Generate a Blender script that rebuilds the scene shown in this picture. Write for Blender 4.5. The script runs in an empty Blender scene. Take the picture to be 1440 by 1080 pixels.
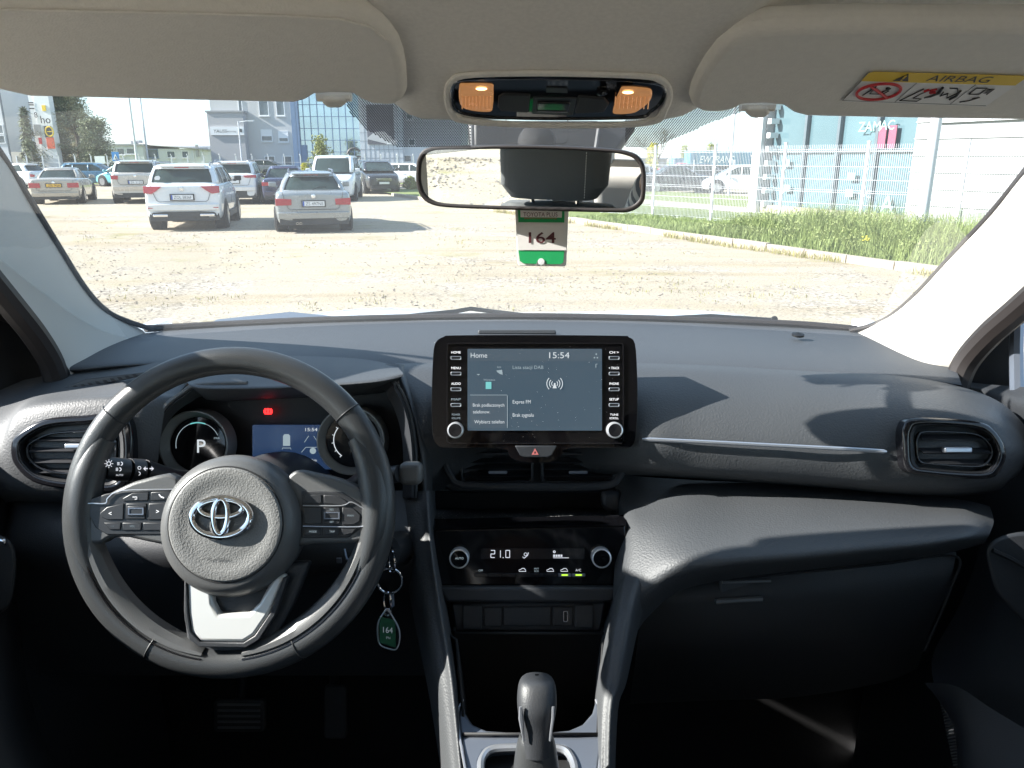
import bpy, bmesh, math, random
from mathutils import Vector, Matrix
from mathutils.geometry import tessellate_polygon
random.seed(7)
SC = bpy.context.scene
COL = SC.collection

# ---------------------------------------------------------------- camera, sky, sun, exposure
PITCH = math.radians(16.4); CS, SN = math.cos(PITCH), math.sin(PITCH)
CZ = 1.8; F = 1080.0
cam = bpy.data.cameras.new('camera'); camo = bpy.data.objects.new('camera', cam); COL.objects.link(camo)
camo.location = (0, 0, CZ); camo.rotation_euler = (math.pi/2 - PITCH, 0, 0)
cam.sensor_fit = 'HORIZONTAL'; cam.sensor_width = 36; cam.lens = 36*F/1440; cam.clip_start = 0.02; cam.clip_end = 3000
SC.camera = camo
SUN_EL = math.radians(31.5); SUN_BACK = math.radians(6)      # sun stands on the left, a little behind
sdir = Vector((-math.cos(SUN_BACK)*math.cos(SUN_EL), -math.sin(SUN_BACK)*math.cos(SUN_EL), math.sin(SUN_EL)))
w = bpy.data.worlds.new('World'); SC.world = w; w.use_nodes = True
nt = w.node_tree; bg = nt.nodes['Background']
sky = nt.nodes.new('ShaderNodeTexSky'); sky.sky_type = 'NISHITA'; sky.sun_disc = False
sky.sun_elevation = SUN_EL; sky.sun_rotation = math.atan2(sdir.x, sdir.y)
sky.air_density = 1.0; sky.dust_density = .35; sky.ozone_density = 2.5
# thin cloud veils in the sky, laid out over the sky's own directions
tc = nt.nodes.new('ShaderNodeTexCoord'); mp = nt.nodes.new('ShaderNodeMapping'); mp.inputs['Scale'].default_value = (1.6, 1.6, 7)
nz = nt.nodes.new('ShaderNodeTexNoise'); nz.inputs['Scale'].default_value = 2.2; nz.inputs['Detail'].default_value = 7; nz.inputs['Roughness'].default_value = .55
cr = nt.nodes.new('ShaderNodeValToRGB'); cr.color_ramp.elements[0].position = .34; cr.color_ramp.elements[1].position = .75
cr.color_ramp.elements[0].color = (.55, .55, .55, 1); cr.color_ramp.elements[1].color = (.9, .9, .9, 1)
mx = nt.nodes.new('ShaderNodeMix'); mx.data_type = 'RGBA'; mx.inputs[7].default_value = (1.15, 1.6, 2.0, 1)
nt.links.new(tc.outputs['Generated'], mp.inputs[0]); nt.links.new(mp.outputs[0], nz.inputs['Vector'])
nt.links.new(nz.outputs['Fac'], cr.inputs[0]); nt.links.new(cr.outputs[0], mx.inputs[0])
nt.links.new(sky.outputs[0], mx.inputs[6]); nt.links.new(mx.outputs[2], bg.inputs[0])
bg.inputs[1].default_value = 0.115
sl = bpy.data.lights.new('sun', 'SUN'); sl.energy = 3.7; sl.angle = math.radians(.53); sl.color = (1, .96, .90)
so = bpy.data.objects.new('sun', sl); COL.objects.link(so); so.rotation_euler = sdir.to_track_quat('Z', 'Y').to_euler()
SC.view_settings.view_transform = 'Standard'; SC.view_settings.look = 'None'
SC.view_settings.gamma = 1; SC.view_settings.exposure = 2.6
SC.render.engine = 'CYCLES'
cy = SC.cycles
cy.use_denoising = True; cy.max_bounces = 10; cy.diffuse_bounces = 6; cy.transparent_max_bounces = 24; cy.glossy_bounces = 4
cy.caustics_reflective = False; cy.caustics_refractive = False; cy.sample_clamp_indirect = 6

# ---------------------------------------------------------------- mapping helpers
def P(px, py, D):
    """Point of the place that is D metres deep along the camera's axis (measured off the photograph)."""
    u = (px-720)/F; v = (540-py)/F
    return Vector((D*u, D*(CS+v*SN), CZ + D*(-SN+v*CS)))
def PY(px, py, Y):
    v = (540-py)/F
    return P(px, py, Y/(CS+v*SN))
def G(px, py, z=0.0):
    v = (540-py)/F
    return P(px, py, (z-CZ)/(-SN+v*CS))
NV = Vector((0, -CS, SN))     # out of a surface that faces the seats
RV = Vector((1, 0, 0)); UV_ = Vector((0, SN, CS))

# ---------------------------------------------------------------- materials
def mat(name, col, rough=.6, metal=0, var=.12, vscale=8, bump=0, bscale=600, btype='voronoi', coat=0, spec=.5, emit=None, estr=0, rvar=.08, sheen=0):
    m = bpy.data.materials.new(name); m.use_nodes = True
    n = m.node_tree.nodes; l = m.node_tree.links; b = n['Principled BSDF']
    b.inputs['Roughness'].default_value = rough; b.inputs['Metallic'].default_value = metal
    b.inputs['Specular IOR Level'].default_value = spec
    if coat: b.inputs['Coat Weight'].default_value = coat; b.inputs['Coat Roughness'].default_value = .03
    if sheen: b.inputs['Sheen Weight'].default_value = sheen
    tc = n.new('ShaderNodeTexCoord')
    if var:
        nz = n.new('ShaderNodeTexNoise'); nz.inputs['Scale'].default_value = vscale; nz.inputs['Detail'].default_value = 6
        l.new(tc.outputs['Object'], nz.inputs['Vector'])
        mx = n.new('ShaderNodeMix'); mx.data_type = 'RGBA'
        mx.inputs[6].default_value = [c*(1-var) for c in col[:3]]+[1]; mx.inputs[7].default_value = [min(1, c*(1+var)) for c in col[:3]]+[1]
        l.new(nz.outputs['Fac'], mx.inputs[0]); l.new(mx.outputs[2], b.inputs['Base Color'])
        mr = n.new('ShaderNodeMapRange'); mr.inputs['To Min'].default_value = max(0, rough-rvar); mr.inputs['To Max'].default_value = min(1, rough+rvar)
        l.new(nz.outputs['Fac'], mr.inputs['Value']); l.new(mr.outputs[0], b.inputs['Roughness'])
    else:
        b.inputs['Base Color'].default_value = list(col[:3])+[1]
    if bump:
        if btype == 'voronoi':
            t = n.new('ShaderNodeTexVoronoi'); t.feature = 'SMOOTH_F1'; out = 'Distance'
        else:
            t = n.new('ShaderNodeTexNoise'); t.inputs['Detail'].default_value = 4; out = 'Fac'
        t.inputs['Scale'].default_value = bscale
        l.new(tc.outputs['Object'], t.inputs['Vector'])
        bp = n.new('ShaderNodeBump'); bp.inputs['Strength'].default_value = bump; bp.inputs['Distance'].default_value = .0006 if bscale > 100 else .02
        l.new(t.outputs[out], bp.inputs['Height']); l.new(bp.outputs[0], b.inputs['Normal'])
    if emit:
        b.inputs['Emission Color'].default_value = list(emit)+[1]; b.inputs['Emission Strength'].default_value = estr
    return m
def glassmat(name, tint=(.93, .95, .94), dust=.0, dustcol=(.8, .8, .78), ior=1.45):
    m = bpy.data.materials.new(name); m.use_nodes = True
    n = m.node_tree.nodes; l = m.node_tree.links; n.remove(n['Principled BSDF']); out = n['Material Output']
    t = n.new('ShaderNodeBsdfTransparent'); t.inputs[0].default_value = list(tint)+[1]
    g = n.new('ShaderNodeBsdfGlossy'); g.inputs['Roughness'].default_value = .01; g.inputs[0].default_value = (.9, .9, .9, 1)
    lw = n.new('ShaderNodeLayerWeight'); lw.inputs[0].default_value = .5      # Schlick reflectance of a thin pane, same from both sides
    pw = n.new('ShaderNodeMath'); pw.operation = 'POWER'; pw.inputs[1].default_value = 5; l.new(lw.outputs['Facing'], pw.inputs[0])
    fr = n.new('ShaderNodeMapRange'); fr.inputs['To Min'].default_value = ((ior-1)/(ior+1))**2; l.new(pw.outputs[0], fr.inputs['Value'])
    mx = n.new('ShaderNodeMixShader'); l.new(fr.outputs[0], mx.inputs[0]); l.new(t.outputs[0], mx.inputs[1]); l.new(g.outputs[0], mx.inputs[2])
    last = mx
    if dust:
        d = n.new('ShaderNodeBsdfTranslucent'); d.inputs[0].default_value = list(dustcol)+[1]
        d2 = n.new('ShaderNodeBsdfDiffuse'); d2.inputs[0].default_value = list(dustcol)+[1]
        md = n.new('ShaderNodeMixShader'); l.new(d.outputs[0], md.inputs[1]); l.new(d2.outputs[0], md.inputs[2])
        tc = n.new('ShaderNodeTexCoord'); nz = n.new('ShaderNodeTexNoise'); nz.inputs['Scale'].default_value = 2.2; nz.inputs['Detail'].default_value = 10; nz.inputs['Roughness'].default_value = .7; nz.inputs['Distortion'].default_value = 1.5
        l.new(tc.outputs['Object'], nz.inputs['Vector'])
        mr = n.new('ShaderNodeMapRange'); mr.inputs['To Min'].default_value = dust*.3; mr.inputs['To Max'].default_value = dust*1.7
        l.new(nz.outputs['Fac'], mr.inputs['Value'])
        m2 = n.new('ShaderNodeMixShader'); l.new(mr.outputs[0], m2.inputs[0]); l.new(mx.outputs[0], m2.inputs[1]); l.new(md.outputs[0], m2.inputs[2])
        last = m2
    l.new(last.outputs[0], out.inputs['Surface'])
    return m

M = {}
M['dash'] = mat('dash_soft', (.053, .056, .060), .56, bump=.6, bscale=480, vscale=5)
M['dash_top'] = mat('dash_top', (.056, .060, .066), .6, bump=.6, bscale=500, vscale=4)
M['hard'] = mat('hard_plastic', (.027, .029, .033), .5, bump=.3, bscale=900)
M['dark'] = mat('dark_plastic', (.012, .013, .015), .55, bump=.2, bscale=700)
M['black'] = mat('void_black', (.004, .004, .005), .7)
M['gloss'] = mat('piano_black', (.004, .004, .005), .05, var=0, spec=.35)
M['glossrim'] = mat('gloss_bezel', (.010, .010, .012), .12, var=0, spec=.5)
M['satin'] = mat('satin_silver', (.42, .44, .48), .32, metal=.75, var=.04)
M['satindark'] = mat('satin_grey', (.16, .18, .22), .36, metal=.6, var=.05)
M['chrome'] = mat('chrome', (.78, .79, .82), .07, metal=1, var=0)
M['leather'] = mat('wheel_leather', (.040, .042, .044), .34, bump=.3, bscale=900, vscale=12)
M['pad'] = mat('airbag_pad', (.150, .150, .147), .48, bump=.7, bscale=600, vscale=12)
M['padshell'] = mat('airbag_shell', (.088, .089, .090), .40, bump=.2, bscale=900)
M['headliner'] = mat('headliner_fabric', (.82, .79, .745), .95, bump=.6, bscale=900, btype='noise', vscale=300, var=.10, spec=.1)
M['visor'] = mat('visor_vinyl', (.80, .775, .73), .8, bump=.4, bscale=700, vscale=160, var=.06, spec=.2)
M['pillar'] = mat('pillar_trim', (.46, .43, .385), .85, bump=.15, bscale=900, var=.03)
M['seal'] = mat('rubber_seal', (.020, .015, .014), .6)
M['button'] = mat('button_black', (.020, .021, .024), .4, var=.05)
M['ink_white'] = mat('ink_white', (.75, .75, .77), .5, var=0, emit=(.8, .8, .85), estr=.12)
M['print_white'] = mat('print_white', (.8, .8, .8), .6, var=0)
M['print_black'] = mat('print_black', (.02, .02, .022), .6, var=0)
M['print_red'] = mat('print_red', (.55, .03, .04), .6, var=0)
M['print_maroon'] = mat('print_maroon', (.10, .02, .025), .6, var=0)
M['print_yellow'] = mat('print_yellow', (.80, .55, .04), .6, var=0)
M['green'] = mat('card_green', (.01, .33, .10), .5, var=.03)
M['greendark'] = mat('fob_green', (.012, .10, .045), .35, var=.03)
M['card'] = mat('card_white', (.76, .73, .70), .6, var=.04, vscale=60)
M['trimsilver'] = mat('trim_silver', (.66, .66, .64), .42, metal=.35, var=.03)
M['paper'] = mat('tape_paper', (.74, .71, .68), .45, var=.05, vscale=90)
M['carpet'] = mat('carpet', (.006, .006, .007), .95, bump=.6, bscale=400, btype='noise')
M['rearfabric'] = mat('rear_fabric', (.36, .34, .31), .85, bump=.3, bscale=500)  # unseen rear trim, coloured pale to bounce light into the cabin
M['gaugering'] = mat('gauge_ring', (.26, .26, .25), .45, metal=.3, var=.04)
M['ringmetal'] = mat('ring_metal', (.72, .73, .76), .3, metal=.6, var=.03)
M['seatdark'] = mat('seat_fabric', (.075, .08, .085), .7, bump=.5, bscale=500)
M['lamp'] = mat('map_lamp_lens', (.60, .33, .17), .25, var=.25, vscale=90, emit=(1, .42, .13), estr=.045)
M['lampcore'] = mat('map_lamp_bulb', (.9, .6, .3), .3, var=0, emit=(1, .6, .25), estr=.9)
M['screen'] = mat('screen_panel', (.02, .025, .03), .12, var=0, emit=(.055, .095, .135), estr=.13)  # display glow plus its grey-blue reflection, both put into the emission
M['screen2'] = mat('screen_tile', (.02, .025, .03), .12, var=0, emit=(.075, .11, .145), estr=.13)
M['scr_ink'] = mat('screen_ink', (.02, .02, .02), .3, var=0, emit=(.62, .68, .72), estr=.18)
M['scr_dim'] = mat('screen_dim', (.02, .02, .02), .3, var=0, emit=(.30, .38, .42), estr=.18)
M['scr_teal'] = mat('screen_teal', (.02, .02, .02), .3, var=0, emit=(.15, .50, .50), estr=.2)
M['lcd'] = mat('cluster_lcd', (.01, .015, .03), .12, var=0, emit=(.016, .035, .085), estr=.2)
M['gaugeface'] = mat('gauge_face', (.015, .015, .017), .08, var=0, coat=.5)
M['redlamp'] = mat('warning_lamp_red', (.2, 0, 0), .4, var=0, emit=(1, .02, .02), estr=.7)
M['greenlamp'] = mat('indicator_green', (.1, .2, .02), .4, var=0, emit=(.45, .8, .05), estr=.3)
M['hazard'] = mat('hazard_red', (.55, .16, .15), .5, var=0)
M['glass'] = glassmat('windscreen_glass', tint=(.705, .725, .73), dust=.05)
M['sideglass'] = glassmat('side_glass', tint=(.95, .96, .955))
M['clear'] = glassmat('clear_acrylic', tint=(.85, .9, .87), ior=1.5)
M['carwhite'] = mat('host_paint_white', (.80, .80, .81), .25, var=.02, coat=.8)
M['mirror'] = mat('mirror_glass', (.86, .88, .88), .01, metal=1, var=0)

# ---------------------------------------------------------------- mesh builder
SHIFT = {}
class MB:
    def __init__(s): s.v = []; s.f = []
    def add(s, vs, fs):
        o = len(s.v); s.v += [Vector(p) for p in vs]; s.f += [tuple(i+o for i in f) for f in fs]; return s
    def box(s, c, size, rx=0, ry=0, rz=0, basis=None):
        R = basis if basis else (Matrix.Rotation(rz, 3, 'Z') @ Matrix.Rotation(ry, 3, 'Y') @ Matrix.Rotation(rx, 3, 'X'))
        h = [x/2 for x in size]; c = Vector(c)
        vs = [c + R @ Vector((a*h[0], b*h[1], d*h[2])) for a in (-1, 1) for b in (-1, 1) for d in (-1, 1)]
        return s.add(vs, [(0, 1, 3, 2), (4, 6, 7, 5), (0, 4, 5, 1), (2, 3, 7, 6), (0, 2, 6, 4), (1, 5, 7, 3)])
    def prism(s, pts, vec, tess=False):
        """Outline pts (3D) extruded by vec."""
        pts = [Vector(p) for p in pts]; n = len(pts); vec = Vector(vec)
        vs = pts + [p+vec for p in pts]
        tri = tessellate_polygon([pts]) if tess and n > 4 else [tuple(range(n))]
        fs = [tuple(t) for t in tri] + [tuple(reversed([i+n for i in t])) for t in tri]
        fs += [(i, (i+1) % n, (i+1) % n+n, i+n) for i in range(n)]
        return s.add(vs, fs)
    def ring_prism(s, outer, inner, vec):
        """Frame between two outlines with the same number of points, extruded by vec."""
        n = len(outer); vec = Vector(vec); o = [Vector(p) for p in outer]; i_ = [Vector(p) for p in inner]
        vs = o + i_ + [p+vec for p in o] + [p+vec for p in i_]; fs = []
        for k in range(n):
            j = (k+1) % n
            fs += [(k, j, n+j, n+k), (2*n+k, 3*n+k, 3*n+j, 2*n+j), (k, 2*n+k, 2*n+j, j), (n+k, n+j, 3*n+j, 3*n+k)]
        return s.add(vs, fs)
    def tube(s, path, r, n=8, closed=False, flat=1.0, caps=True):
        path = [Vector(p) for p in path]; m = len(path)
        rs = r if isinstance(r, (list, tuple)) else [r]*m
        vs = []; prev = None
        for i in range(m):
            if closed: t = (path[(i+1) % m]-path[(i-1) % m])
            else: t = path[min(i+1, m-1)]-path[max(i-1, 0)]
            t = t.normalized() if t.length > 1e-9 else Vector((0, 0, 1))
            if prev is None:
                a = t.cross(Vector((0, 0, 1)));
                if a.length < .1: a = t.cross(Vector((0, 1, 0)))
            else: a = prev - t*prev.dot(t)
            a.normalize(); prev = a; b = t.cross(a)
            for k in range(n):
                an = 2*math.pi*k/n
                vs.append(path[i] + (a*math.cos(an) + b*math.sin(an)*flat)*rs[i])
        fs = []
        for i in range(m if closed else m-1):
            j = (i+1) % m
            for k in range(n):
                fs.append((i*n+k, i*n+(k+1) % n, j*n+(k+1) % n, j*n+k))
        if not closed and caps: fs += [tuple(reversed(range(n))), tuple(range((m-1)*n, m*n))]
        return s.add(vs, fs)
    def torus(s, c, a, b, ra, rb, r, nn=64, n=10, a0=0, a1=360):
        """Elliptic ring about c in the plane of unit vectors a, b."""
        c = Vector(c); full = abs(a1-a0) >= 360
        cnt = nn if full else nn+1
        path = [c + a*ra*math.cos(math.radians(a0+(a1-a0)*i/nn)) + b*rb*math.sin(math.radians(a0+(a1-a0)*i/nn)) for i in range(cnt)]
        return s.tube(path, r, n, closed=full)
    def lathe(s, c, axis, prof, n=32, xa=None):
        c = Vector(c); axis = Vector(axis).normalized()
        a = xa or axis.cross(Vector((0, 0, 1)))
        if a.length < .1: a = Vector((1, 0, 0))
        a = a.normalized(); b = axis.cross(a); vs = []; m = len(prof)
        for r, h in prof:
            for k in range(n):
                an = 2*math.pi*k/n
                vs.append(c + axis*h + (a*math.cos(an)+b*math.sin(an))*max(r, 1e-5))
        fs = [(i*n+k, i*n+(k+1) % n, (i+1)*n+(k+1) % n, (i+1)*n+k) for i in range(m-1) for k in range(n)]
        if prof[0][0] > 1e-4: fs.append(tuple(reversed(range(n))))
        if prof[-1][0] > 1e-4: fs.append(tuple(range((m-1)*n, m*n)))
        return s.add(vs, fs)
    def grid(s, rows, closed=False):
        m = len(rows); n = len(rows[0]); vs = [p for r in rows for p in r]
        fs = [(i*n+k, i*n+(k+1) % n, (i+1)*n+(k+1) % n, (i+1)*n+k) for i in range(m-1) for k in range(n if closed else n-1)]
        return s.add(vs, fs)
    def ball(s, c, r, n=12, sc=(1, 1, 1)):
        vs = []; m = n//2
        for i in range(m+1):
            th = math.pi*i/m
            for k in range(n):
                ph = 2*math.pi*k/n
                vs.append(Vector(c)+Vector((math.sin(th)*math.cos(ph)*sc[0], math.sin(th)*math.sin(ph)*sc[1], math.cos(th)*sc[2]))*r)
        fs = [(i*n+k, (i+1)*n+k, (i+1)*n+(k+1) % n, i*n+(k+1) % n) for i in range(m) for k in range(n)]
        return s.add(vs, fs)
    def text(s, body, o, right, up, h=None, wid=None, align='C', bold=0, shear=0.0):
        """Lettering: cap height h metres (or fitted to width wid), o = middle of the line."""
        cu = bpy.data.curves.new('lettering', 'FONT'); cu.body = body; cu.size = 1; cu.extrude = 0; cu.resolution_u = 3; cu.shear = shear; cu.offset = bold
        ob = bpy.data.objects.new('lettering', cu); COL.objects.link(ob)
        dg = bpy.context.evaluated_depsgraph_get(); me = ob.evaluated_get(dg).to_mesh()
        vs = [v.co.copy() for v in me.vertices]; fs = [tuple(p.vertices) for p in me.polygons]
        ob.evaluated_get(dg).to_mesh_clear(); bpy.data.objects.remove(ob); bpy.data.curves.remove(cu)
        if not vs: return s
        x0 = min(v.x for v in vs); x1 = max(v.x for v in vs); y0 = min(v.y for v in vs); y1 = max(v.y for v in vs)
        sy = (h/.70) if h else wid/(x1-x0); sx = (wid/(x1-x0)) if wid else sy
        ox = {'C': (x0+x1)/2, 'L': x0, 'R': x1}[align]; oy = (.0+.70)/2
        o = Vector(o); right = Vector(right).normalized(); up = Vector(up).normalized()
        out = [o + right*((v.x-ox)*sx) + up*((v.y-oy)*sy) for v in vs]
        return s.add(out, fs)
    def build(s, name, mt, parent=None, bevel=0, seg=2, sub=0, solid=0, angle=35, smooth=True, local=False, clean=True):
        me = bpy.data.meshes.new(name)
        sh = SHIFT.get(parent.name, Vector()) if (parent is not None and not local) else Vector()
        me.from_pydata([tuple(v-sh) for v in s.v], [], s.f); me.update()
        if clean:
            bm = bmesh.new(); bm.from_mesh(me); bmesh.ops.remove_doubles(bm, verts=bm.verts, dist=1e-6)
            bmesh.ops.recalc_face_normals(bm, faces=bm.faces); bm.to_mesh(me); bm.free()
        me.materials.append(M[mt] if isinstance(mt, str) else mt)
        if smooth:
            me.polygons.foreach_set('use_smooth', [True]*len(me.polygons))
            if not sub: me.set_sharp_from_angle(angle=math.radians(angle))
        o = bpy.data.objects.new(name, me); COL.objects.link(o)
        if parent is not None: o.parent = parent; SHIFT[o.name] = sh
        if solid:
            md = o.modifiers.new('s', 'SOLIDIFY'); md.thickness = abs(solid); md.offset = -1 if solid > 0 else 1
        if bevel:
            md = o.modifiers.new('b', 'BEVEL'); md.width = bevel; md.segments = seg; md.limit_method = 'ANGLE'; md.angle_limit = math.radians(40)
        if sub:
            md = o.modifiers.new('u', 'SUBSURF'); md.levels = sub; md.render_levels = sub
        return o
def tag(o, label=None, cat=None, group=None, kind=None):
    if label: o['label'] = label
    if cat: o['category'] = cat
    if group: o['group'] = group
    if kind: o['kind'] = kind
    return o
def thing(name, loc, label, cat, group=None, rz=0, kind=None):
    o = bpy.data.objects.new(name, None); COL.objects.link(o); o.location = loc; o.rotation_euler = (0, 0, rz)
    o.empty_display_size = .1
    SHIFT[o.name] = Vector(loc)
    return tag(o, label, cat, group, kind)
def top(o, label, cat, group=None, kind=None): return tag(o, label, cat, group, kind)
def rrect(x0, y0, x1, y1, r, D, n=6, f=None):
    """Rounded rectangle outline, photograph units, at depth D."""
    pts = []
    for cx, cyy, a0 in ((x1-r, y0+r, -90), (x1-r, y1-r, 0), (x0+r, y1-r, 90), (x0+r, y0+r, 180)):
        for i in range(n+1):
            a = math.radians(a0+90*i/n); pts.append((cx+r*math.cos(a), cyy+r*math.sin(a)))
    return [(f or P)(x, y, D) for x, y in pts]
def outl(pts, D): return [P(x, y, D) for x, y in pts]
def spline(pts, per=6, closed=False):
    """Catmull-Rom through tuples of any size."""
    n = len(pts); out = []
    rng = range(n) if closed else range(n-1)
    for i in rng:
        p = [pts[(i+k-1) % n] if closed else pts[min(max(i+k-1, 0), n-1)] for k in range(4)]
        for j in range(per):
            t = j/per
            out.append(tuple(.5*((2*b)+(-a+c)*t+(2*a-5*b+4*c-d)*t*t+(-a+3*b-3*c+d)*t**3) for a, b, c, d in zip(*p)))
    if not closed: out.append(tuple(pts[-1]))
    return out
def patch(rows, perx=4, pery=4):
    """Smooth surface through rows of (px, py, D) control points."""
    rr = [spline(r, perx) for r in rows]
    cols = list(zip(*rr)); cc = [spline(list(c), pery) for c in cols]
    g = list(zip(*cc))
    return [[P(*q) for q in r] for r in g]
# ================================================================ GROUND AND SKYLINE
def ground_mat():
    m = bpy.data.materials.new('gravel_ground'); m.use_nodes = True
    n = m.node_tree.nodes; l = m.node_tree.links; b = n['Principled BSDF']; b.inputs['Roughness'].default_value = .95
    b.inputs['Specular IOR Level'].default_value = .1
    tc = n.new('ShaderNodeTexCoord')
    def noise(sc, det=6, r=.6):
        t = n.new('ShaderNodeTexNoise'); t.inputs['Scale'].default_value = sc; t.inputs['Detail'].default_value = det; t.inputs['Roughness'].default_value = r
        l.new(tc.outputs['Object'], t.inputs['Vector']); return t
    def mix(a, bb, fac):
        x = n.new('ShaderNodeMix'); x.data_type = 'RGBA'
        for v, i in ((a, 6), (bb, 7)):
            if isinstance(v, tuple): x.inputs[i].default_value = v
            else: l.new(v, x.inputs[i])
        l.new(fac, x.inputs[0]); return x.outputs[2]
    def ramp(src, p0, p1):
        x = n.new('ShaderNodeValToRGB'); x.color_ramp.elements[0].position = p0; x.color_ramp.elements[1].position = p1
        l.new(src, x.inputs[0]); return x.outputs[0]
    sand = mix((.375, .325, .245, 1), (.47, .41, .315, 1), noise(.7, 5).outputs['Fac'])
    grit = mix(sand, (.22, .19, .155, 1), ramp(noise(38, 3).outputs['Fac'], .50, .66))
    # patches of loose grey gravel with dark stones
    v = n.new('ShaderNodeTexVoronoi'); v.inputs['Scale'].default_value = 26; l.new(tc.outputs['Object'], v.inputs['Vector'])
    st = mix((.46, .41, .34, 1), (.16, .14, .12, 1), ramp(v.outputs['Color'], .35, .95))
    pz = ramp(noise(.33, 4, .7).outputs['Fac'], .50, .60)
    g2 = mix(grit, st, pz)
    gr = ramp(noise(.45, 8, .75).outputs['Fac'], .56, .72)
    g3 = mix(g2, (.27, .25, .11, 1), gr)
    # mask of the weak dry-grass film only where a finer noise allows
    # old tyre ruts and damp streaks running across the lot
    mp_ = n.new('ShaderNodeMapping'); mp_.inputs['Scale'].default_value = (.10, .9, 1); mp_.inputs['Rotation'].default_value = (0, 0, .12); l.new(tc.outputs['Object'], mp_.inputs[0])
    rt = n.new('ShaderNodeTexNoise'); rt.inputs['Scale'].default_value = 1.1; rt.inputs['Detail'].default_value = 7; rt.inputs['Roughness'].default_value = .65; l.new(mp_.outputs[0], rt.inputs['Vector'])
    dk = n.new('ShaderNodeMix'); dk.data_type = 'RGBA'; dk.blend_type = 'MULTIPLY'; dk.inputs[7].default_value = (.85, .80, .72, 1); l.new(g3, dk.inputs[6]); l.new(ramp(rt.outputs['Fac'], .50, .68), dk.inputs[0]); g3 = dk.outputs[2]
    l.new(g3, b.inputs['Base Color'])
    bp = n.new('ShaderNodeBump'); bp.inputs['Strength'].default_value = .55; bp.inputs['Distance'].default_value = .03
    l.new(noise(14, 8, .75).outputs['Fac'], bp.inputs['Height']); l.new(bp.outputs[0], b.inputs['Normal'])
    return m
M['gravel'] = ground_mat()
M['stone'] = mat('stones', (.30, .255, .21), .9, var=.8, vscale=14)
M['asphalt'] = mat('asphalt', (.10, .10, .105), .9, var=.15, vscale=2)
M['lawn'] = mat('lawn', (.155, .19, .05), .95, var=.45, vscale=3, bump=.6, bscale=20, btype='noise')
M['blade'] = mat('grass_blade', (.21, .265, .085), .7, var=.45, vscale=3)
M['dryblade'] = mat('dry_blade', (.28, .26, .09), .8, var=.35, vscale=5)
M['concrete'] = mat('concrete', (.36, .31, .25), .9, var=.15, vscale=3, bump=.4, bscale=40, btype='noise')
M['galv'] = mat('galvanised', (.62, .64, .66), .45, metal=.35, var=.08)
M['polewhite'] = mat('pole_white', (.60, .61, .64), .4, var=.04)
M['tyre'] = mat('tyre', (.02, .02, .021), .85, var=.3, vscale=12)
M['rim'] = mat('alloy', (.45, .46, .48), .3, metal=.8, var=.05)
M['carglass'] = mat('car_glass', (.030, .046, .044), .10, var=.6, vscale=2.5, spec=.3, rvar=.02)
M['undark'] = mat('bumper_dark', (.028, .029, .031), .6)
M['tail'] = mat('tail_lamp', (.38, .015, .03), .2, var=.25, vscale=14, coat=.6)
M['headlamp'] = mat('head_lamp', (.55, .57, .6), .12, var=.4, vscale=12, coat=.7)
M['plate'] = mat('plate_white', (.74, .75, .76), .4, var=.02)
M['plate_y'] = mat('plate_yellow', (.72, .42, .04), .4, var=.02)
M['plate_b'] = mat('plate_blue', (.02, .08, .40), .4, var=0)
M['bark'] = mat('bark', (.10, .075, .055), .9, bump=.6, bscale=30, btype='noise')
M['needle'] = mat('needles', (.17, .19, .11), .8, var=.5, vscale=1.2)
M['needle2'] = mat('pine_needles', (.36, .34, .20), .8, var=.5, vscale=.9)
M['shrub_y'] = mat('blossom_yellow', (.50, .46, .06), .8, var=.4, vscale=2)
M['leafbud'] = mat('spring_leaf', (.25, .27, .06), .8, var=.4, vscale=2)

gb = MB()
xs = [-900, -300, -120, -60, -40, -26, -18, -14, -10, -7, -5, -3.5, -2.5, -1.8, -1.2, -.6, 0, .6, 1.2, 1.8, 2.5, 3.5, 5, 7, 9, 12, 15, 20, 30, 60, 120, 300, 900]
ys = [-300, -60, -30, -15, -8, -5, -3.5, -2.5, -1.5, 0, 1, 2, 3, 4, 5, 6, 7, 8, 9, 10, 11, 12, 13, 14, 15, 17, 19, 21, 24, 27, 31, 36, 44, 60, 100, 300, 1500]
def gz(x, y):
    """The lot is level; the host car stands on a low rise of packed gravel."""
    d = math.hypot(x/2.6, (y-.2)/4.6)
    rise = .24*max(0, min(1, (1.55-d)/.55)); rise = rise*rise/.24 if rise < .24 else .24
    bump = .02*math.sin(x*1.3+y*.7)*math.cos(y*.9-x*.4) if y < 44 and abs(x) < 30 else 0
    return rise + (bump if rise < .1 else 0)
gb.grid([[Vector((x, y, gz(x, y))) for x in xs] for y in ys])
top(gb.build('ground', 'gravel', sub=1), 'pale sandy gravel lot with loose stones and tufts', 'ground', kind='structure')

def far_strip(name, y0, y1, x0, x1, z, mt, label, cat):
    b = MB(); n = 14
    b.grid([[Vector((x0+(x1-x0)*i/n, y, z)) for i in range(n+1)] for y in (y0, (y0+y1)/2, y1)])
    return top(b.build(name, mt), label, cat, kind='structure')
far_strip('lawn', 56, 76, -60, 30, .035, 'lawn', 'narrow green verge beyond the gravel lot', 'grass')
far_strip('road', 78, 96, -400, 400, .04, 'asphalt', 'asphalt road running behind the parked cars', 'road')
far_strip('far_field', 97, 420, -500, 500, .045, 'lawn', 'grass beyond the road', 'grass')
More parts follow.
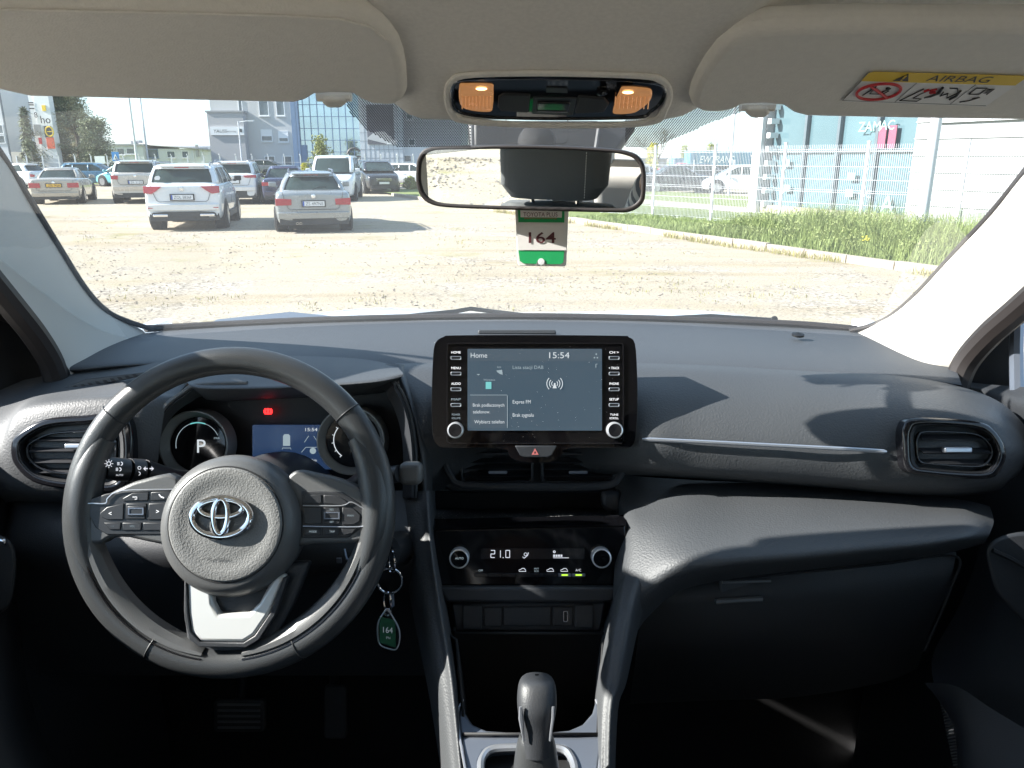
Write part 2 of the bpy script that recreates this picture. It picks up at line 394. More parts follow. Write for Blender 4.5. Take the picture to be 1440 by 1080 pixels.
# verge on the right, between kerb and showroom, and the service road
lr = MB(); K0, K1 = G(760, 306), G(1400, 400)
kd = (K1-K0); kd.z = 0; kn = Vector((-kd.y, kd.x, 0)).normalized()
if kn.x < 0: kn = -kn
kdir = kd.normalized()
rows = []
for off in (.12, 1.5, 4, 8, 14): rows.append([Vector((*(K0 + kdir*t + kn*off).xy, .10)) for t in (-22, -12, -4, 0, 4, 8, 12, 18, 26)])
lr.grid(rows); top(lr.build('verge', 'lawn'), 'grassy verge between the kerb and the showroom', 'grass', kind='structure')
sr = MB(); rows = []
for off in (6.2, 8.2): rows.append([Vector((*(K0 + kdir*t + kn*off).xy, .108)) for t in (-22, -8, 2)])
sr.grid(rows); top(sr.build('path', 'concrete'), 'pale paved path across the verge', 'path', kind='structure')
# kerb of separate blocks: one long low concrete edging
kb = MB(); t = -16
while t < 16:
    ln = .98; c = K0 + kdir*(t+ln/2) + kn*.02; j = random.uniform(-.012, .012)
    kb.box((c.x, c.y, .06+j), (ln, .14, .16+abs(j)), rz=math.atan2(kdir.y, kdir.x)+random.uniform(-.012, .012)); t += 1.0
top(kb.build('kerb', 'concrete', bevel=.012), 'pale concrete kerb edging the gravel below the weeds', 'kerb', kind='structure')

# loose stones and sparse tufts on the gravel
st = MB(); rnd = random.Random(3)
ico = [(0, 0, 1), (.9, 0, .35), (.28, .85, .35), (-.73, .53, .35), (-.73, -.53, .35), (.28, -.85, .35), (0, 0, -.4)]
icf = [(0, 1, 2), (0, 2, 3), (0, 3, 4), (0, 4, 5), (0, 5, 1), (6, 2, 1), (6, 3, 2), (6, 4, 3), (6, 5, 4), (6, 1, 5)]
for i in range(17000):
    y = 8.3 + 17*rnd.random()**1.6; x = rnd.uniform(-.62, .62)*y
    if (Vector((x, y, 0))-Vector((K0.x, K0.y, 0))).dot(kn) > -.1: continue
    if math.sin(x*.8+1.1)+math.sin(y*1.1+x*.3) < rnd.uniform(-2.2, .7): continue
    r = .006+.022*rnd.random()**3; a = rnd.uniform(0, 6.28); ca, sa = math.cos(a), math.sin(a)
    st.add([(x+r*(p[0]*ca-p[1]*sa), y+r*(p[0]*sa+p[1]*ca), gz(x, y)+r*.6*p[2]) for p in ico], icf)
for i in range(12000):       # behind the car, for the mirror
    x = rnd.uniform(1.5, 16); y = rnd.uniform(-15, 1); r = .015+.04*rnd.random()**2; a = rnd.uniform(0, 6.28); x = -x; ca, sa = math.cos(a), math.sin(a)
    st.add([(x+r*(p[0]*ca-p[1]*sa), y+r*(p[0]*sa+p[1]*ca), gz(x, y)+r*.6*p[2]) for p in ico], icf)
top(st.build('gravel', 'stone', clean=False, smooth=False), 'loose pale and dark stones scattered over the lot', 'stones', kind='stuff')
def blades(mb, x, y, z, n, h, spread, rnd, wd=.006):
    for k in range(n):
        a = rnd.uniform(0, 6.28); d = spread*math.sqrt(rnd.random()); bx, by = x+math.cos(a)*d, y+math.sin(a)*d
        hh = h*rnd.uniform(.3, 1.15); la = rnd.uniform(0, 6.28); ln = hh*rnd.uniform(.1, .9); ww = wd*rnd.uniform(.6, 1.5)
        px, py = math.cos(la+1.57)*ww, math.sin(la+1.57)*ww; mxx, myy = math.cos(la)*ln, math.sin(la)*ln
        mb.add([(bx-px, by-py, z), (bx+px, by+py, z), (bx+mxx*.4+px*.8, by+myy*.4+py*.8, z+hh*.62), (bx+mxx*.4-px*.8, by+myy*.4-py*.8, z+hh*.62), (bx+mxx, by+myy, z+hh)],
               [(0, 1, 2, 3), (3, 2, 4)])
tf = MB()
for i in range(420):
    y = 9+13*rnd.random(); x = rnd.uniform(-.6, .45)*y
    if (Vector((x, y, 0))-Vector((K0.x, K0.y, 0))).dot(kn) > -.1: continue
    if math.sin(x*.5+y*1.7)+math.sin(y*.8) < .2: continue
    blades(tf, x, y, gz(x, y), 9, .045, .16, rnd, .004)
for t in [i*.11 for i in range(-80, 130)]:
    c = K0 + kdir*t - kn*(.08+.18*rnd.random())
    if math.sin(t*1.9)+math.sin(t*.7+1) > -.5: blades(tf, c.x, c.y, gz(c.x, c.y), 22, .15, .14, rnd, .004)
top(tf.build('dry_grass', 'dryblade', clean=False, smooth=False), 'short dry grass tufts thinly spread on the gravel', 'grass', kind='stuff')
wd = MB()
for i in range(4200):
    t = rnd.uniform(1.5, 17); off = rnd.uniform(.16, 3.0)
    hump = max(0, math.sin(math.pi*(t-6.6)/8.0)) if 6.6 < t < 14.6 else 0
    if not hump and rnd.random() < .45: continue
    cl = .72+.28*math.sin(t*5.1+off*3.3)*math.cos(t*2.3-off*5)
    hgt = .11 + .80*hump**.7*min(1, off/.9)*cl + (.22 if t > 12.6 else 0)*cl
    c = K0 + kdir*t + kn*off
    blades(wd, c.x, c.y, .10, 13, hgt, .15, rnd, .0045)
for i in range(500):
    t = rnd.uniform(-12, -2); off = rnd.uniform(.3, 2.6); c = K0 + kdir*t + kn*off
    blades(wd, c.x, c.y, .10, 12, .13, .2, rnd, .009)
top(wd.build('weeds', 'blade', clean=False, smooth=False), 'tall green weeds overgrowing the verge at the mesh fence', 'weeds', kind='stuff')
fl = MB()
for i in range(9):
    c = G(1219+rnd.uniform(-6, 6), 336+rnd.uniform(-2, 2), .45); fl.ball(c+Vector((0, 0, rnd.uniform(-.03, .03))), .025, 6, (1, 1, .5))
fl.tube([G(1219, 338, .1), G(1219, 337, .45)], .006, 5)
top(fl.build('yellow_flower', 'shrub_y'), 'small yellow flower head among the tall weeds', 'flower')

# ---------------------------------------------------------------- mesh fence on the right
def fence_pt(px, py): return G(px, py)
fa, fb = fence_pt(917, 309), fence_pt(1340, 343)
fv = (fb-fa); fL = fv.length; fd = fv/fL; step = fL/4.0
FH = 2.08
fence_root = thing('mesh_fence', fa, 'white welded mesh fence on square posts in front of the showroom', 'fence')
for k in range(-5, 6):
    c = fa + fd*step*k
    b = MB(); b.box((c.x, c.y, FH/2+.04), (.06, .06, FH+.08), rz=math.atan2(fd.y, fd.x)); b.box((c.x, c.y, FH+.09), (.075, .075, .02), rz=math.atan2(fd.y, fd.x))
    for z in (.35, .95, 1.55): b.box((c.x, c.y-.035, z), (.09, .02, .04), rz=math.atan2(fd.y, fd.x))
    b.build('post', 'polewhite', fence_root)
    if k < 5:
        pm = MB(); nrm = Vector((-fd.y, fd.x, 0))
        n = 44
        for i in range(1, n):
            q = c + fd*step*i/n
            pm.tube([(q.x, q.y, .06), (q.x, q.y, FH+.03)], .0045, 4, caps=False)
        for z in (.12, .42, .72, 1.0, 1.3, 1.6, 1.95):
            for dz in ((0, .05) if z in (1.0, 1.95, .12) else (0,)):
                q0, q1 = c + nrm*(.012 if dz else 0), c + fd*step + nrm*(.012 if dz else 0)
                pm.tube([(q0.x, q0.y, z+dz), (q1.x, q1.y, z+dz)], .0055, 4, caps=False)
        pm.build('mesh_panel', 'polewhite', fence_root, clean=False)

def pole(name, base_px, base_py, H, r0, r1, label, group=None, cat='pole', arm=None, flag=None, base=None):
    c = base or G(base_px, base_py)
    r = thing(name, c, label, cat, group)
    MB().lathe(c, (0, 0, 1), [(r0*1.5, 0), (r0*1.5, .06), (r0, .12), (r0, .5), (r1, H), (0, H+.02)], 14).build('shaft', 'polewhite', r)
    if arm:
        for d in arm:
            b = MB(); b.tube([c+Vector((0, 0, H-.1)), c+Vector((d*.9, 0, H+.05))], .05, 6); b.box(c+Vector((d*1.3, 0, H+.06)), (.8, .3, .12)); b.build('lamp_head', 'galv', r)
    return r, c
pole('lamp_post', 1290, 352, 7.5, .11, .08, 'thick white lamp post rising from the weeds before the mesh fence', cat='lamp post', arm=(1,))
pole('flag_pole', 1024, 275, 9, .06, .04, 'thin white pole standing in front of the blue truck trailer')
pole('lamp_post', 196, 250, 10, .11, .07, 'tall white mast above the silver-beige estate car', cat='lamp post')
pole('lamp_post', 211, 247, 10, .09, .06, 'thinner white mast beside the tall white mast', cat='lamp post')
pole('lamp_post', 342, 246, 5.6, .09, .07, 'white lamp post with short arm in front of the grey wall sign', cat='lamp post', arm=(1,))
pole('flag_pole', 407, 243, 9, .07, .05, 'bare white flag pole by the grey office windows')
r_, c_ = pole('flag_pole', 434, 243, 8, .07, .05, 'white flag pole carrying a long white banner')
hd = G(434, 243).y
fl = MB(); ftop = PY(432, 163, hd); fbot = PY(434, 213, hd)
pts = [PY(420.5, 163, hd), PY(431, 164, hd), PY(434, 213, hd), PY(422, 209, hd)]
g = []
for i in range(9):
    t = i/8; a = pts[0].lerp(pts[3], t); b = pts[1].lerp(pts[2], t)
    g.append([a.lerp(b, s/5)+Vector((0, .10*math.sin(s*1.3+t*7), 0)) for s in range(6)])
M['cloth'] = mat('banner_cloth', (.78, .78, .80), .8, var=.03)
flag = fl.grid(g).build('banner', 'cloth', r_, solid=.01)
MB().text('BURSKI', PY(426.5, 185, hd-.3), -UV_, RV, wid=2.2, h=.35).build('lettering', 'print_black', flag)
lg = MB()
lg.torus(PY(426, 199, hd-.3), Vector((1, 0, 0)), Vector((0, 0, 1)), .28, .28, .05, 20, 5, 0, 300); lg.box(PY(429, 200, hd-.3), (.22, .02, .6))
lg.build('emblem', 'print_black', flag)
pole('flag_pole', 460, 243, 9, .07, .05, 'bare white flag pole before the mirrored glass facade')
pole('flag_pole', 536, 243, 9, .08, .05, 'bare white flag pole beside the dark poster wall')

# ---------------------------------------------------------------- far picket fence posts
pf = thing('picket_fence', (-40, 77, 0), 'long pale fence of upright posts with thin wires behind the parked cars', 'fence')
for i in range(58):
    x = -56+i*1.55
    b = MB(); b.box((x, 77, 1.0), (.10, .10, 2.0)); b.tube([(x, 77, 2.0), (x-.03, 76.9, 2.15)], .05, 4)
    b.build('post', 'polewhite', pf)
b = MB()
for z in (.4, .9, 1.4): b.tube([(-56, 77, z), (33, 77, z)], .012, 4)
b.build('wire', 'galv', pf)
pf2 = thing('picket_fence', (8, 47, 0), 'low pale fence of slim posts beyond the grass on the showroom side', 'fence')
for i in range(14):
    x = 6+i*1.15
    MB().box((x, 47-.1*i, .85), (.07, .07, 1.7)).build('post', 'polewhite', pf2)
b = MB(); b.tube([(6, 47, 1.1), (21, 45.7, 1.1)], .012, 4); b.tube([(6, 47, .6), (21, 45.7, .6)], .012, 4); b.build('wire', 'galv', pf2)

# ---------------------------------------------------------------- buildings
M['wallgrey'] = mat('render_grey', (.48, .48, .475), .85, var=.05, vscale=.5)
M['wallgrey2'] = mat('cladding_grey', (.38, .38, .39), .7, var=.05, vscale=.5)
M['wallcream'] = mat('render_cream', (.50, .46, .40), .85, var=.08, vscale=.6)
M['wallwhite'] = mat('render_white', (.60, .61, .62), .8, var=.05, vscale=.5)
M['wallblue'] = mat('frame_blue', (.12, .20, .33), .5, var=.1)
M['panel'] = mat('panel_white', (.54, .57, .60), .4, var=.06, vscale=1)
M['clad'] = mat('cladding_light', (.33, .335, .34), .55, metal=.1, var=.04)
M['cladjoint'] = mat('cladding_joint', (.22, .23, .25), .7)  # colour of the joints between wall panels
M['winglass'] = mat('window_glass', (.10, .13, .15), .08, var=.5, vscale=.8, coat=.4)
M['facade'] = mat('mirror_facade', (.42, .54, .62), .06, metal=.75, var=.35, vscale=.5)
M['shopglass'] = mat('showroom_glass', (.095, .16, .185), .05, var=.5, vscale=.35, coat=.5)
M['mullion'] = mat('mullion', (.10, .13, .15), .5)
M['frame_w'] = mat('window_frame_white', (.70, .71, .72), .5, var=.02)
M['roofgrey'] = mat('roof_grey', (.30, .31, .32), .8)
M['sign_orange'] = mat('sign_orange', (.75, .13, .06), .5, var=.03)
M['sign_dark'] = mat('sign_dark', (.05, .05, .05), .5, var=.03)
M['sign_blue'] = mat('sign_blue', (.03, .22, .55), .5, var=.03)
M['poster'] = mat('poster_dark', (.10, .10, .12), .5, var=.6, vscale=.7)
M['shopsign'] = mat('shop_letters', (.30, .52, .48), .5, var=0)
M['trailer'] = mat('trailer_blue', (.07, .22, .33), .5, var=.08, vscale=.6)
M['pinkprint'] = mat('window_print', (.30, .08, .13), .5)

def wallbox(x0, x1, y0, y1, z0, z1):
    return MB().box(((x0+x1)/2, (y0+y1)/2, (z0+z1)/2), (abs(x1-x0), abs(y1-y0), abs(z1-z0)))
def win(parent, x0, x1, z0, z1, y, fr='frame_w', gl='winglass', shutter=0, sill=True):
    """Window: proud frame and its pane."""
    fo = [Vector((x, y-.06, z)) for x, z in ((x0, z0), (x1, z0), (x1, z1), (x0, z1))]
    t = .09; fi = [Vector((x, y-.06, z)) for x, z in ((x0+t, z0+t), (x1-t, z0+t), (x1-t, z1-t), (x0+t, z1-t))]
    b = MB().ring_prism(fo, fi, (0, .05, 0))
    if sill: b.box(((x0+x1)/2, y-.09, z0-.06), (x1-x0+.15, .18, .06))
    if shutter: b.box(((x0+x1)/2, y-.03, z1-t-shutter/2), (x1-x0-2*t, .02, shutter))
    f = b.build('window', fr, parent)
    wallbox(x0+t, x1-t, y-.012, y+.05, z0+t, z1-t).build('pane', gl, f)
    return f
def X(px, Y): return PY(px, 223, Y).x
def Z(py, Y): return PY(720, py, Y).z

# grey office with sign
Y = 92.0
B = thing('office_building', (X(360, Y), Y, 0), 'light grey office block with a long white sign and paired white windows', 'building')
wallbox(X(303, Y), X(415, Y), Y, Y+14, 0, 13).build('wall', 'wallgrey', B)
wb = wallbox(X(303, Y), X(352, Y), Y-1.2, Y-.002, 0, Z(159, Y)).build('annex_wall', 'wallgrey2', B)
MB().box(((X(303, Y)+X(352, Y))/2, Y-.6, Z(159, Y)+.1), (X(352, Y)-X(303, Y)+.3, 1.4, .2)).build('parapet', 'roofgrey', B)
for px0, px1, t_, b_, sh in ((370, 386, 182, 199, .65), (394, 408, 184, 200, .7), (370, 384, 140, 163, 0), (394, 406, 140, 163, 0), (372, 387, 219, 231, 0), (397, 411, 219, 233, 0)):
    win(B, X(px0, Y), X(px1, Y), Z(b_, Y), Z(t_, Y), Y, shutter=sh)
win(B, X(342, Y), X(348, Y), Z(160, Y)+.2, Z(140, Y), Y)
sg = wallbox(X(306, Y), X(352, Y), Y-1.35, Y-1.203, Z(190.5, Y), Z(179, Y)).build('sign_board', 'plate', B)
b = MB(); b.text('YAUSS', Vector((X(320, Y), Y-1.37, Z(184.7, Y))), RV, Vector((0, 0, 1)), h=.34, wid=1.5, shear=.2)
b.text('MOTORS', Vector((X(335.5, Y), Y-1.37, Z(185.6, Y))), RV, Vector((0, 0, 1)), h=.16, wid=1.0); b.build('lettering', 'print_black', sg)
b = MB(); b.box((X(347.5, Y), Y-1.36, Z(184, Y)), (.32, .02, .34)); b.build('emblem', 'sign_dark', sg)

# mirrored glass tower and blue mast
Y = 90.0
B = thing('glass_tower', (X(460, Y), Y, 0), 'mirrored curtain wall facade with blue grid of mullions behind the white van', 'building')
wallbox(X(421, Y), X(509, Y), Y, Y+12, 0, 13).build('curtain_wall', 'facade', B)
b = MB()
for i in range(10):
    x = X(421, Y)+(X(509, Y)-X(421, Y))*i/9; b.box((x, Y-.04, 6.5), (.07, .1, 13))
for z in [1.2+1.25*i for i in range(9)]: b.box(((X(421, Y)+X(509, Y))/2, Y-.045, z), (X(509, Y)-X(421, Y), .08, .06))
b.build('mullion_grid', 'wallblue', B)
b = MB(); b.box((X(418, Y), Y+.5, 6.5), (.55, 1.6, 13)); b.box((X(424, Y)-.1, Y-.15, 6.5), (.28, .3, 13)); b.box((X(427, Y), Y-.1, 1.6), (.95, .2, 3.2)); b.build('blue_column', 'wallblue', B)
b = MB(); b.torus((X(499, Y), Y-.3, 1.7+.4), RV, Vector((0, 0, 1)), .75, .75, .12, 24, 6, 30, 330); b.box((X(499, Y)+.45, Y-.3, 1.95), (.6, .2, .2)); b.build('round_emblem', 'sign_dark', B)
# white panel wall with dark poster
B = thing('panel_building', (X(545, Y), Y, 0), 'white panelled building wall with a dark car poster', 'building')
wallbox(X(509, Y)+.01, X(568, Y), Y-.6, Y+12, 0, 13).build('wall', 'panel', B)
b = MB()
for i in range(1, 9): b.box((X(509, Y)+(X(568, Y)-X(509, Y))*i/9, Y-.605, 6.5), (.03, .03, 13))
for z in [.9*i for i in range(1, 14)]: b.box(((X(509, Y)+X(568, Y))/2, Y-.606, z), (X(568, Y)-X(509, Y), .03, .03))
b.build('panel_joint', 'cladjoint', B)
pp = wallbox(X(520, Y), X(557, Y), Y-.75, Y-.63, Z(203, Y), Z(148, Y)).build('poster', 'poster', B)
b = MB().prism([Vector((X(a, Y), Y-.77, Z(c, Y))) for a, c in ((520, 194), (530, 186), (543, 185), (552, 192), (556, 198), (548, 203), (520, 196))], (0, .015, 0)); b.build('car_print', 'wallgrey', pp)
b = MB().prism([Vector((X(a, Y), Y-.78, Z(c, Y))) for a, c in ((546, 203), (551, 197.5), (561, 197.5), (561, 203))], (0, .015, 0)); b.build('white_strip', 'plate', pp)
MB().text('CUPRA', Vector((X(554.5, Y), Y-.80, Z(200.3, Y))), RV, Vector((0, 0, 1)), wid=.9).build('lettering', 'print_black', pp)
Y = 94.0
B = thing('workshop_building', (X(610, Y), Y, 0), 'darker grey workshop wall behind the white hatchback and the mirror', 'building')
wallbox(X(568, Y), X(652, Y), Y-3, Y+10, 0, 12.5).build('wall', 'wallgrey2', B)
wallbox(X(566, Y), X(652, Y), Y-3.4, Y-3.003, 0, Z(207, Y)).build('plinth_wall', 'panel', B)
win(B, X(580, Y), X(589, Y), Z(205, Y), Z(196, Y), Y-3.0); win(B, X(570, Y), X(584, Y), Z(228, Y), Z(218, Y), Y-3.4, sill=False); win(B, X(578, Y), X(587, Y), Z(170, Y), Z(160, Y), Y-3)

# left edge building (two volumes)
Y = 84.0
B = thing('corner_building', (X(10, Y), Y, 0), 'white building with dark strip windows at the edge beside the spruce', 'building')
wallbox(X(-60, Y), X(15.5, Y), Y, Y+10, 0, 14).build('wall', 'wallwhite', B)
for t_, b_ in ((175, 188.5), (190, 202)): win(B, X(-20, Y), X(12.5, Y), Z(b_, Y), Z(t_, Y), Y, fr='frame_w', sill=False)
b = MB(); b.box((X(16, Y), Y-.08, 7), (.12, .16, 14)); b.build('downpipe', 'mullion', B)
Y2 = 88.0
B = thing('cream_building', (X(30, Y2), Y2, 0), 'cream building with narrow window slots behind the spruce', 'building')
wallbox(X(14, Y2)+.2, X(41, Y2), Y2, Y2+10, 0, 11.5).build('wall', 'wallcream', B)
for px0 in (22, 25.5, 29, 32): win(B, X(px0, Y2), X(px0+2, Y2), Z(163, Y2), Z(147, Y2), Y2, sill=False)
for px0 in (22, 27, 31, 34.5): win(B, X(px0, Y2), X(px0+2.6, Y2), Z(187, Y2), Z(178, Y2), Y2, sill=False)

# pylon sign
Y = 80.0
B = thing('pylon_sign', (X(71, Y), Y, 0), 'tall white pylon sign with dark, orange and yellow fields between the conifers', 'sign')
wallbox(X(61, Y), X(81.5, Y), Y, Y+.8, .9, 12).build('board', 'plate', B)
b = MB(); b.box((X(66, Y), Y+.4, .45), (.25, .4, .9)); b.box((X(77, Y), Y+.4, .45), (.25, .4, .9)); b.build('leg', 'mullion', B)
def fieldp(x0, x1, t_, b_, mt, nm='sign_field'): return wallbox(X(x0, Y), X(x1, Y), Y-.06, Y-.002, Z(b_, Y), Z(t_, Y)).build(nm, mt, B)
fk = fieldp(69, 79, 177, 193, 'sign_dark'); fieldp(70, 80.5, 193.3, 209, 'sign_orange'); fieldp(55.5, 64.5, 175, 191, 'roofgrey')
fieldp(71, 76, 148, 156, 'print_yellow')
b = MB(); b.torus((X(76.5, Y), Y-.1, Z(185, Y)), RV, Vector((0, 0, 1)), .38, .45, .07, 20, 6); b.box((X(76.5, Y), Y-.1, Z(185, Y)), (.5, .06, .08)); b.build('emblem', 'print_yellow', fk)
b = MB(); b.text('ho', (X(73, Y), Y-.03, Z(168, Y)), RV, Vector((0, 0, 1)), h=.7); b.text('8', (X(56.5, Y)+.3, Y-.03, Z(161.5, Y)), RV, Vector((0, 0, 1)), h=.5)
for zz in (144.5, 147.5, 152.5): b.box((X(65, Y)-.6, Y-.02, Z(zz, Y)), (.5, .03, .1))
b.build('lettering', 'print_black', B)
b = MB(); b.box((X(64, Y)-.2, Y-.03, Z(198, Y)), (.3, .04, .6)); b.build('red_field', 'print_red', B)
wallbox(X(53, Y), X(61, Y)-.02, Y+.1, Y+.7, 2.2, 12).build('side_board', 'plate', B)

# beige hoarding, low white buildings
Y = 78.6
r = thing('hoarding', (X(32, Y), Y, 0), 'small cream board fence by the car at the edge', 'hoarding'); wallbox(X(17, Y), X(46, Y), Y, Y+.1, 0, Z(213.5, Y)).build('board', 'wallcream', r)
for px in (24, 35): MB().box((X(px, Y), Y-.05, 1), (.1, .1, 2)).build('post', 'galv', r)
Y = 110.0
B = thing('low_building', (X(180, Y), Y, 0), 'low pale blue-white flat building behind the blue pedestrian sign', 'building')
wallbox(X(148, Y), X(203, Y), Y, Y+12, 0, Z(205, Y)).build('wall', 'wallwhite', B)
MB().box(((X(148, Y)+X(203, Y))/2, Y+6, Z(204.6, Y)+.1), (X(203, Y)-X(148, Y)+.5, 12.5, .22)).build('roof', 'roofgrey', B)
win(B, X(166, Y), X(177, Y), Z(218, Y), Z(208, Y), Y); win(B, X(179, Y), X(191, Y), Z(217, Y), Z(208, Y), Y); win(B, X(152, Y), X(156, Y), Z(216, Y), Z(208, Y), Y)
B = thing('low_building', (X(240, Y), Y, 0), 'long low white building with blue windows stretching to the grey office', 'building')
wallbox(X(203, Y)+.02, X(300, Y), Y+1, Y+14, 0, Z(209, Y)).build('wall', 'wallwhite', B)
b = MB(); b.grid([[Vector((X(195, Y), Y+.6, Z(201, Y))), Vector((X(305, Y), Y+.6, Z(210.5, Y)))], [Vector((X(195, Y), Y+15, Z(200, Y))), Vector((X(305, Y), Y+15, Z(207, Y)))]]); b.build('roof', 'roofgrey', B, solid=.2)
for a, c in ((204, 219), (231, 243), (252, 262)): win(B, X(a, Y), X(c, Y), Z(222, Y), Z(209.5 if a < 210 else 212, Y), Y+1, fr='wallblue' if a < 210 else 'frame_w')
b = MB(); b.box((X(275, Y), Y+.9, Z(212, Y)), (.35, .2, 1.6)); b.build('flue', 'roofgrey', B)
for k, px in enumerate((268, 281, 292)): MB().box((X(px, Y), Y+.94, 1.6), (.25, .1, 3.2)).build('pilaster', 'panel', B)
b = thing('roof_unit', (X(176, Y), Y+4, Z(205, Y)), 'grey air unit on the roof of the low building', 'air unit'); MB().box((X(176, Y), Y+4, Z(203, Y)+.2), (1.3, 1, .8)).build('casing', 'wallgrey2', b, bevel=.05); MB().lathe((X(176, Y), Y+3.48, Z(203, Y)+.2), (0, -1, 0), [(.3, 0), (.3, .03), (0, .03)], 16).build('fan_grille', 'mullion', b)
# road sign with pedestrian triangle, small white board
Y = 66.0
r = thing('road_sign', (X(163, Y), Y, 0), 'blue square road sign with white triangle above the far cars', 'sign')
wallbox(X(158, Y), X(168, Y), Y-.03, Y, Z(226.5, Y), Z(213.5, Y)).build('board', 'sign_blue', r)
MB().prism([Vector((X(a, Y), Y-.045, Z(c, Y))) for a, c in ((159.5, 224.5), (166.5, 224.5), (163, 216))], (0, .01, 0)).build('triangle', 'plate', r)
MB().prism([Vector((X(a, Y), Y-.055, Z(c, Y))) for a, c in ((161.8, 223.4), (162.6, 221), (162.4, 219.8), (163.6, 219.8), (163.6, 221), (164.6, 223.4), (163.2, 222))], (0, .008, 0)).build('figure', 'print_black', r)
MB().tube([(X(163, Y), Y+.03, 0), (X(163, Y), Y+.03, Z(214, Y))], .04, 8).build('post', 'galv', r)
r = thing('notice_board', (X(140, Y), Y, 0), 'small plain white board on posts below the pine', 'sign'); wallbox(X(133, Y), X(147, Y), Y, Y+.06, Z(230, Y), Z(219.5, Y)).build('board', 'plate', r)
for px in (135, 145): MB().box((X(px, Y), Y+.09, .5), (.07, .06, 1.2)).build('post', 'galv', r)

# ---------------------------------------------------------------- showroom on the right
ca, cb = G(1066, 303), G(1450, 341)
sd = (cb-ca); sd.z = 0; sL = sd.length; sd.normalize(); sn_ = Vector((sd.y, -sd.x, 0))
if sn_.y > 0: sn_ = -sn_
SH_ = 6.0
def sp(t, off, z): return Vector((*(ca + sd*t + sn_*off).xy, z))
def u_at(px):      # distance along the facade seen at column px
    lo, hi = -5.0, sL+20
    for _ in range(50):
        m = (lo+hi)/2; q = ca+sd*m; q = Vector((q.x, q.y, 1.8)); d = q.y*CS; pxm = 720+F*q.x/d
        if pxm < px: lo = m
        else: hi = m
    return lo
B = thing('showroom', sp(0, 0, 0), 'showroom with tall dark glazing and pale horizontal cladding behind the mesh fence', 'building')
def fac(t0, t1, o0, o1, z0, z1, nm, mt, par=None, bev=0):
    b = MB(); vs = [sp(t, o, z) for t in (t0, t1) for o in (o0, o1) for z in (z0, z1)]
    b.add(vs, [(0, 1, 3, 2), (4, 6, 7, 5), (0, 4, 5, 1), (2, 3, 7, 6), (0, 2, 6, 4), (1, 5, 7, 3)]); return b.build(nm, mt, par or B, bevel=bev)
uC0, uG0, uG1, uE = u_at(1057), u_at(1083), u_at(1283), u_at(1600)
fac(uG1, uE, -6, 0, .25, SH_, 'cladding_wall', 'clad'); fac(uG1, uE, -5.9, .03, 0, .25, 'plinth', 'concrete')
fac(uC0, uG0-.25, -6, .0, .0, SH_, 'corner_wall', 'clad')
fac(uG0-.25, uG1, -.5, -.25, 0, SH_, 'glazing', 'shopglass'); fac(uG0-.25, uG1, -.25, .02, 0, .35, 'plinth', 'concrete')
b = MB()
for z in [.25+.40*i for i in range(15)]:
    for t0, t1 in ((uG1-.0, uE), (uC0, uG0-.25)):
        vs = [sp(t, o, zz) for t in (t0, t1) for o in (.0, .035) for zz in (z, z+.03)]
        b.add(vs, [(0, 1, 3, 2), (4, 6, 7, 5), (0, 4, 5, 1), (2, 3, 7, 6), (0, 2, 6, 4), (1, 5, 7, 3)])
b.build('cladding_rib', 'wallgrey2', B)
for px in (1124, 1170, 1224, 1281): fac(u_at(px)-.05, u_at(px)+.05, -.25, -.12, .35, SH_, 'mullion', 'mullion')
for z in (1.95, 3.6): fac(uG0-.25, uG1, -.25, -.16, z, z+.06, 'transom', 'mullion')
fac(uG0-.55, uG0-.30, 0, .16, 0, SH_, 'downpipe', 'galv')
for k in range(14): fac(uG0-.12, uG0+.05, -.2, .12, .3+.42*k, .3+.42*k+.16, 'bracket', 'galv')
fac(u_at(1312), uE, .035, .09, 2.62, 2.72, 'window_sill', 'galv'); fac(u_at(1314), uE, .0, .04, 2.72, 4.2, 'window_band', 'shopglass')
ZV = Vector((0, 0, 1))
def slet(body, px, z, h, off=-.10):
    t = u_at(px); return MB().text(body, sp(t, off, z), sd, ZV, h=h).build('lettering', 'shopsign', B)
slet('ZAM', 1213, 2.62, .26); slet('AC', 1238, 2.64, .24); slet('A', 1252, .62, .46); slet('C', 1224, .85, .2)
fac(u_at(1340), u_at(1388), .045, .05, 3.0, 3.15, 'sign_strip', 'shopsign')
for px in (1232, 1246): fac(u_at(px)-.12, u_at(px)+.12, -.14, -.11, 2.05, 2.62, 'window_print', 'pinkprint')
for px, z in ((1102, 1.55), (1196, 1.2), (1106, .8), (1196, .75)): fac(u_at(px)-.14, u_at(px)+.14, -.14, -.11, z, z+.2, 'notice', 'shopsign')

# blue truck trailer, small container and sign behind
Y = 72.0
T = thing('truck_trailer', (X(1015, Y), Y, 0), 'long blue curtain-sided truck trailer with white lettering', 'trailer')
cb_ = wallbox(X(970, Y), X(1075, Y), Y, Y+2.5, 1.15, Z(216, Y)+.2).build('curtain_side', 'trailer', T, bevel=.04)
wallbox(X(970, Y)+.1, X(1075, Y), Y+.2, Y+2.3, .75, 1.15).build('chassis', 'undark', T)
MB().text('EWTRANS', (X(1008, Y), Y-.03, Z(228, Y)+.25), RV, ZV, h=.62, wid=3.1, shear=.25).build('lettering', 'plate', cb_)
for i in range(3): MB().lathe((X(990, Y)+i*1.3+2, Y+.15, .5), (0, -1, 0), [(.5, -.2), (.5, .1), (.28, .12), (.28, .05), (0, .05)], 18).build('wheel', 'tyre', T)
b = MB()
for i in range(8): b.box((X(970, Y)+.4+i*1.0, Y-.012, 2.0), (.04, .02, 1.6))
b.build('curtain_strap', 'wallblue', T)
Y = 78.0
T = thing('container', (X(955, Y), Y, 0), 'teal container standing left of the blue trailer', 'container')
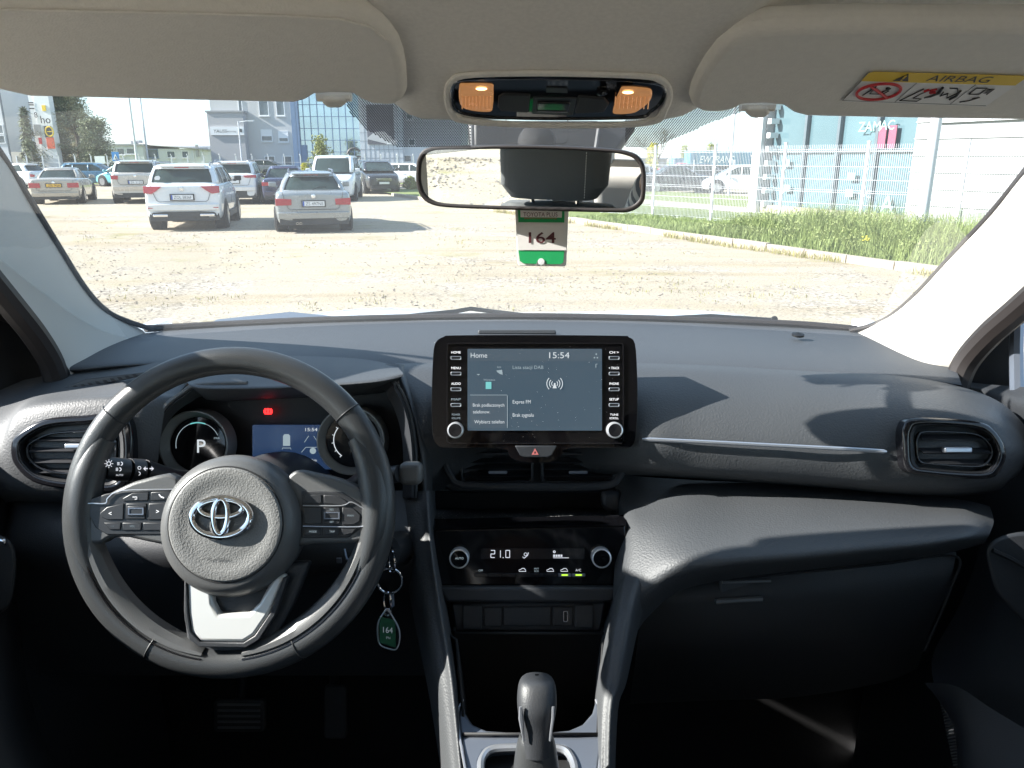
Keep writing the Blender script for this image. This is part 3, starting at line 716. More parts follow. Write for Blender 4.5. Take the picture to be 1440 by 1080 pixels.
wallbox(X(948, Y), X(968, Y), Y, Y+2.4, .1, Z(224, Y)+.1).build('shell', 'trailer', T)
b = MB()
for i in range(6): b.box((X(948, Y)+.1+i*.25, Y-.02, .9), (.06, .04, 1.5))
b.build('corrugation', 'wallblue', T)
Y = 80.0
T = thing('low_warehouse', (X(920, Y), Y, 0), 'pale low warehouse roof line beyond the fence beside the mirror', 'building')
wallbox(X(880, Y), X(949, Y), Y+4, Y+14, 0, Z(224, Y)).build('wall', 'wallcream', T); wallbox(X(878, Y), X(950, Y), Y+3.6, Y+14.4, Z(224, Y), Z(222, Y)).build('roof', 'roofgrey', T)

# ---------------------------------------------------------------- trees
def leaf_cloud(mb, c, r, n, size, rnd, sc=(1, 1, 1)):
    for i in range(n):
        while True:
            p = Vector((rnd.uniform(-1, 1), rnd.uniform(-1, 1), rnd.uniform(-1, 1)))
            if p.length < 1: break
        p = Vector((p.x*sc[0], p.y*sc[1], p.z*sc[2]))*r + Vector(c)
        a = Vector((rnd.gauss(0, 1), rnd.gauss(0, 1), rnd.gauss(0, .7))).normalized()*size*rnd.uniform(.6, 1.4)
        b = a.cross(Vector((rnd.gauss(0, 1), rnd.gauss(0, 1), rnd.gauss(0, 1)))).normalized()*size*.5
        mb.add([p-a, p+b, p+a, p-b], [(0, 1, 2, 3)])
def spruce(px, base, top_, Y, wpx, label, mt='needle'):
    c = Vector((X(px, Y), Y, 0)); H = Z(top_, Y)*1.0; W = X(px+wpx, Y)-X(px-wpx, Y)
    r = thing('spruce_tree', c, label, 'tree', 'conifers by the pylon sign')
    MB().tube([c, c+Vector((0, 0, H*.97))], [.22, .03], 8).build('trunk', 'bark', r)
    b = MB(); rn = random.Random(px)
    for i in range(int(H*7)):
        z = 1.0+(H-1.2)*i/(H*7); rr = W/2*(1-z/H)**.85*rn.uniform(.65, 1.15)+.1
        for k in range(7):
            a = rn.uniform(0, 6.28); tip = c+Vector((math.cos(a)*rr, math.sin(a)*rr, z-rr*.18))
            for q in range(12):
                s = rn.uniform(.1, 1); p = (c+Vector((0, 0, z))).lerp(tip, s)
                d = Vector((rn.gauss(0, .13), rn.gauss(0, .13), rn.gauss(-.05, .09))); e = Vector((-math.sin(a), math.cos(a), 0))*rn.uniform(.05, .12)
                b.add([p-e, p+e, p+e*.3+d*1.8, p-e*.3+d*1.5], [(0, 1, 2, 3)])
    b.build('crown', mt, r, clean=False, smooth=False)
def pine(px, base, top_, Y, wpx, label, mt='needle2', seed=1, name='pine_tree', grp='conifers by the pylon sign', bare=.2):
    c = Vector((X(px, Y), Y, 0)); H = Z(top_, Y); W = (X(px+wpx, Y)-X(px-wpx, Y))/2; rn = random.Random(seed)
    r = thing(name, c, label, 'tree', grp); tr = MB(); cr = MB()
    tr.tube([c, c+Vector((.1, 0, H*.5)), c+Vector((0, 0, H*.93))], [.30, .2, .05], 8)
    for i in range(50):
        z = H*(bare+(.98-bare)*rn.random()); a = rn.uniform(0, 6.28); rr = W*(1.05-.75*((z/H)-bare)/(1-bare))*rn.uniform(.5, 1.05)
        b0 = c+Vector((0, 0, z-.3*rr)); tip = c+Vector((math.cos(a)*rr, math.sin(a)*rr, z+.12*rr))
        tr.tube([b0, b0.lerp(tip, .5)+Vector((0, 0, -.1)), tip], [.07, .05, .02], 5)
        for q in range(5):
            p = b0.lerp(tip, .4+.15*q+rn.uniform(-.05, .05))+Vector((rn.gauss(0, .3), rn.gauss(0, .3), rn.gauss(.1, .2)))
            leaf_cloud(cr, p, rn.uniform(.35, .75), 70, .10, rn, (1.3, 1.3, .6))
    tr.build('trunk', 'bark', r); cr.build('crown', mt, r, clean=False, smooth=False)
spruce(44, 240, 146, 79, 17, 'dark narrow spruce in front of the cream building')
pine(86, 238, 122, 82, 24, 'pine with dark lower limbs close behind the pylon sign', mt='needle', seed=11, bare=.1)
pine(112, 238, 122, 84, 46, 'broad olive-green pine tree, the widest crown on the skyline', seed=5, bare=.12)
pine(136, 238, 170, 80, 22, 'lower dark pine crown at the foot of the broad pine', mt='needle', seed=9, bare=.1)
Y = 80
def bush(px, Y, wpx, hpy, label, mt, name='shrub', seed=2, n=26, grp=None):
    c = Vector((X(px, Y), Y, 0)); H = Z(hpy, Y); W = (X(px+wpx, Y)-X(px-wpx, Y))/2; rn = random.Random(seed)
    r = thing(name, c, label, 'shrub', grp); cr = MB(); tr = MB()
    for i in range(n):
        a = rn.uniform(0, 6.28); z = H*rn.uniform(.25, .95); rr = W*rn.uniform(0, 1)*(1.1-.8*(z/H)**2); p = c+Vector((math.cos(a)*rr, math.sin(a)*rr, z))
        tr.tube([c, p], [.05, .015], 5); leaf_cloud(cr, p, .28*H/3+.15, 70, .07+.01*H, rn)
    tr.build('stem', 'bark', r); cr.build('crown', mt, r, clean=False, smooth=False)
bush(452, 82, 16, 190, 'yellow-green blossoming shrub above the white van', 'leafbud', seed=4, n=40)
bush(428, 70, 7, 231, 'low yellow flowering shrub below the banner flag', 'shrub_y', seed=6)
bush(576, 45, 10, 251, 'low bright green bush beside the dark front-facing car', 'leafbud', seed=8)
bush(1000, 100, 8, 203, 'small pale green tree top above the blue trailer', 'leafbud', 'small_tree', 12, 30, 'small trees above the far roofs')
bush(962, 100, 4, 206, 'tiny sparse tree top above the low warehouse', 'leafbud', 'small_tree', 13, 12, 'small trees above the far roofs')
bush(917, 60, 5, 204, 'slim yellow-green columnar tree next to the mirror edge', 'shrub_y', 'small_tree', 14, 24, 'small trees above the far roofs')
# bare tree behind the fence
c = Vector((X(925, 75), 75, 0)); r = thing('bare_tree', c, 'leafless tree with thin spreading branches behind the fence', 'tree'); b = MB(); rn = random.Random(21)
def branch(p, d, L, rad, dep):
    q = p+d*L; b.tube([p, q], [rad, rad*.6], 4, caps=False)
    if dep: 
        for k in range(3): branch(q, (d+Vector((rn.gauss(0, .5), rn.gauss(0, .3), rn.gauss(.1, .25)))).normalized(), L*.7, rad*.55, dep-1)
branch(c, Vector((0, 0, 1)), 1.6, .12, 5); b.build('trunk', 'bark', r)
# broad leafy weeds through the tall clump
rn = random.Random(31); wl = MB()
for i in range(520):
    t = rn.uniform(6.9, 14.4); off = rn.uniform(.35, 2.9); hump = math.sin(math.pi*(t-6.6)/8.0)
    h = .10 + .80*max(0, hump)**.7*min(1, off/.9)*(.72+.28*math.sin(t*5.1+off*3.3)*math.cos(t*2.3-off*5))*rn.uniform(.5, 1.05)
    c = K0 + kdir*t + kn*off
    leaf_cloud(wl, (c.x, c.y, .10+h*.75), .16, 26, .022, rn, (1, 1, .9))
M['weedleaf'] = mat('weed_leaf', (.30, .34, .13), .7, var=.5, vscale=4)
top(wl.build('weed_foliage', 'weedleaf', clean=False, smooth=False), 'pale leafy tops of the weeds against the mesh fence', 'weeds', kind='stuff')
# ================================================================ PARKED CARS
def paint(name, col, rough=.28, metal=.0): return mat(name, col, rough, metal=metal, var=.03, vscale=2, coat=.8)
PW = paint('paint_white', (.70, .72, .74)); PSB = paint('paint_champagne', (.40, .37, .32), metal=.3); PBG = paint('paint_beige_silver', (.50, .475, .44), metal=.3)
PGR = paint('paint_grey', (.30, .32, .33), metal=.4); PDK = paint('paint_black', (.035, .037, .042), metal=.2); PNV = paint('paint_navy', (.045, .05, .10), metal=.3)
PBL = paint('paint_blue', (.05, .14, .22), metal=.3); PCY = paint('paint_cyan', (.12, .38, .44)); PMG = paint('paint_mid_grey', (.17, .165, .165), metal=.4); PRD = paint('paint_red', (.45, .05, .06))
STY = dict(
 suv=dict(H=1.68, belt=1.19, clear=.24, hood=1.12, nose=.92, rb=.10, rt=.42, fb=.66, ft=1.55, wt=.74, deck=None, hood0=1.18),
 estate=dict(H=1.48, belt=1.02, clear=.19, hood=.98, nose=.68, rb=.16, rt=.62, fb=.98, ft=1.75, wt=.60, deck=None, hood0=1.55),
 sedan=dict(H=1.43, belt=.98, clear=.19, hood=.96, nose=.66, rb=.95, rt=1.55, fb=1.35, ft=2.05, wt=.62, deck=1.02, hood0=1.5),
 hatch=dict(H=1.47, belt=.98, clear=.18, hood=.97, nose=.70, rb=.10, rt=.50, fb=.70, ft=1.55, wt=.72, deck=None, hood0=1.1),
 van=dict(H=1.92, belt=1.24, clear=.20, hood=1.22, nose=.98, rb=.05, rt=.22, fb=.48, ft=1.25, wt=.80, deck=None, hood0=.85))
def car(style, pm, L, W, loc, hd, label, cat, name='parked_car', H=None, group='cars parked on the gravel lot', tails=None, plate=None, ptext=None, cladding=False, front=False, rails=False, badge=True, far=False, exhaust=None, wiper=True):
    s = dict(STY[style]); k = (H/s['H']) if H else 1.0; H = s['H']*k; belt = s['belt']*k
    r = thing(name, loc, label, cat, group, rz=-math.radians(hd)); hw = W/2; y0, y1 = -L/2, L/2
    # --- lower body
    deck = s['deck'] or belt; cowl = y1-s['hood0']
    st = [(y0, .90, deck-.10, .10), (y0+.04, .955, deck-.04, .04), (y0+.16, .985, deck, 0), (y0+.6, 1, deck, 0), (y0+1.1, 1, deck if s['deck'] else belt, 0), (0, 1, belt, 0),
          (cowl-.25, 1, belt, 0), (cowl, .99, s['hood']*k, 0), (y1-.55, .965, (s['hood']*.55+s['nose']*.45)*k, 0), (y1-.16, .91, s['nose']*k+.02, .02), (y1-.03, .82, s['nose']*k-.06, .05), (y1, .74, s['nose']*k-.14, .10)]
    rows = []
    for y, wf, zt, lift in st:
        zb = s['clear']+lift; w_ = hw*wf; hh = zt-zb
        half = [(0, zb), (w_*.80, zb), (w_*.95, zb+.04), (w_, zb+hh*.30), (w_*1.0, zb+hh*.62), (w_*.975, zt-.05), (w_*.90, zt), (w_*.55, zt+.025), (0, zt+.035)]
        ring = [Vector((x, y, z)) for x, z in half] + [Vector((-x, y, z)) for x, z in reversed(half[1:-1])]
        rows.append(ring)
    b = MB(); b.grid(rows, closed=True); n = len(rows[0])
    for ri, flip in ((0, 1), (len(rows)-1, 0)):
        base = ri*n
        for i in range(1, 8):
            a, c, d, e = base+i, base+i+1, base+(n-i-1) % n, base+(n-i) % n
            if i == 7: b.f.append((a, c, e) if flip else (e, c, a))
            else: b.f.append((a, c, d, e) if flip else (e, d, c, a))
        b.f.append((base, base+1, base+n-1))
    body = b.build('body', pm, r, sub=2, local=True)
    # --- greenhouse
    wb, wt = hw*(.87 if style in ('estate', 'sedan') else .91), hw*s['wt']+.02
    def ring(ya, yb, w_, bow):
        pts = []; kinds = []
        for i in range(9):
            t = -1+i/4; pts.append((w_*.86*t, ya+bow*t*t)); kinds.append('R')
        kinds[-1] = 'D'; pts.append((w_*.965, ya+bow+.10)); kinds.append('D')
        ys_ = [ya+bow+.26+(yb-bow-.22-(ya+bow+.26))*i/6 for i in range(7)]
        for i, yy in enumerate(ys_): pts.append((w_, yy)); kinds.append('S' if i != 3 else 'B')
        kinds[-1] = 'A'; pts.append((w_*.95, yb-bow-.08)); kinds.append('A')
        for i in range(9):
            t = 1-i/4; pts.append((w_*.84*t, yb-bow*t*t)); kinds.append('F')
        kinds[-1] = 'A'; pts.append((-w_*.95, yb-bow-.08)); kinds.append('A')
        for i, yy in enumerate(reversed(ys_)): pts.append((-w_, yy)); kinds.append('S' if i != 3 else 'B')
        kinds[-1] = 'D'; pts.append((-w_*.965, ya+bow+.10)); kinds.append('D')
        return pts, kinds
    ya0, ya1 = y0+s['rb'], y0+s['rt']; yb0, yb1 = y1-s['fb'], y1-s['ft']
    zl, zr = belt-.03, H-.07
    p0, kd_ = ring(ya0, yb0, wb, .10); p1, _ = ring(ya1, yb1, wt, .07)
    N = len(p0)
    lo = [Vector((x, y, zl if y > ya0+.3 or not s['deck'] else zl+.03)) for x, y in p0]; hi = [Vector((x, y, zr)) for x, y in p1]
    mid = [a.lerp(c, .5)+Vector((a.x*.025, 0, 0)) for a, c in zip(lo, hi)]
    MB().grid([lo, mid, hi], closed=True).build('window', 'carglass', r, local=True)
    def at_(i, t, o):
        i %= N; a = lo[i].lerp(mid[i], t*2) if t < .5 else mid[i].lerp(hi[i], t*2-1)
        c = Vector((0, (lo[i].y+hi[i].y)/2*.0, 0)); d = Vector((lo[i].x, (0 if kd_[i] in 'SB' else (lo[i].y-(ya0+yb0)/2)), 0)).normalized()
        return a+d*o
    pl = MB()
    def skin(i, t0, t1, o=.014):
        m = 4; A = [at_(i, t0+(t1-t0)*q/m, o) for q in range(m+1)]; Bp = [at_(i+1, t0+(t1-t0)*q/m, o) for q in range(m+1)]
        pl.grid([A, Bp])
    for i in range(N):
        kd = kd_[i]
        if kd in 'DA': skin(i, 0, 1)
        else:
            skin(i, .90 if kd != 'R' else .86, 1)
            if kd == 'R' : skin(i, 0, .10 if style != 'sedan' else .03)
            if kd == 'S' and style in ('suv', 'van', 'estate') and False: pass
    # D-pillars on the flank and B-pillar strip
    for sgn in (1, -1):
        for yy, wd_ in ((.02, .09), (-.95 if L > 4 else -.7, .08)):
            if ya1+.2 < yy < yb1:
                pl.add([Vector((sgn*(wb+.012), yy, zl)), Vector((sgn*(wb+.012), yy+wd_, zl)), Vector((sgn*((wb+wt)/2*1.025+.012), yy+wd_-.01, (zl+zr)/2)), Vector((sgn*((wb+wt)/2*1.025+.012), yy, (zl+zr)/2)),
                        Vector((sgn*(wt+.012), yy+wd_-.03, zr)), Vector((sgn*(wt+.012), yy, zr))], [(0, 1, 2, 3), (3, 2, 4, 5)])
    pl.build('pillar', pm, r, solid=-.012, local=True)
    rf = MB(); cx, cyy = 0, (ya1+yb1)/2
    def rr(sc, z, ov=0): return [Vector((p.x*sc*(1+ov), cyy+(p.y-cyy)*sc*(1+ov*.4), z)) for p in hi]
    rf.grid([rr(1, zr-.012, .012), rr(1, zr+.012, .012), rr(.93, zr+.045), rr(.7, zr+.062), rr(.35, zr+.07), rr(.01, zr+.072)], closed=True)
    rf.build('roof', pm, r, local=True, angle=60)
    if style in ('suv', 'estate', 'hatch') :
        sp_ = MB(); sp_.box((0, ya1-.03, zr+.02), (wt*1.62, .20, .035), rx=.12); sp_.build('spoiler', pm, r, bevel=.012, local=True)
    if rails:
        for sgn in (1, -1):
            b = MB(); b.tube([(sgn*wt*.93, ya1+.12, zr+.03), (sgn*wt*.94, ya1+.25, zr+.10), (sgn*wt*.94, yb1-.25, zr+.10), (sgn*wt*.93, yb1-.1, zr+.03)], .018, 6); b.build('roof_rail', 'satindark', r, local=True)
    # --- wheels
    wr = .345 if style in ('suv', 'van') else .315
    for yy in (y0+(.86 if L > 4.2 else .68), y1-(.88 if L > 4.2 else .74)):
        for sgn in (1, -1):
            x = sgn*(hw-.10)
            MB().lathe((sgn*(hw-.03), yy, wr+.03), (sgn, 0, 0), [(wr+.085, -.25), (wr+.085, .022), (wr+.05, .036), (wr+.0, .033), (0, .033)], 28).build('wheel_arch', 'undark' if cladding else 'black', r, local=True)
            wh = MB().lathe((x, yy, wr), (sgn, 0, 0), [(wr*.62, -.11), (wr*.97, -.11), (wr, -.08), (wr, .09), (wr*.96, .13), (wr*.72, .145), (wr*.70, .12)], 28).build('wheel', 'tyre', r, local=True)
            rm = MB(); rm.lathe((x, yy, wr), (sgn, 0, 0), [(wr*.72, .135), (wr*.66, .13), (wr*.62, .07), (0, .06)], 20); 
            for q in range(5):
                a = q*math.pi*2/5; d = Vector((0, math.cos(a), math.sin(a))); e = Vector((0, -math.sin(a), math.cos(a)))*.035; o = Vector((x+sgn*.12, yy, wr))
                rm.prism([o-e*1.3, o+e*1.3, o+d*wr*.66+e*.7, o+d*wr*.66-e*.7], (sgn*.02, 0, 0))
            rm.build('rim', 'rim', wh, local=True)
    # --- bumpers, valance
    b = MB()
    vb = s['clear']
    for yy, dy in ((y0, -1), (y1, 1)):
        wv = hw*(.90 if dy < 0 else .74)
        b.prism([Vector((x, yy+dy*(.03-.09*(x/hw)**4), vb+.02)) for x in (-wv, -wv*.6, 0, wv*.6, wv)] + [Vector((x, yy+dy*(.03-.09*(x/hw)**4), vb+(.30 if cladding else .20))) for x in (wv, wv*.6, 0, -wv*.6, -wv)], (0, -dy*.25, 0))
    if cladding or style == 'suv':
        for sgn in (1, -1): b.box((sgn*hw*.995, 0, s['clear']+.10), (.03, L*.55, .16))
    b.build('valance', 'undark', r, bevel=.01, local=True)
    # --- rear
    yb_ = lambda x: y0 - .018 + .075*abs(x/hw)**4
    def rp(pts, d=.03, mt='tail', nm='tail_light', mirror=True, par=None):
        for sgn in ((1, -1) if mirror else (1,)):
            q = [Vector((sgn*x, yb_(x)-d, z)) for x, z in pts]
            MB().prism(q, (0, d+.05, 0)).build(nm, mt, par or r, bevel=.006, local=True)
    if not front:
        tl = tails or [(hw*.60, belt-.20), (hw*.93, belt-.17), (hw*.93, belt-.34), (hw*.62, belt-.33)]
        rp(tl)
        z = plate if plate else belt-.33
        pb = MB().box((0, y0-.035, z), (.52, .03, .115)).build('number_plate', 'plate_y' if ptext and ptext.startswith('*') else 'plate', r, local=True)
        MB().box((0, y0-.022, z), (.58, .03, .16)).build('plate_recess', 'undark', r, local=True)
        if ptext and not far:
            MB().text(ptext.strip('*'), (.02, y0-.052, z), RV, Vector((0, 0, 1)), h=.075, wid=.42).build('lettering', 'print_black', pb, local=True)
            if not ptext.startswith('*'): MB().box((-.24, y0-.0505, z), (.035, .006, .11)).build('band', 'plate_b', pb, local=True)
        # bumper step and lower reflector
        b = MB(); zb_ = belt-.50
        b.prism([Vector((x, yb_(abs(x))-.06, zb_)) for x in [-hw*.93+i*hw*1.86/10 for i in range(11)]] + [Vector((x, yb_(abs(x))-.035, zb_-.16)) for x in [hw*.93-i*hw*1.86/10 for i in range(11)]], (0, .14, 0)); b.build('bumper', pm, r, bevel=.02, seg=3, local=True)
        b = MB(); sm_ = [(-.78, belt-.02 if style != 'sedan' else deck-.08), (-.74, belt-.20), (-.66, belt-.40), (-.60, belt-.44), (.60, belt-.44), (.66, belt-.40), (.74, belt-.20), (.78, belt-.02 if style != 'sedan' else deck-.08)]
        b.tube([(x*hw, yb_(x*hw)-.006, z) for x, z in sm_], .006, 5); b.build('boot_seam', 'undark', r, local=True)
        MB().box((0, ya1-.045, zr-.02), (.34, .02, .025)).build('brake_light', 'tail', r, local=True)
        if wiper and style != 'sedan':
            MB().tube([(0, ya0-.04, belt+.03), (.16, ya0+.0, belt+.09), (.34, ya0+.02, belt+.085)], .010, 6).build('wiper', 'black', r, local=True)
        if badge: MB().lathe((0, y0-.012, belt-.12), (0, -1, 0), [(.055, 0), (.055, .015), (.045, .018), (.04, .01), (0, .012)], 20).build('emblem', 'chrome', r, local=True)
        if exhaust:
            for x in exhaust: MB().lathe((x, y0-.0, s['clear']+.06), (0, -1, 0), [(.032, -.05), (.032, .06), (.026, .06), (.026, 0), (0, 0)], 12).build('exhaust', 'chrome', r, local=True)
    # --- front
    if front:
        yf = lambda x: y1+.03-.28*abs(x/hw)**2.2
        nz_ = s['nose']*k
        for sgn in (1, -1):
            q = [Vector((sgn*x, yf(x)-.03, z)) for x, z in ((hw*.50, nz_-.10), (hw*.84, nz_-.04), (hw*.88, nz_-.16), (hw*.56, nz_-.22))]
            MB().prism(q, (0, -.12, 0)).build('head_light', 'headlamp', r, bevel=.01, local=True)
        gx = [-hw*.48+i*hw*.96/8 for i in range(9)]
        gr = MB().prism([Vector((x, yf(abs(x))-.0, nz_-.30)) for x in gx]+[Vector((x, yf(abs(x))+.0, nz_-.10)) for x in reversed(gx)], (0, -.1, 0)).build('grille', 'black', r, bevel=.01, local=True)
        b = MB()
        for z in (nz_-.14, nz_-.19, nz_-.25): b.prism([Vector((x, yf(abs(x))+.012, z-.008)) for x in gx]+[Vector((x, yf(abs(x))+.012, z+.008)) for x in reversed(gx)], (0, -.02, 0))
        b.build('grille_bar', 'chrome', gr, local=True)
        MB().prism([Vector((x, yf(abs(x))+.01, s['clear']+.16)) for x in gx]+[Vector((x, yf(abs(x))+.01, s['clear']+.30)) for x in reversed(gx)], (0, -.1, 0)).build('air_intake', 'undark', r, local=True)
        MB().box((0, y1+.055, nz_-.36), (.52, .02, .11)).build('number_plate', 'plate', r, local=True)
        MB().tube([(.1, yb0+.0, belt+.0), (.45, yb0-.05, belt+.03)], .01, 5).build('wiper', 'black', r, local=True)
    for sgn in (1, -1):
        b = MB(); b.box((sgn*(hw+.09), yb0-.42, belt+.06), (.20, .10, .14)); b.box((sgn*(hw-.0), yb0-.40, belt+.0), (.1, .05, .06)); b.build('door_mirror', pm if style != 'suv' or front else 'undark', r, bevel=.03, seg=3, local=True)
    for sgn in (1, -1):
        b = MB()
        for yy in (-.35, .55):
            b.box((sgn*(hw+.012), yy, belt-.16), (.02, .16, .028))
        b.build('door_handle', pm if style != 'van' else 'undark', r, bevel=.006, local=True)
    return r
def rear_at(px, py, L, hd):
    g = G(px, py); h = math.radians(hd); return Vector((g.x+math.sin(h)*L/2, g.y+math.cos(h)*L/2, 0))
def front_at(px, py, L, hd):
    g = G(px, py); h = math.radians(hd); return Vector((g.x-math.sin(h)*L/2, g.y-math.cos(h)*L/2, 0))
# white SUV in front
v = car('suv', PW, 4.45, 1.86, rear_at(262, 325, 4.45, -13), -13, 'white SUV seen from behind with wide red tail lights and twin exhaust trims', 'car', tails=[(.46, 1.11), (.90, 1.12), (.90, .95), (.72, .93), (.60, 1.0)], plate=.845, ptext='ZOL 5836F', rails=True, H=1.66)
b = MB()
for x in (-.56, .56): b.box((x, -2.262, .40), (.36, .05, .07))
b.build('exhaust_trim', 'chrome', v, bevel=.02, local=True)
MB().prism([Vector((x, -2.262, z)) for x, z in ((-.80, .36), (.80, .36), (.74, .47), (.45, .49), (-.45, .49), (-.74, .47))], (0, .05, 0)).build('diffuser', 'undark', v, local=True)
b = MB()
for x in (-.76, .76): b.box((x, -2.235, .585), (.17, .05, .018))
b.build('reflector', 'tail', v, local=True)
MB().prism([Vector((x, -2.10, z)) for x, z in ((-.62, 1.27), (-.52, 1.27), (-.49, 1.32), (-.52, 1.37), (-.59, 1.36), (-.63, 1.32))], (0, .03, 0)).build('sticker', 'plate', v, local=True)
MB().text('W', (0, -2.263, 1.067), RV, ZV, h=.05).build('emblem_letter', 'chrome', v, local=True)
MB().text('TDI', (.62, -2.262, .70), RV, ZV, h=.03).build('badge_lettering', 'chrome', v, local=True)
# grey estate
car('estate', PGR, 4.84, 1.86, rear_at(444, 328, 4.84, -15.5), -15.5, 'silver-grey estate car seen from behind with clear rear window and roof rails', 'car', tails=[(.52, .83), (.90, .85), (.90, .68), (.53, .69)], plate=.72, ptext='ZS 497NS', rails=True, exhaust=(-.42, -.34))
car('sedan', PSB, 4.74, 1.80, rear_at(80, 288, 4.74, -20), -20, 'champagne saloon car seen from behind with a yellow number plate', 'car', tails=[(.48, .84), (.88, .85), (.88, .66), (.48, .66)], plate=.75, ptext='*ZSL 90JA', H=1.43)
car('suv', PBG, 4.67, 1.89, rear_at(195, 287, 4.67, -20), -20, 'beige-silver SUV seen from behind between the champagne saloon and the white SUV', 'car', tails=[(.62, 1.12), (.90, 1.14), (.88, .98), (.64, .97)], plate=.86, ptext='ZK 5120', H=1.72, rails=True)
car('suv', PW, 4.60, 1.86, rear_at(330, 288, 4.6, -13), -13, 'white SUV with dark lower cladding partly hidden behind the front white SUV', 'car', tails=[(.42, 1.13), (.92, 1.16), (.91, 1.04), (.50, 1.05)], plate=.90, cladding=True, H=1.69, rails=True)
car('sedan', PNV, 4.7, 1.82, rear_at(403, 288, 4.7, -15), -15, 'dark blue saloon half hidden behind the silver-grey estate', 'car', tails=[(.50, .86), (.88, .88), (.88, .74), (.52, .75)], plate=.6, H=1.50)
car('van', PW, 4.9, 1.92, front_at(468, 284, 4.9, 173), 173, 'white van facing the lot behind the silver-grey estate', 'van', front=True, name='parked_van')
car('suv', PDK, 4.55, 1.84, front_at(541, 273, 4.55, 158), 158, 'dark grey SUV facing forward with a chrome grille beside the white van', 'car', front=True, rails=True)
car('hatch', PDK, 4.1, 1.75, front_at(508, 266, 4.1, 188), 188, 'dark hatchback squeezed between the white van and the dark grey SUV', 'car', front=True)
car('hatch', PW, 4.0, 1.74, G(575, 262)+Vector((0, 1.5, 0)), 95, 'white hatchback partly hidden behind the mirror and a green bush', 'car')
car('suv', PMG, 4.5, 1.85, G(374, 250), 82, 'grey SUV standing side-on on the verge in front of the grey office', 'car', H=1.66)
car('hatch', PBL, 4.2, 1.78, G(133, 261), 84, 'dark blue hatchback parked side-on behind the champagne saloon', 'car', H=1.5)
car('hatch', PCY, 3.5, 1.66, G(176, 262), -70, 'small turquoise car peeking out left of the beige-silver SUV', 'car', H=1.42)
car('estate', PW, 4.5, 1.8, G(18, 264), -78, 'white car side-on cut by the windscreen pillar', 'car')
car('sedan', PW, 4.6, 1.8, G(0, 250), -80, 'white saloon further back, half hidden by the windscreen pillar', 'car')
# beyond the showroom fence
car('sedan', PDK, 4.6, 1.8, G(953, 271), 86, 'black saloon parked side-on behind the mesh fence', 'car', group='cars beyond the mesh fence')
car('hatch', PW, 4.0, 1.74, G(1040, 272), -80, 'white hatchback behind the mesh fence next to the showroom corner', 'car', group='cars beyond the mesh fence')
car('sedan', PRD, 4.4, 1.8, G(962, 255), 85, 'red saloon behind the black one beyond the fence', 'car', group='cars beyond the mesh fence')
car('sedan', PGR, 4.5, 1.8, G(905, 268), 80, 'grey saloon between the mirror edge and the black saloon', 'car', group='cars beyond the mesh fence')
car('hatch', PDK, 4.2, 1.78, G(985, 266), 90, 'dark hatchback partly behind the black saloon beyond the fence', 'car', group='cars beyond the mesh fence')
# ================================================================ HOST CAR: SHELL
def plane_hit(px, py, pt, nr):
    d = P(px, py, 1.0)-Vector((0, 0, CZ)); o = Vector((0, 0, CZ)); pt = Vector(pt); nr = Vector(nr)
    return o + d*((pt-o).dot(nr)/d.dot(nr))
SL = .37
def roofpl(px, py, z0=.041, h=0):       # sloping plane of visors and overhead console
    n = Vector((0, SL, 1)).normalized()
    return plane_hit(px, py, Vector((0, .66, CZ+z0))-n*h, n)
RN = -Vector((0, SL, 1)).normalized()    # out of it, down into the cabin
RU = Vector((0, -1, SL)).normalized()    # "up" in the picture along it
body = thing('car_body', (0.03, .3, .24), 'white car enclosing the cabin: beige roof lining, pillars, doors and bonnet', 'car')
def sm(a, b, x): t = max(0, min(1, (x-a)/(b-a))); return t*t*(3-2*t)
def hz(x, Y):
    zc = CZ+min(.118, .049+.37*(.66-Y))
    if Y < .2: zc += .02*min(1, (.2-Y)/.5)
    side = .034*(sm(-.085, -.135, x) + sm(.150, .20, x))*sm(.30, .5, Y)
    edge = -.16*sm(.50, .68, abs(x-.0))**1.3
    return zc+side+edge
hb = MB(); rows = []
for Y in [-1.7, -1.2, -.7, -.3, 0, .2, .32, .42, .48, .52, .56, .60, .63, .66, .69, .715, .725, .728]:
    r_ = []
    for x in [-.69, -.64, -.58, -.5, -.4, -.3, -.2, -.16, -.135, -.11, -.09, -.07, -.03, .03, .08, .12, .15, .17, .19, .22, .3, .4, .5, .58, .64, .69]:
        cen = 1-max(sm(-.07, -.16, x), sm(.13, .22, x)); ye = min(Y, .655+.073*cen); z = hz(x, ye)
        if Y > .715: z += (Y-.715)*1.6*cen
        r_.append(Vector((x, ye+(Y-ye)*.02, z)))
    rows.append(r_)
hb.grid(rows); hb.build('headliner', 'headliner', body, sub=1)
# raised ring of lining round the overhead console
for nm, pts in (('console_surround', [(624, 128), (632, 108), (660, 99), (780, 97), (905, 101), (935, 108), (946, 126), (940, 150), (915, 172), (780, 176), (655, 170), (630, 156)]),):
    q = spline([(a, b) for a, b in pts], 4, True); cx, cy_ = 783, 137
    o = [roofpl(a, b, .049) for a, b in q]; i_ = [roofpl(cx+(a-cx)*.93, cy_+(b-cy_)*.86, .049, -.0) for a, b in q]
    MB().ring_prism(o, i_, RN*.0035).build(nm, 'headliner', body, bevel=.004, seg=3)
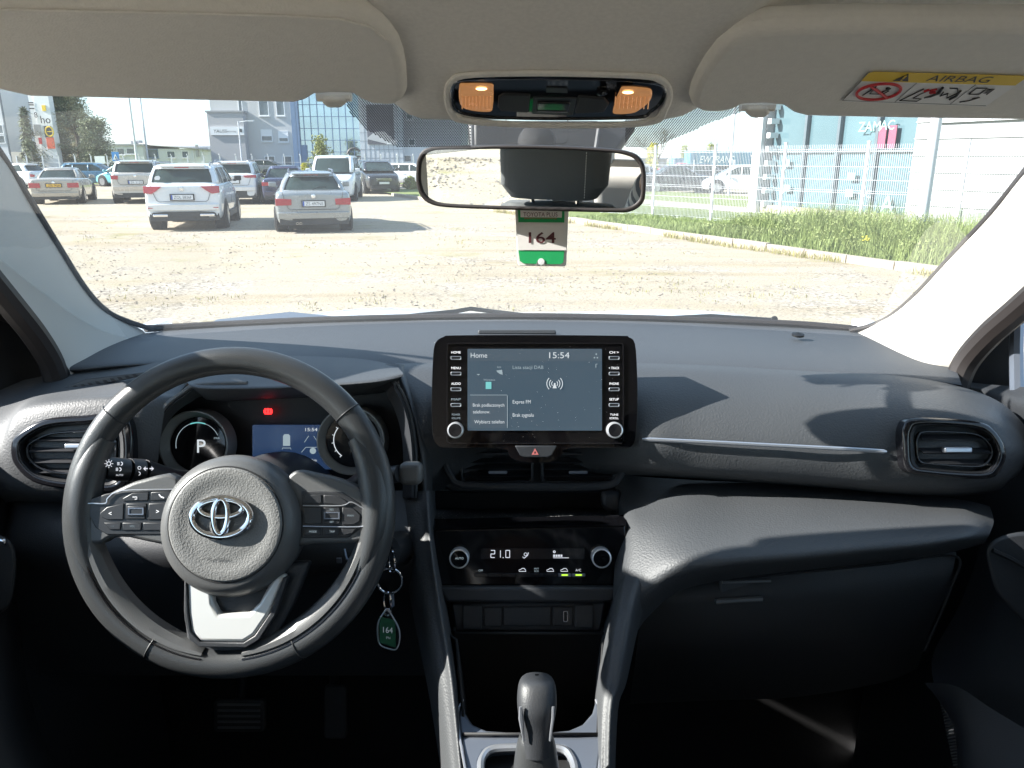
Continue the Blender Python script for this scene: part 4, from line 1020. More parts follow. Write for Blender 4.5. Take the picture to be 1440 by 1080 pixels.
# roof skin, rails, side walls, rear
MB().box((0, -.5, 1.985), (1.40, 2.38, .02)).build('roof_panel', 'carwhite', body, bevel=.01)
for sx in (-1, 1):
    MB().box((sx*.715, -.5, 1.8925), (.05, 2.36, .185)).build('roof_rail', 'headliner', body, bevel=.01)
    pr = [(1.62, .45), (1.62, 1.47), (1.05, 1.492), (.3, 1.48), (.0, 1.42), (-1.6, 1.42), (-1.95, 1.42), (-1.95, .45)]
    MB().prism([Vector((sx*.76, a, b)) for a, b in pr], (sx*-.03, 0, 0)).build('outer_side', 'carwhite', body)
    for nm, y0_, y1_ in (('b_pillar', -.24, -.16), ('c_pillar', -1.25, -1.15), ('rear_pillar', -1.95, -1.6)):
        MB().box((sx*.725, (y0_+y1_)/2, 1.67), (.05, y1_-y0_, .38)).build(nm, 'pillar', body, bevel=.008)
    MB().box((sx*.735, .22, 1.68), (.006, 1.1, .37)).build('side_glass', 'sideglass', body); MB().box((sx*.735, -.75, 1.68), (.006, .78, .37)).build('side_glass', 'sideglass', body)
    # rear-view door mirror outside is beyond the glass; inner door card below the sill
    MB().prism([Vector((sx*.725, a, b)) for a, b in ((1.30, .5), (1.30, 1.44), (1.0, 1.485), (.3, 1.47), (0, 1.41), (-1.5, 1.41), (-1.5, .5))], (sx*-.025, 0, 0)).build('door_card', 'hard', body, bevel=.006)
    # sloping pillar bar carrying the roof in front of the door glass
    MB().tube([(sx*.705, .62, 1.865), (sx*.725, 1.28, 1.50)], .035, 8).build('door_frame', 'seal', body)
MB().box((0, -1.93, 1.0), (1.5, .04, 1.0)).build('tailgate', 'rearfabric', body); MB().box((0, -1.80, 1.93), (1.4, .3, .1)).build('tailgate_header', 'headliner', body)
MB().box((0, -.2, .50), (1.48, 3.6, .05)).build('floor', 'carpet', body)
MB().box((0, 1.37, .965), (1.5, .04, .99)).build('bulkhead', 'carpet', body)
# A pillars
def pillar(rows, mt='pillar'): return MB().grid(patch(rows, 5, 5)).build('a_pillar', mt, body, angle=88)
pillar([[(-90, 130, .93), (-150, 190, .84), (-170, 300, .80)],
        [(0, 216, 1.02), (-45, 300, .93), (-60, 330, .88), ],
        [(40, 280, 1.09), (8, 330, 1.01), (0, 388, .97)],
        [(80, 345, 1.17), (50, 390, 1.08), (28, 424, 1.02)],
        [(118, 404, 1.25), (85, 440, 1.14), (60, 463, 1.07)],
        [(150, 440, 1.31), (112, 480, 1.17), (80, 497, 1.10)],
        [(200, 464, 1.36), (135, 512, 1.18), (97, 520, 1.12)],
        [(205, 480, 1.34), (150, 535, 1.16), (104, 548, 1.12)]])
pillar([[(1560, 110, .93), (1600, 200, .84), (1620, 320, .80)],
        [(1450, 232, 1.02), (1500, 290, .93), (1530, 350, .86)],
        [(1395, 300, 1.09), (1440, 345, 1.00), (1458, 398, .96)],
        [(1335, 365, 1.17), (1388, 400, 1.07), (1420, 432, 1.02)],
        [(1288, 415, 1.25), (1345, 450, 1.12), (1380, 468, 1.07)],
        [(1250, 446, 1.31), (1300, 490, 1.15), (1343, 505, 1.10)],
        [(1205, 466, 1.36), (1275, 520, 1.15), (1330, 530, 1.12)],
        [(1200, 480, 1.34), (1262, 545, 1.14), (1322, 560, 1.12)]])
# inner quarter panels and seals by the mirrors
MB().tube([P(*q) for q in spline([(-50, 350, .93), (12, 425, 1.0), (48, 470, 1.06), (72, 510, 1.10), (84, 552, 1.12)], 5)], .017, 10).build('door_seal', 'seal', body)
MB().tube([P(*q) for q in spline([(1490, 385, .90), (1436, 432, .99), (1392, 470, 1.05), (1358, 510, 1.09), (1340, 555, 1.10)], 5)], .017, 10).build('door_seal', 'seal', body)
MB().prism([P(a, b, d) for a, b, d in ((1340, 545, 1.17), (1390, 464, 1.15), (1412, 444, 1.13), (1424, 425, 1.12), (1424, 552, 1.12), (1380, 560, 1.15))], (.02, .03, 0)).build('quarter_panel', 'hard', body, bevel=.004)
MB().tube([P(1431, 420, 1.05), P(1429, 490, 1.05), P(1430, 565, 1.04)], .009, 8).build('window_channel', 'satindark', body)
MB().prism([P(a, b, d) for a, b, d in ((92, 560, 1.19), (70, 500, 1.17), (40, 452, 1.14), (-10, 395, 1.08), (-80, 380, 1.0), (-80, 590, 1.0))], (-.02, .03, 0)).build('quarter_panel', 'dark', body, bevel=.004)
# windscreen
def wsY(x): return -.13*(x/.7)**2
def ws(x, t): # t 0 base .. 1 top
    return Vector((x*(1-.10*t), 1.415+wsY(x)*(1-.3*t) + (.70-1.415)*t, 1.490+(1.862-1.490)*t + .018*math.sin(math.pi*t)))
g = MB().grid([[ws(-.74+1.48*i/16, t/10) for i in range(17)] for t in range(11)])
wsc = g.build('windscreen', 'glass', body)
def ws_hit(px, py, off=.006):
    d = P(px, py, 1.0)-Vector((0, 0, CZ)); lo, hi = .4, 1.6
    for _ in range(40):
        m = (lo+hi)/2; q = Vector((0, 0, CZ))+d*m
        x = q.x; t = (q.y-1.415-wsY(x)*.8)/(.70-1.415); t = max(0, min(1, t)); zs = 1.490+.372*t+.018*math.sin(math.pi*t)
        if q.z < zs-off: lo = m
        else: hi = m
    return Vector((0, 0, CZ))+d*lo
dots = MB(); wn = Vector((0, .46, .89)); wt_ = Vector((0, .89, -.46))
def inside(p, poly):
    c = False; j = len(poly)-1
    for i in range(len(poly)):
        if (poly[i][1] > p[1]) != (poly[j][1] > p[1]) and p[0] < (poly[j][0]-poly[i][0])*(p[1]-poly[i][1])/(poly[j][1]-poly[i][1])+poly[i][0]: c = not c
        j = i
    return c
LP_ = [(486, 140), (492, 158), (515, 182), (540, 197), (560, 207), (662, 207), (662, 130), (486, 130)]
RP_ = [(880, 206), (915, 206), (930, 203), (1000, 172), (1040, 158), (1040, 130), (880, 130)]
pitch = 3.4; yy = 130; row = 0
while yy < 210:
    xx = 484 + (pitch/2 if row % 2 else 0)
    while xx < 1045:
        for pl_ in (LP_, RP_):
            if inside((xx, yy), pl_):
                c = ws_hit(xx, yy); r = .00086
                dots.add([c+RV*r*math.cos(k*math.pi/3)+wt_*r*1.9*math.sin(k*math.pi/3) for k in range(6)], [(0, 1, 2, 3, 4, 5)])
        xx += pitch
    yy += pitch*.62; row += 1
fr = dots.build('shade_dots', 'print_black', wsc, clean=False)
# cowl seal along the foot of the glass and up both pillars
cw = [(205, 462, 1.36), (230, 461, 1.38), (320, 456, 1.40), (450, 450, 1.41), (600, 446, 1.42), (740, 445, 1.42), (880, 447, 1.42), (1000, 451, 1.41), (1120, 456, 1.39), (1205, 463, 1.37)]
MB().tube([P(*q) for q in spline(cw, 4)], .0065, 8).build('cowl_seal', 'seal', body)
for sd_ in ([(215, 463, 1.36), (180, 452, 1.34), (150, 437, 1.31), (120, 405, 1.25), (82, 345, 1.17), (42, 280, 1.09), (0, 214, 1.02), (-60, 130, .95)],
            [(1195, 465, 1.36), (1225, 458, 1.34), (1255, 443, 1.31), (1290, 412, 1.25), (1337, 361, 1.17), (1396, 297, 1.09), (1450, 229, 1.02), (1540, 110, .93)]):
    MB().tube([P(*q) for q in spline(sd_, 5)], .0045, 8).build('glass_seal', 'seal', body)
# bonnet, cowl grille, wipers
bz = []
for Y, z, k in ((1.44, -.322, .2), (1.52, -.312, .6), (1.62, -.314, 1), (1.74, -.330, 1), (1.95, -.385, 1), (2.2, -.47, .8), (2.4, -.60, .4)):
    r_ = []
    for i in range(25):
        x = -.74+1.52*i/24; rid = .016*(math.exp(-((x+.32)/.16)**2)+math.exp(-((x-.44)/.20)**2)) - .006
        r_.append(Vector((x, Y-.10*(x/.75)**2, CZ+z+rid*k-.05*(abs(x)/.75)**4)))
    bz.append(r_)
MB().grid(bz).build('bonnet', 'carwhite', body, sub=1)
MB().prism([P(a, b, d) for a, b, d in ((300, 452, 1.50), (405, 441, 1.55), (480, 449, 1.5))], (0, .02, 0)).build('cowl_cover', 'satindark', body)
wp_ = MB(); wp_.tube([P(*q) for q in ((560, 446, 1.47), (640, 438, 1.5), (662, 434, 1.5), (700, 439, 1.5), (760, 446, 1.47))], .0045, 6); wp_.tube([P(*q) for q in ((880, 450, 1.46), (1000, 444, 1.48), (1090, 450, 1.46))], .004, 6)
wp_.lathe(P(1088, 449, 1.45), NV, [(.006, 0), (.006, .006), (0, .007)], 10); wp_.build('wiper', 'dark', body)
# door inner relief on the right
MB().grid(patch([[(1322, 530, 1.20), (1385, 540, 1.10), (1500, 548, .95)], [(1330, 545, 1.16), (1395, 562, 1.06), (1500, 590, .92)], [(1370, 600, 1.13), (1420, 640, 1.05), (1500, 650, .95)],
                 [(1385, 660, 1.12), (1425, 690, 1.05), (1500, 700, .96)], [(1380, 760, 1.12), (1420, 780, 1.05), (1500, 780, .97)], [(1350, 850, 1.12), (1400, 880, 1.04), (1500, 880, .97)],
                 [(1310, 930, 1.10), (1390, 960, 1.00), (1500, 960, .93)], [(1330, 1010, 1.0), (1370, 1040, .95), (1500, 1040, .88)], [(1350, 1110, .92), (1370, 1130, .88), (1500, 1130, .84)]], 5, 5)).build('door_panel', 'hard', body, angle=88)
MB().prism([P(a, b, .90) for a, b in spline([(1388, 790), (1388, 768), (1405, 755), (1440, 747), (1520, 742), (1520, 880), (1450, 880), (1425, 860), (1400, 830)], 4, True)], P(1400, 800, 1.02)-P(1400, 800, .90)).build('door_pull', 'hard', body, bevel=.005, seg=3)
MB().tube([P(1396, 774, .893), P(1420, 785, .893), P(1500, 830, .893)], .003, 6).build('door_pull_seam', 'dark', body)
MB().grid(patch([[(1300, 960, .97), (1345, 965, .93), (1400, 1000, .88), (1500, 1060, .80)], [(1340, 1020, .93), (1355, 1030, .90), (1400, 1060, .86), (1500, 1100, .79)], [(1348, 1110, .88), (1362, 1120, .86), (1400, 1120, .83), (1500, 1140, .78)]], 5, 5)).build('door_pocket', 'hard', body, angle=88)
b = MB()
for i in range(22):
    b.tube([P(1322+i*.9, 988+i*4.2, .955-.002*i), P(1334+i*1.1, 985+i*4.2, .945-.002*i)], .0009, 4)
b.build('speaker_grille', 'padshell', body)
# left door
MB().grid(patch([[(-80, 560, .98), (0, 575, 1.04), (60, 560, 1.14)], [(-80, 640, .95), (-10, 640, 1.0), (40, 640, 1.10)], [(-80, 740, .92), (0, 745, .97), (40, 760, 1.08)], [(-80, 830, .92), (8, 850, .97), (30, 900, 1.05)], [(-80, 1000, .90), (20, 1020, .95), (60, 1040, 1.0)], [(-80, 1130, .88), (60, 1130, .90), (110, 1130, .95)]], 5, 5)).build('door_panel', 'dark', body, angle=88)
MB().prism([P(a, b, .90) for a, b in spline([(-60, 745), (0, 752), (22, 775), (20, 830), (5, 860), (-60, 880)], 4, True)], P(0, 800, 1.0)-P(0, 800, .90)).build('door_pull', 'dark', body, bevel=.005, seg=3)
MB().box(P(2, 762, .89), (.012, .006, .008)).build('door_latch', 'chrome', body, bevel=.002)

# ================================================================ DASHBOARD
dash = thing('dashboard', P(760, 600, 1.1), 'dark grey soft-grained dashboard spanning the cabin below the windscreen', 'dashboard')
MB().grid(patch([
  [(130, 478, 1.30), (230, 466, 1.37), (400, 456, 1.40), (600, 451, 1.41), (750, 450, 1.41), (900, 452, 1.41), (1060, 458, 1.40), (1215, 467, 1.36), (1310, 482, 1.28)],
  [(110, 497, 1.20), (215, 482, 1.26), (400, 473, 1.28), (600, 469, 1.28), (750, 469, 1.28), (900, 471, 1.28), (1060, 476, 1.27), (1230, 488, 1.24), (1330, 502, 1.18)],
  [(90, 514, 1.13), (195, 503, 1.15), (380, 494, 1.15), (560, 493, 1.15), (750, 493, 1.15), (900, 494, 1.15), (1060, 499, 1.14), (1245, 509, 1.12), (1345, 522, 1.09)],
  [(70, 524, 1.12), (190, 512, 1.12), (380, 508, 1.10), (556, 512, 1.095), (750, 511, 1.09), (900, 512, 1.085), (1060, 517, 1.08), (1255, 527, 1.06), (1352, 540, 1.05)],
  [(70, 530, 1.13), (190, 516, 1.13), (380, 513, 1.11), (556, 516, 1.10), (750, 515, 1.10), (900, 516, 1.10), (1060, 521, 1.09), (1255, 531, 1.07), (1352, 544, 1.06)]], 6, 5)).build('top_pad', 'dash_top', dash, angle=88)
MB().grid(patch([
  [(556, 511, 1.095), (610, 510, 1.09), (760, 509, 1.09), (885, 510, 1.088), (980, 513, 1.083), (1080, 518, 1.08), (1180, 523, 1.07), (1260, 528, 1.055), (1340, 541, 1.03), (1400, 562, 1.01), (1436, 592, .99), (1452, 622, 1.0)],
  [(563, 524, 1.05), (610, 522, 1.05), (760, 521, 1.05), (885, 522, 1.045), (980, 525, 1.035), (1080, 530, 1.03), (1180, 535, 1.02), (1260, 540, 1.01), (1340, 552, .99), (1400, 575, .975), (1430, 603, .97), (1450, 630, .99)],
  [(574, 565, 1.00), (612, 562, .995), (760, 560, 1.04), (885, 560, .985), (980, 562, .98), (1080, 566, .975), (1180, 570, .965), (1260, 573, .95), (1340, 578, .938), (1400, 592, .938), (1432, 615, .95), (1446, 636, .98)],
  [(584, 615, .975), (614, 613, .98), (760, 612, 1.06), (885, 612, .96), (980, 614, .95), (1080, 618, .945), (1180, 623, .938), (1260, 627, .925), (1340, 630, .92), (1400, 632, .924), (1432, 635, .94), (1444, 642, .975)],
  [(590, 650, .968), (616, 647, 1.0), (760, 645, 1.08), (885, 645, .965), (980, 648, .952), (1080, 655, .945), (1180, 662, .94), (1260, 668, .93), (1340, 671, .93), (1400, 668, .935), (1428, 656, .95), (1440, 652, .98)],
  [(594, 680, .965), (616, 672, 1.02), (760, 662, 1.09), (885, 662, .985), (980, 668, .97), (1080, 675, .965), (1180, 683, .96), (1260, 690, .955), (1340, 692, .955), (1400, 685, .96), (1424, 670, .97), (1436, 662, .99)],
  [(597, 700, 1.00), (616, 690, 1.06), (760, 670, 1.1), (885, 668, 1.03), (980, 673, 1.03), (1080, 680, 1.03), (1180, 688, 1.03), (1260, 696, 1.02), (1340, 698, 1.02), (1400, 691, 1.02), (1420, 676, 1.02), (1432, 668, 1.03)]], 6, 6)).build('face_pad', 'dash', dash, angle=88)
MB().grid(patch([
  [(840, 664, 1.05), (872, 666, 1.05), (900, 670, 1.05), (960, 674, 1.04), (1040, 678, 1.03), (1130, 683, 1.03), (1220, 690, 1.02), (1300, 696, 1.01), (1360, 704, 1.0), (1392, 712, 1.0)],
  [(862, 690, 1.07), (874, 694, 1.035), (900, 698, 1.005), (960, 693, .985), (1040, 696, .98), (1130, 699, .97), (1220, 704, .965), (1300, 710, .96), (1362, 716, .955), (1396, 724, .97)],
  [(871, 732, 1.0), (882, 734, .962), (905, 738, .938), (960, 740, .915), (1040, 740, .905), (1130, 738, .895), (1220, 735, .89), (1300, 733, .885), (1365, 732, .885), (1397, 736, .91)],
  [(866, 775, .955), (882, 790, .915), (910, 798, .892), (960, 790, .87), (1040, 783, .855), (1130, 776, .848), (1220, 768, .845), (1300, 761, .845), (1362, 753, .85), (1392, 750, .88)],
  [(862, 850, .93), (880, 860, .885), (906, 842, .885), (955, 816, .882), (1040, 800, .868), (1130, 791, .86), (1220, 782, .86), (1300, 774, .86), (1358, 764, .865), (1388, 758, .89)],
  [(870, 900, .95), (892, 892, .92), (914, 865, .93), (965, 830, .93), (1040, 814, .92), (1130, 804, .92), (1220, 794, .92), (1300, 784, .92), (1352, 773, .92), (1384, 765, .94)]], 6, 6)).build('lower_shelf', 'dash', dash, angle=88)
# console rails left and right
MB().grid(patch([
  [(862, 690, 1.09), (871, 692, 1.06), (880, 696, 1.05), (905, 702, 1.03), (940, 712, 1.02)],
  [(866, 740, 1.05), (877, 740, .985), (885, 740, .972), (905, 750, .955), (935, 775, .935)],
  [(872, 790, 1.02), (879, 790, .937), (888, 788, .924), (908, 795, .912), (928, 820, .93)],
  [(858, 845, .98), (867, 845, .888), (879, 842, .870), (894, 842, .868), (908, 848, .91)],
  [(845, 900, .95), (856, 900, .855), (869, 900, .838), (883, 900, .838), (894, 900, .88)],
  [(838, 960, .92), (847, 960, .832), (860, 960, .815), (872, 960, .815), (881, 960, .86)],
  [(836, 1000, .90), (843, 1000, .815), (852, 1000, .80), (862, 1000, .80), (869, 1000, .85)],
  [(836, 1120, .86), (842, 1120, .775), (849, 1120, .765), (858, 1120, .765), (864, 1120, .82)]], 5, 5)).build('console_side', 'dash', dash, angle=88)
MB().grid(patch([
  [(545, 690, 1.02), (570, 690, .985), (592, 690, .965), (604, 690, .96), (612, 690, 1.05)],
  [(555, 735, 1.0), (575, 735, .955), (595, 735, .938), (606, 735, .935), (614, 735, 1.03)],
  [(566, 780, .98), (584, 780, .93), (600, 780, .915), (610, 780, .912), (618, 780, 1.0)],
  [(580, 860, .95), (596, 860, .90), (612, 860, .885), (622, 860, .882), (630, 860, .96)],
  [(596, 940, .93), (610, 940, .87), (625, 940, .855), (636, 940, .852), (643, 940, .93)],
  [(607, 1000, .91), (620, 1000, .85), (632, 1000, .835), (643, 1000, .832), (650, 1000, .91)],
  [(626, 1120, .88), (635, 1120, .81), (645, 1120, .795), (654, 1120, .79), (660, 1120, .87)]], 5, 5)).build('console_side', 'dash', dash, angle=88)
# side of the cluster housing: narrow ridge from pad to console
MB().grid(patch([[(540, 512, 1.08), (560, 512, 1.06), (572, 514, 1.09)], [(556, 545, 1.03), (570, 545, 1.005), (582, 550, 1.03)], [(570, 590, 1.02), (583, 590, .975), (596, 592, 1.0)], [(578, 640, 1.03), (592, 640, .965), (606, 640, .99)], [(582, 690, 1.04), (596, 690, .965), (608, 690, 1.0)]], 5, 5)).build('housing_side', 'dash', dash, angle=88)
# left side
MB().grid(patch([
  [(-60, 552, 1.07), (30, 535, 1.12), (95, 522, 1.14), (160, 515, 1.14), (215, 510, 1.12), (275, 506, 1.10)],
  [(-60, 590, 1.00), (14, 566, 1.03), (60, 553, 1.045), (120, 546, 1.045), (200, 540, 1.04), (268, 532, 1.03)],
  [(-60, 620, .965), (4, 596, .965), (40, 566, .975), (110, 559, .975), (200, 553, .975), (252, 552, .985)],
  [(-60, 650, .965), (-4, 640, .945), (25, 592, .94), (110, 574, .938), (190, 572, .94), (232, 575, .955)],
  [(-60, 670, .99), (4, 680, .955), (30, 684, .945), (110, 690, .942), (185, 692, .945), (218, 690, .96)],
  [(-60, 720, 1.05), (14, 706, 1.0), (50, 706, .995), (110, 708, .99), (185, 712, .99), (215, 712, .99)]], 6, 6)).build('face_pad', 'dash', dash, angle=88)
MB().grid(patch([
  [(-40, 700, 1.04), (60, 700, 1.0), (200, 700, .99), (350, 690, 1.0), (480, 690, 1.0), (590, 690, .985)],
  [(-40, 760, 1.0), (60, 750, .97), (200, 750, .955), (350, 750, .95), (480, 750, .95), (590, 750, .95)],
  [(-40, 800, 1.0), (60, 800, .975), (200, 800, .955), (350, 800, .95), (480, 800, .95), (596, 800, .94)],
  [(-40, 900, 1.05), (60, 880, 1.04), (200, 880, 1.04), (350, 880, 1.04), (480, 880, 1.04), (605, 880, 1.0)],
  [(-40, 960, 1.15), (60, 950, 1.14), (200, 950, 1.14), (350, 950, 1.14), (480, 950, 1.14), (615, 950, 1.1)]], 6, 5)).build('knee_panel', 'hard', dash, angle=88)
# glovebox
gl = MB().grid(patch([
  [(905, 822, .935), (1000, 812, .925), (1120, 800, .915), (1240, 788, .915), (1345, 776, .925)],
  [(905, 850, .93), (1000, 850, .915), (1120, 845, .91), (1240, 838, .91), (1335, 825, .92)],
  [(895, 920, .955), (1000, 915, .94), (1120, 905, .935), (1240, 895, .94), (1310, 880, .95)],
  [(885, 990, 1.05), (1000, 985, 1.04), (1120, 980, 1.04), (1240, 960, 1.04), (1290, 940, 1.05)]], 6, 5)).build('glovebox_lid', 'dark', dash, angle=88)
MB().tube([P(*q) for q in spline([(1300, 915, .942), (1335, 832, .914), (1344, 782, .918), (1240, 793, .909), (1120, 805, .909), (1000, 817, .919), (925, 830, .928), (903, 865, .930), (893, 930, .955)], 8)], .0016, 6).build('shut_line', 'black', gl)
MB().prism(rrect(1012, 812, 1086, 852, 5, .915), NV*-.01).build('handle', 'hard', gl, bevel=.003)
MB().tube([P(1016, 819, .908), P(1084, 817, .908)], .0016, 6).build('handle_lip', 'padshell', gl)
MB().tube([P(1006, 846, .905), P(1072, 842, .905)], .0032, 8).build('handle_grip', 'padshell', gl)
# decorative strip
MB().tube([P(*q) for q in spline([(903, 617.5, .949), (1000, 622, .940), (1100, 627, .934), (1200, 632, .926), (1247, 635, .920)], 6)], [.0012]+[.0026]*23+[.0012], 8).build('trim_strip', 'satin', dash)
# side air vents
def vent(pts_o, cxy, D, tab, slats, nm='air_vent', depth=.012, tilt=(0, 0)):
    cx, cy_ = cxy; q = spline(pts_o, 6, True)
    def sc(s, d, sy=None): return [P(cx+(a-cx)*s, cy_+(b-cy_)*(sy or s), d) for a, b in q]
    fr = MB().ring_prism(sc(1, D), sc(.86, D-.002, .80), NV*-.02)
    f = fr.build(nm, 'glossrim', dash, bevel=.003, seg=3)
    MB().ring_prism(sc(.86, D-.001, .80), sc(.80, D+.004, .74), NV*-.018).build('inner_lip', 'dark', f, bevel=.001)
    MB().prism(sc(.84, D+.022, .78), NV*-.004).build('cavity', 'black', f)
    MB().ring_prism(sc(.74, D+.003, .60), sc(.71, D+.003, .54), NV*-.006).build('vane_frame', 'glossrim', f, bevel=.001)
    x0 = min(a for a, b in pts_o); x1 = max(a for a, b in pts_o)
    for k, yy in enumerate(slats):
        s = .66; b = MB(); b.box((P(cx+(x0-cx)*s, yy, D+.008)+P(cx+(x1-cx)*s, yy, D+.008))/2, ((x1-x0)*s*D/F, .010, .0016), rx=.25); b.build('vane', 'button', f)
    b = MB(); b.prism(rrect(tab[0], tab[1], tab[2], tab[3], 2.5, D-.003), NV*-.008); b.build('vane_tab', 'satin', f, bevel=.0015)
    return f
vent([(1272, 600), (1290, 588), (1370, 592), (1400, 605), (1416, 635), (1408, 662), (1385, 674), (1300, 668), (1275, 660), (1270, 630)], (1343, 632), .908, (1329, 629, 1368, 637), (615, 634, 650))
vent([(22, 612), (60, 590), (120, 584), (175, 582), (186, 640), (172, 690), (110, 690), (50, 680), (20, 655), (14, 630)], (100, 637), .925, (90, 624, 120, 631), (617, 632, 648, 662))
# demister slots
for pts in ([(1205, 533), (1240, 531), (1318, 541), (1322, 545), (1285, 546), (1212, 537)], [(88, 546), (120, 533), (205, 523), (207, 527), (170, 535), (100, 549)]):
    D_ = 1.045 if pts[0][0] > 700 else 1.06
    f = MB().prism(outl(pts, D_), NV*-.004).build('demister_vent', 'hard', dash, bevel=.001)
    x0, x1 = pts[0][0], pts[3][0]; y0_, y1_ = (pts[0][1], pts[3][1]) if x0 > 700 else (548, 525)
    b = MB()
    for i in range(9):
        t = .12+.70*i/8; xx = x0+(x1-x0)*t; yy = y0_+(y1_-y0_)*t+(1.5 if x0 > 700 else -1)
        b.prism(outl([(xx, yy-2), (xx+5, yy-2), (xx+9, yy+2), (xx+3, yy+2.5)], D_-.0008), NV*-.001)
    b.build('slot', 'black', f)
MB().lathe(P(1122, 472, 1.27), Vector((0, -.15, 1)), [(.010, 0), (.010, .003), (.006, .004), (0, .006)], 16).build('light_sensor', 'dark', dash)
# speaker grille plate behind the screen
b = MB().prism(rrect(672, 463, 782, 470, 3, 1.272), Vector((0, .01, -.012))); b.build('centre_speaker', 'dash_top', dash, bevel=.002)
MB().text('AIRBAG', P(1312, 566, .975), RV, UV_, h=.004).build('embossing', 'hard', dash)

# ---------------------------------------------------------------- centre stack
cs_ = thing('centre_stack', P(745, 760, .98), 'black centre stack with two air vents, storage slot and row of blank switches', 'centre console')
MB().prism(outl([(606, 620), (893, 620), (890, 660), (872, 690), (860, 694), (636, 694), (618, 680)], 1.055), NV*-.06).build('vent_housing', 'dark', cs_, bevel=.004)
for x0, x1 in ((648, 750), (760, 864)):
    v_ = MB().ring_prism(rrect(x0, 636, x1, 678, 6, 1.045), rrect(x0+4, 639, x1-4, 675, 5, 1.045), NV*.012).build('air_vent', 'button', cs_, bevel=.001)
    MB().prism(rrect(x0+3, 638, x1-3, 676, 4, 1.0535), NV*-.001).build('cavity', 'black', v_)
    for yy in (648, 657, 667): MB().box(P((x0+x1)/2, yy, 1.042), ((x1-x0-8)*1.042/F, .009, .0016), rx=.3).build('vane', 'button', v_)
    MB().prism(rrect((x0+x1)/2-12, 662, (x0+x1)/2+14, 666, 1.5, 1.034), NV*.003).build('vane_tab', 'satindark', v_)
MB().tube([P(*q) for q in spline([(622, 640, 1.02), (632, 668, 1.01), (655, 683, 1.005), (760, 685, 1.0), (850, 683, 1.005), (872, 668, 1.01), (886, 640, 1.02)], 6)], .005, 8).build('vent_lip', 'hard', cs_)
# storage slot: back, floor, right cheek
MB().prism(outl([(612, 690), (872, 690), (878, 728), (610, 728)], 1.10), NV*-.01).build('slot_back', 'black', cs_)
MB().grid([[P(611, 716, 1.09), P(876, 714, 1.09)], [P(608, 731, .992), P(882, 726, .992)]]).build('slot_floor', 'dark', cs_)
MB().prism(outl([(845, 690), (872, 690), (880, 726), (856, 722), (846, 712)], 1.03), NV*-.02).build('slot_cheek', 'hard', cs_, bevel=.006)
# switch blank row and dark bin below
MB().prism(outl([(616, 826), (868, 826), (862, 848), (628, 848)], .935), NV*-.03).build('lower_lip', 'hard', cs_, bevel=.004)
MB().prism(outl([(634, 848), (852, 846), (845, 889), (640, 889)], .945), NV*-.04).build('switch_row', 'hard', cs_, bevel=.003)
for k, (a, b_, c_2, d_) in enumerate(((651, 851, 678, 884), (681, 854, 705, 880), (708, 853, 774, 879), (777, 853, 805, 879), (808, 850, 834, 882))):
    MB().ring_prism(rrect(a-.8, b_-.8, c_2+.8, d_+.8, 2.5, .9435), rrect(a, b_, c_2, d_, 2, .9435), NV*.0006).build('switch_gap', 'black', cs_)
    o = MB().prism(rrect(a, b_, c_2, d_, 2, .9445), NV*.0022).build('switch_blank' if k != 3 else 'usb_panel', 'hard', cs_, bevel=.0008)
    if k == 3:
        MB().ring_prism(rrect(792, 859, 798.5, 874, 1.5, .942), rrect(793, 860, 797.5, 873, 1, .942), NV*.0012).build('usb_port', 'chrome', o)
        MB().prism(rrect(793, 860, 797.5, 873, 1, .942), NV*.0004).build('usb_socket', 'black', o)
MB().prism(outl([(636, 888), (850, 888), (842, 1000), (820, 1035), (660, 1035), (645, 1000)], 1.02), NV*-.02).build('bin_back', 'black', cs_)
b = MB()
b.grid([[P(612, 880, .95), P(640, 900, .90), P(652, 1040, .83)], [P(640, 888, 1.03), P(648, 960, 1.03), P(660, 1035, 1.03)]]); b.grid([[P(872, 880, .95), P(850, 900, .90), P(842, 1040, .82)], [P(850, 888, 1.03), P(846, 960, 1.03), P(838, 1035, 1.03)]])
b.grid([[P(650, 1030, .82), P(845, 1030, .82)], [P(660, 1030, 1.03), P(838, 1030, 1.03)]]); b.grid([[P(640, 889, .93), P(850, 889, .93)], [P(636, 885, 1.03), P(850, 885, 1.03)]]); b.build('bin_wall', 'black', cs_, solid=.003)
# gear console
gc = thing('gear_console', P(745, 1040, .80), 'satin silver gear surround with rounded opening at the foot of the centre stack', 'gear surround')
def dg_(y): return .865-.00085*(y-985)
def PG(a, b, k=0): return P(a, b, dg_(b)-k)
outer = spline([(651, 984), (644, 1000), (646, 1030), (652, 1070), (662, 1130), (745, 1135), (838, 1130), (844, 1070), (846, 1030), (846, 1005), (838, 984)], 6)
inner = spline([(652, 990), (656, 1006), (666, 1019), (684, 1027), (715, 1028.5), (745, 1029), (775, 1028.5), (800, 1027), (819, 1019), (831, 1006), (836, 990)], 6)
b = MB(); b.grid([[PG(*q) for q in spline([(644, 1000), (646, 1030), (652, 1070), (662, 1130)], 5)], [PG(*q, .004) for q in spline([(652, 998), (664, 1040), (668, 1080), (676, 1130)], 5)]])
ol = [(651, 984), (644, 1000), (645, 1020), (649, 1050), (654, 1080), (662, 1130), (680, 1130), (676, 1090), (674, 1070), (680, 1056), (692, 1050), (725, 1047), (770, 1047), (793, 1050), (802, 1060), (808, 1076), (810, 1130), (836, 1130), (842, 1080), (846, 1050), (847, 1020), (846, 1004), (838, 984), (833, 1002), (819, 1018), (800, 1026), (775, 1028.5), (715, 1028.5), (684, 1026.5), (665, 1018), (654, 1002)]
MB().prism([PG(*q) for q in ol], Vector((0, .004, -.02))).build('surround', 'satindark', gc, bevel=.003, seg=3)
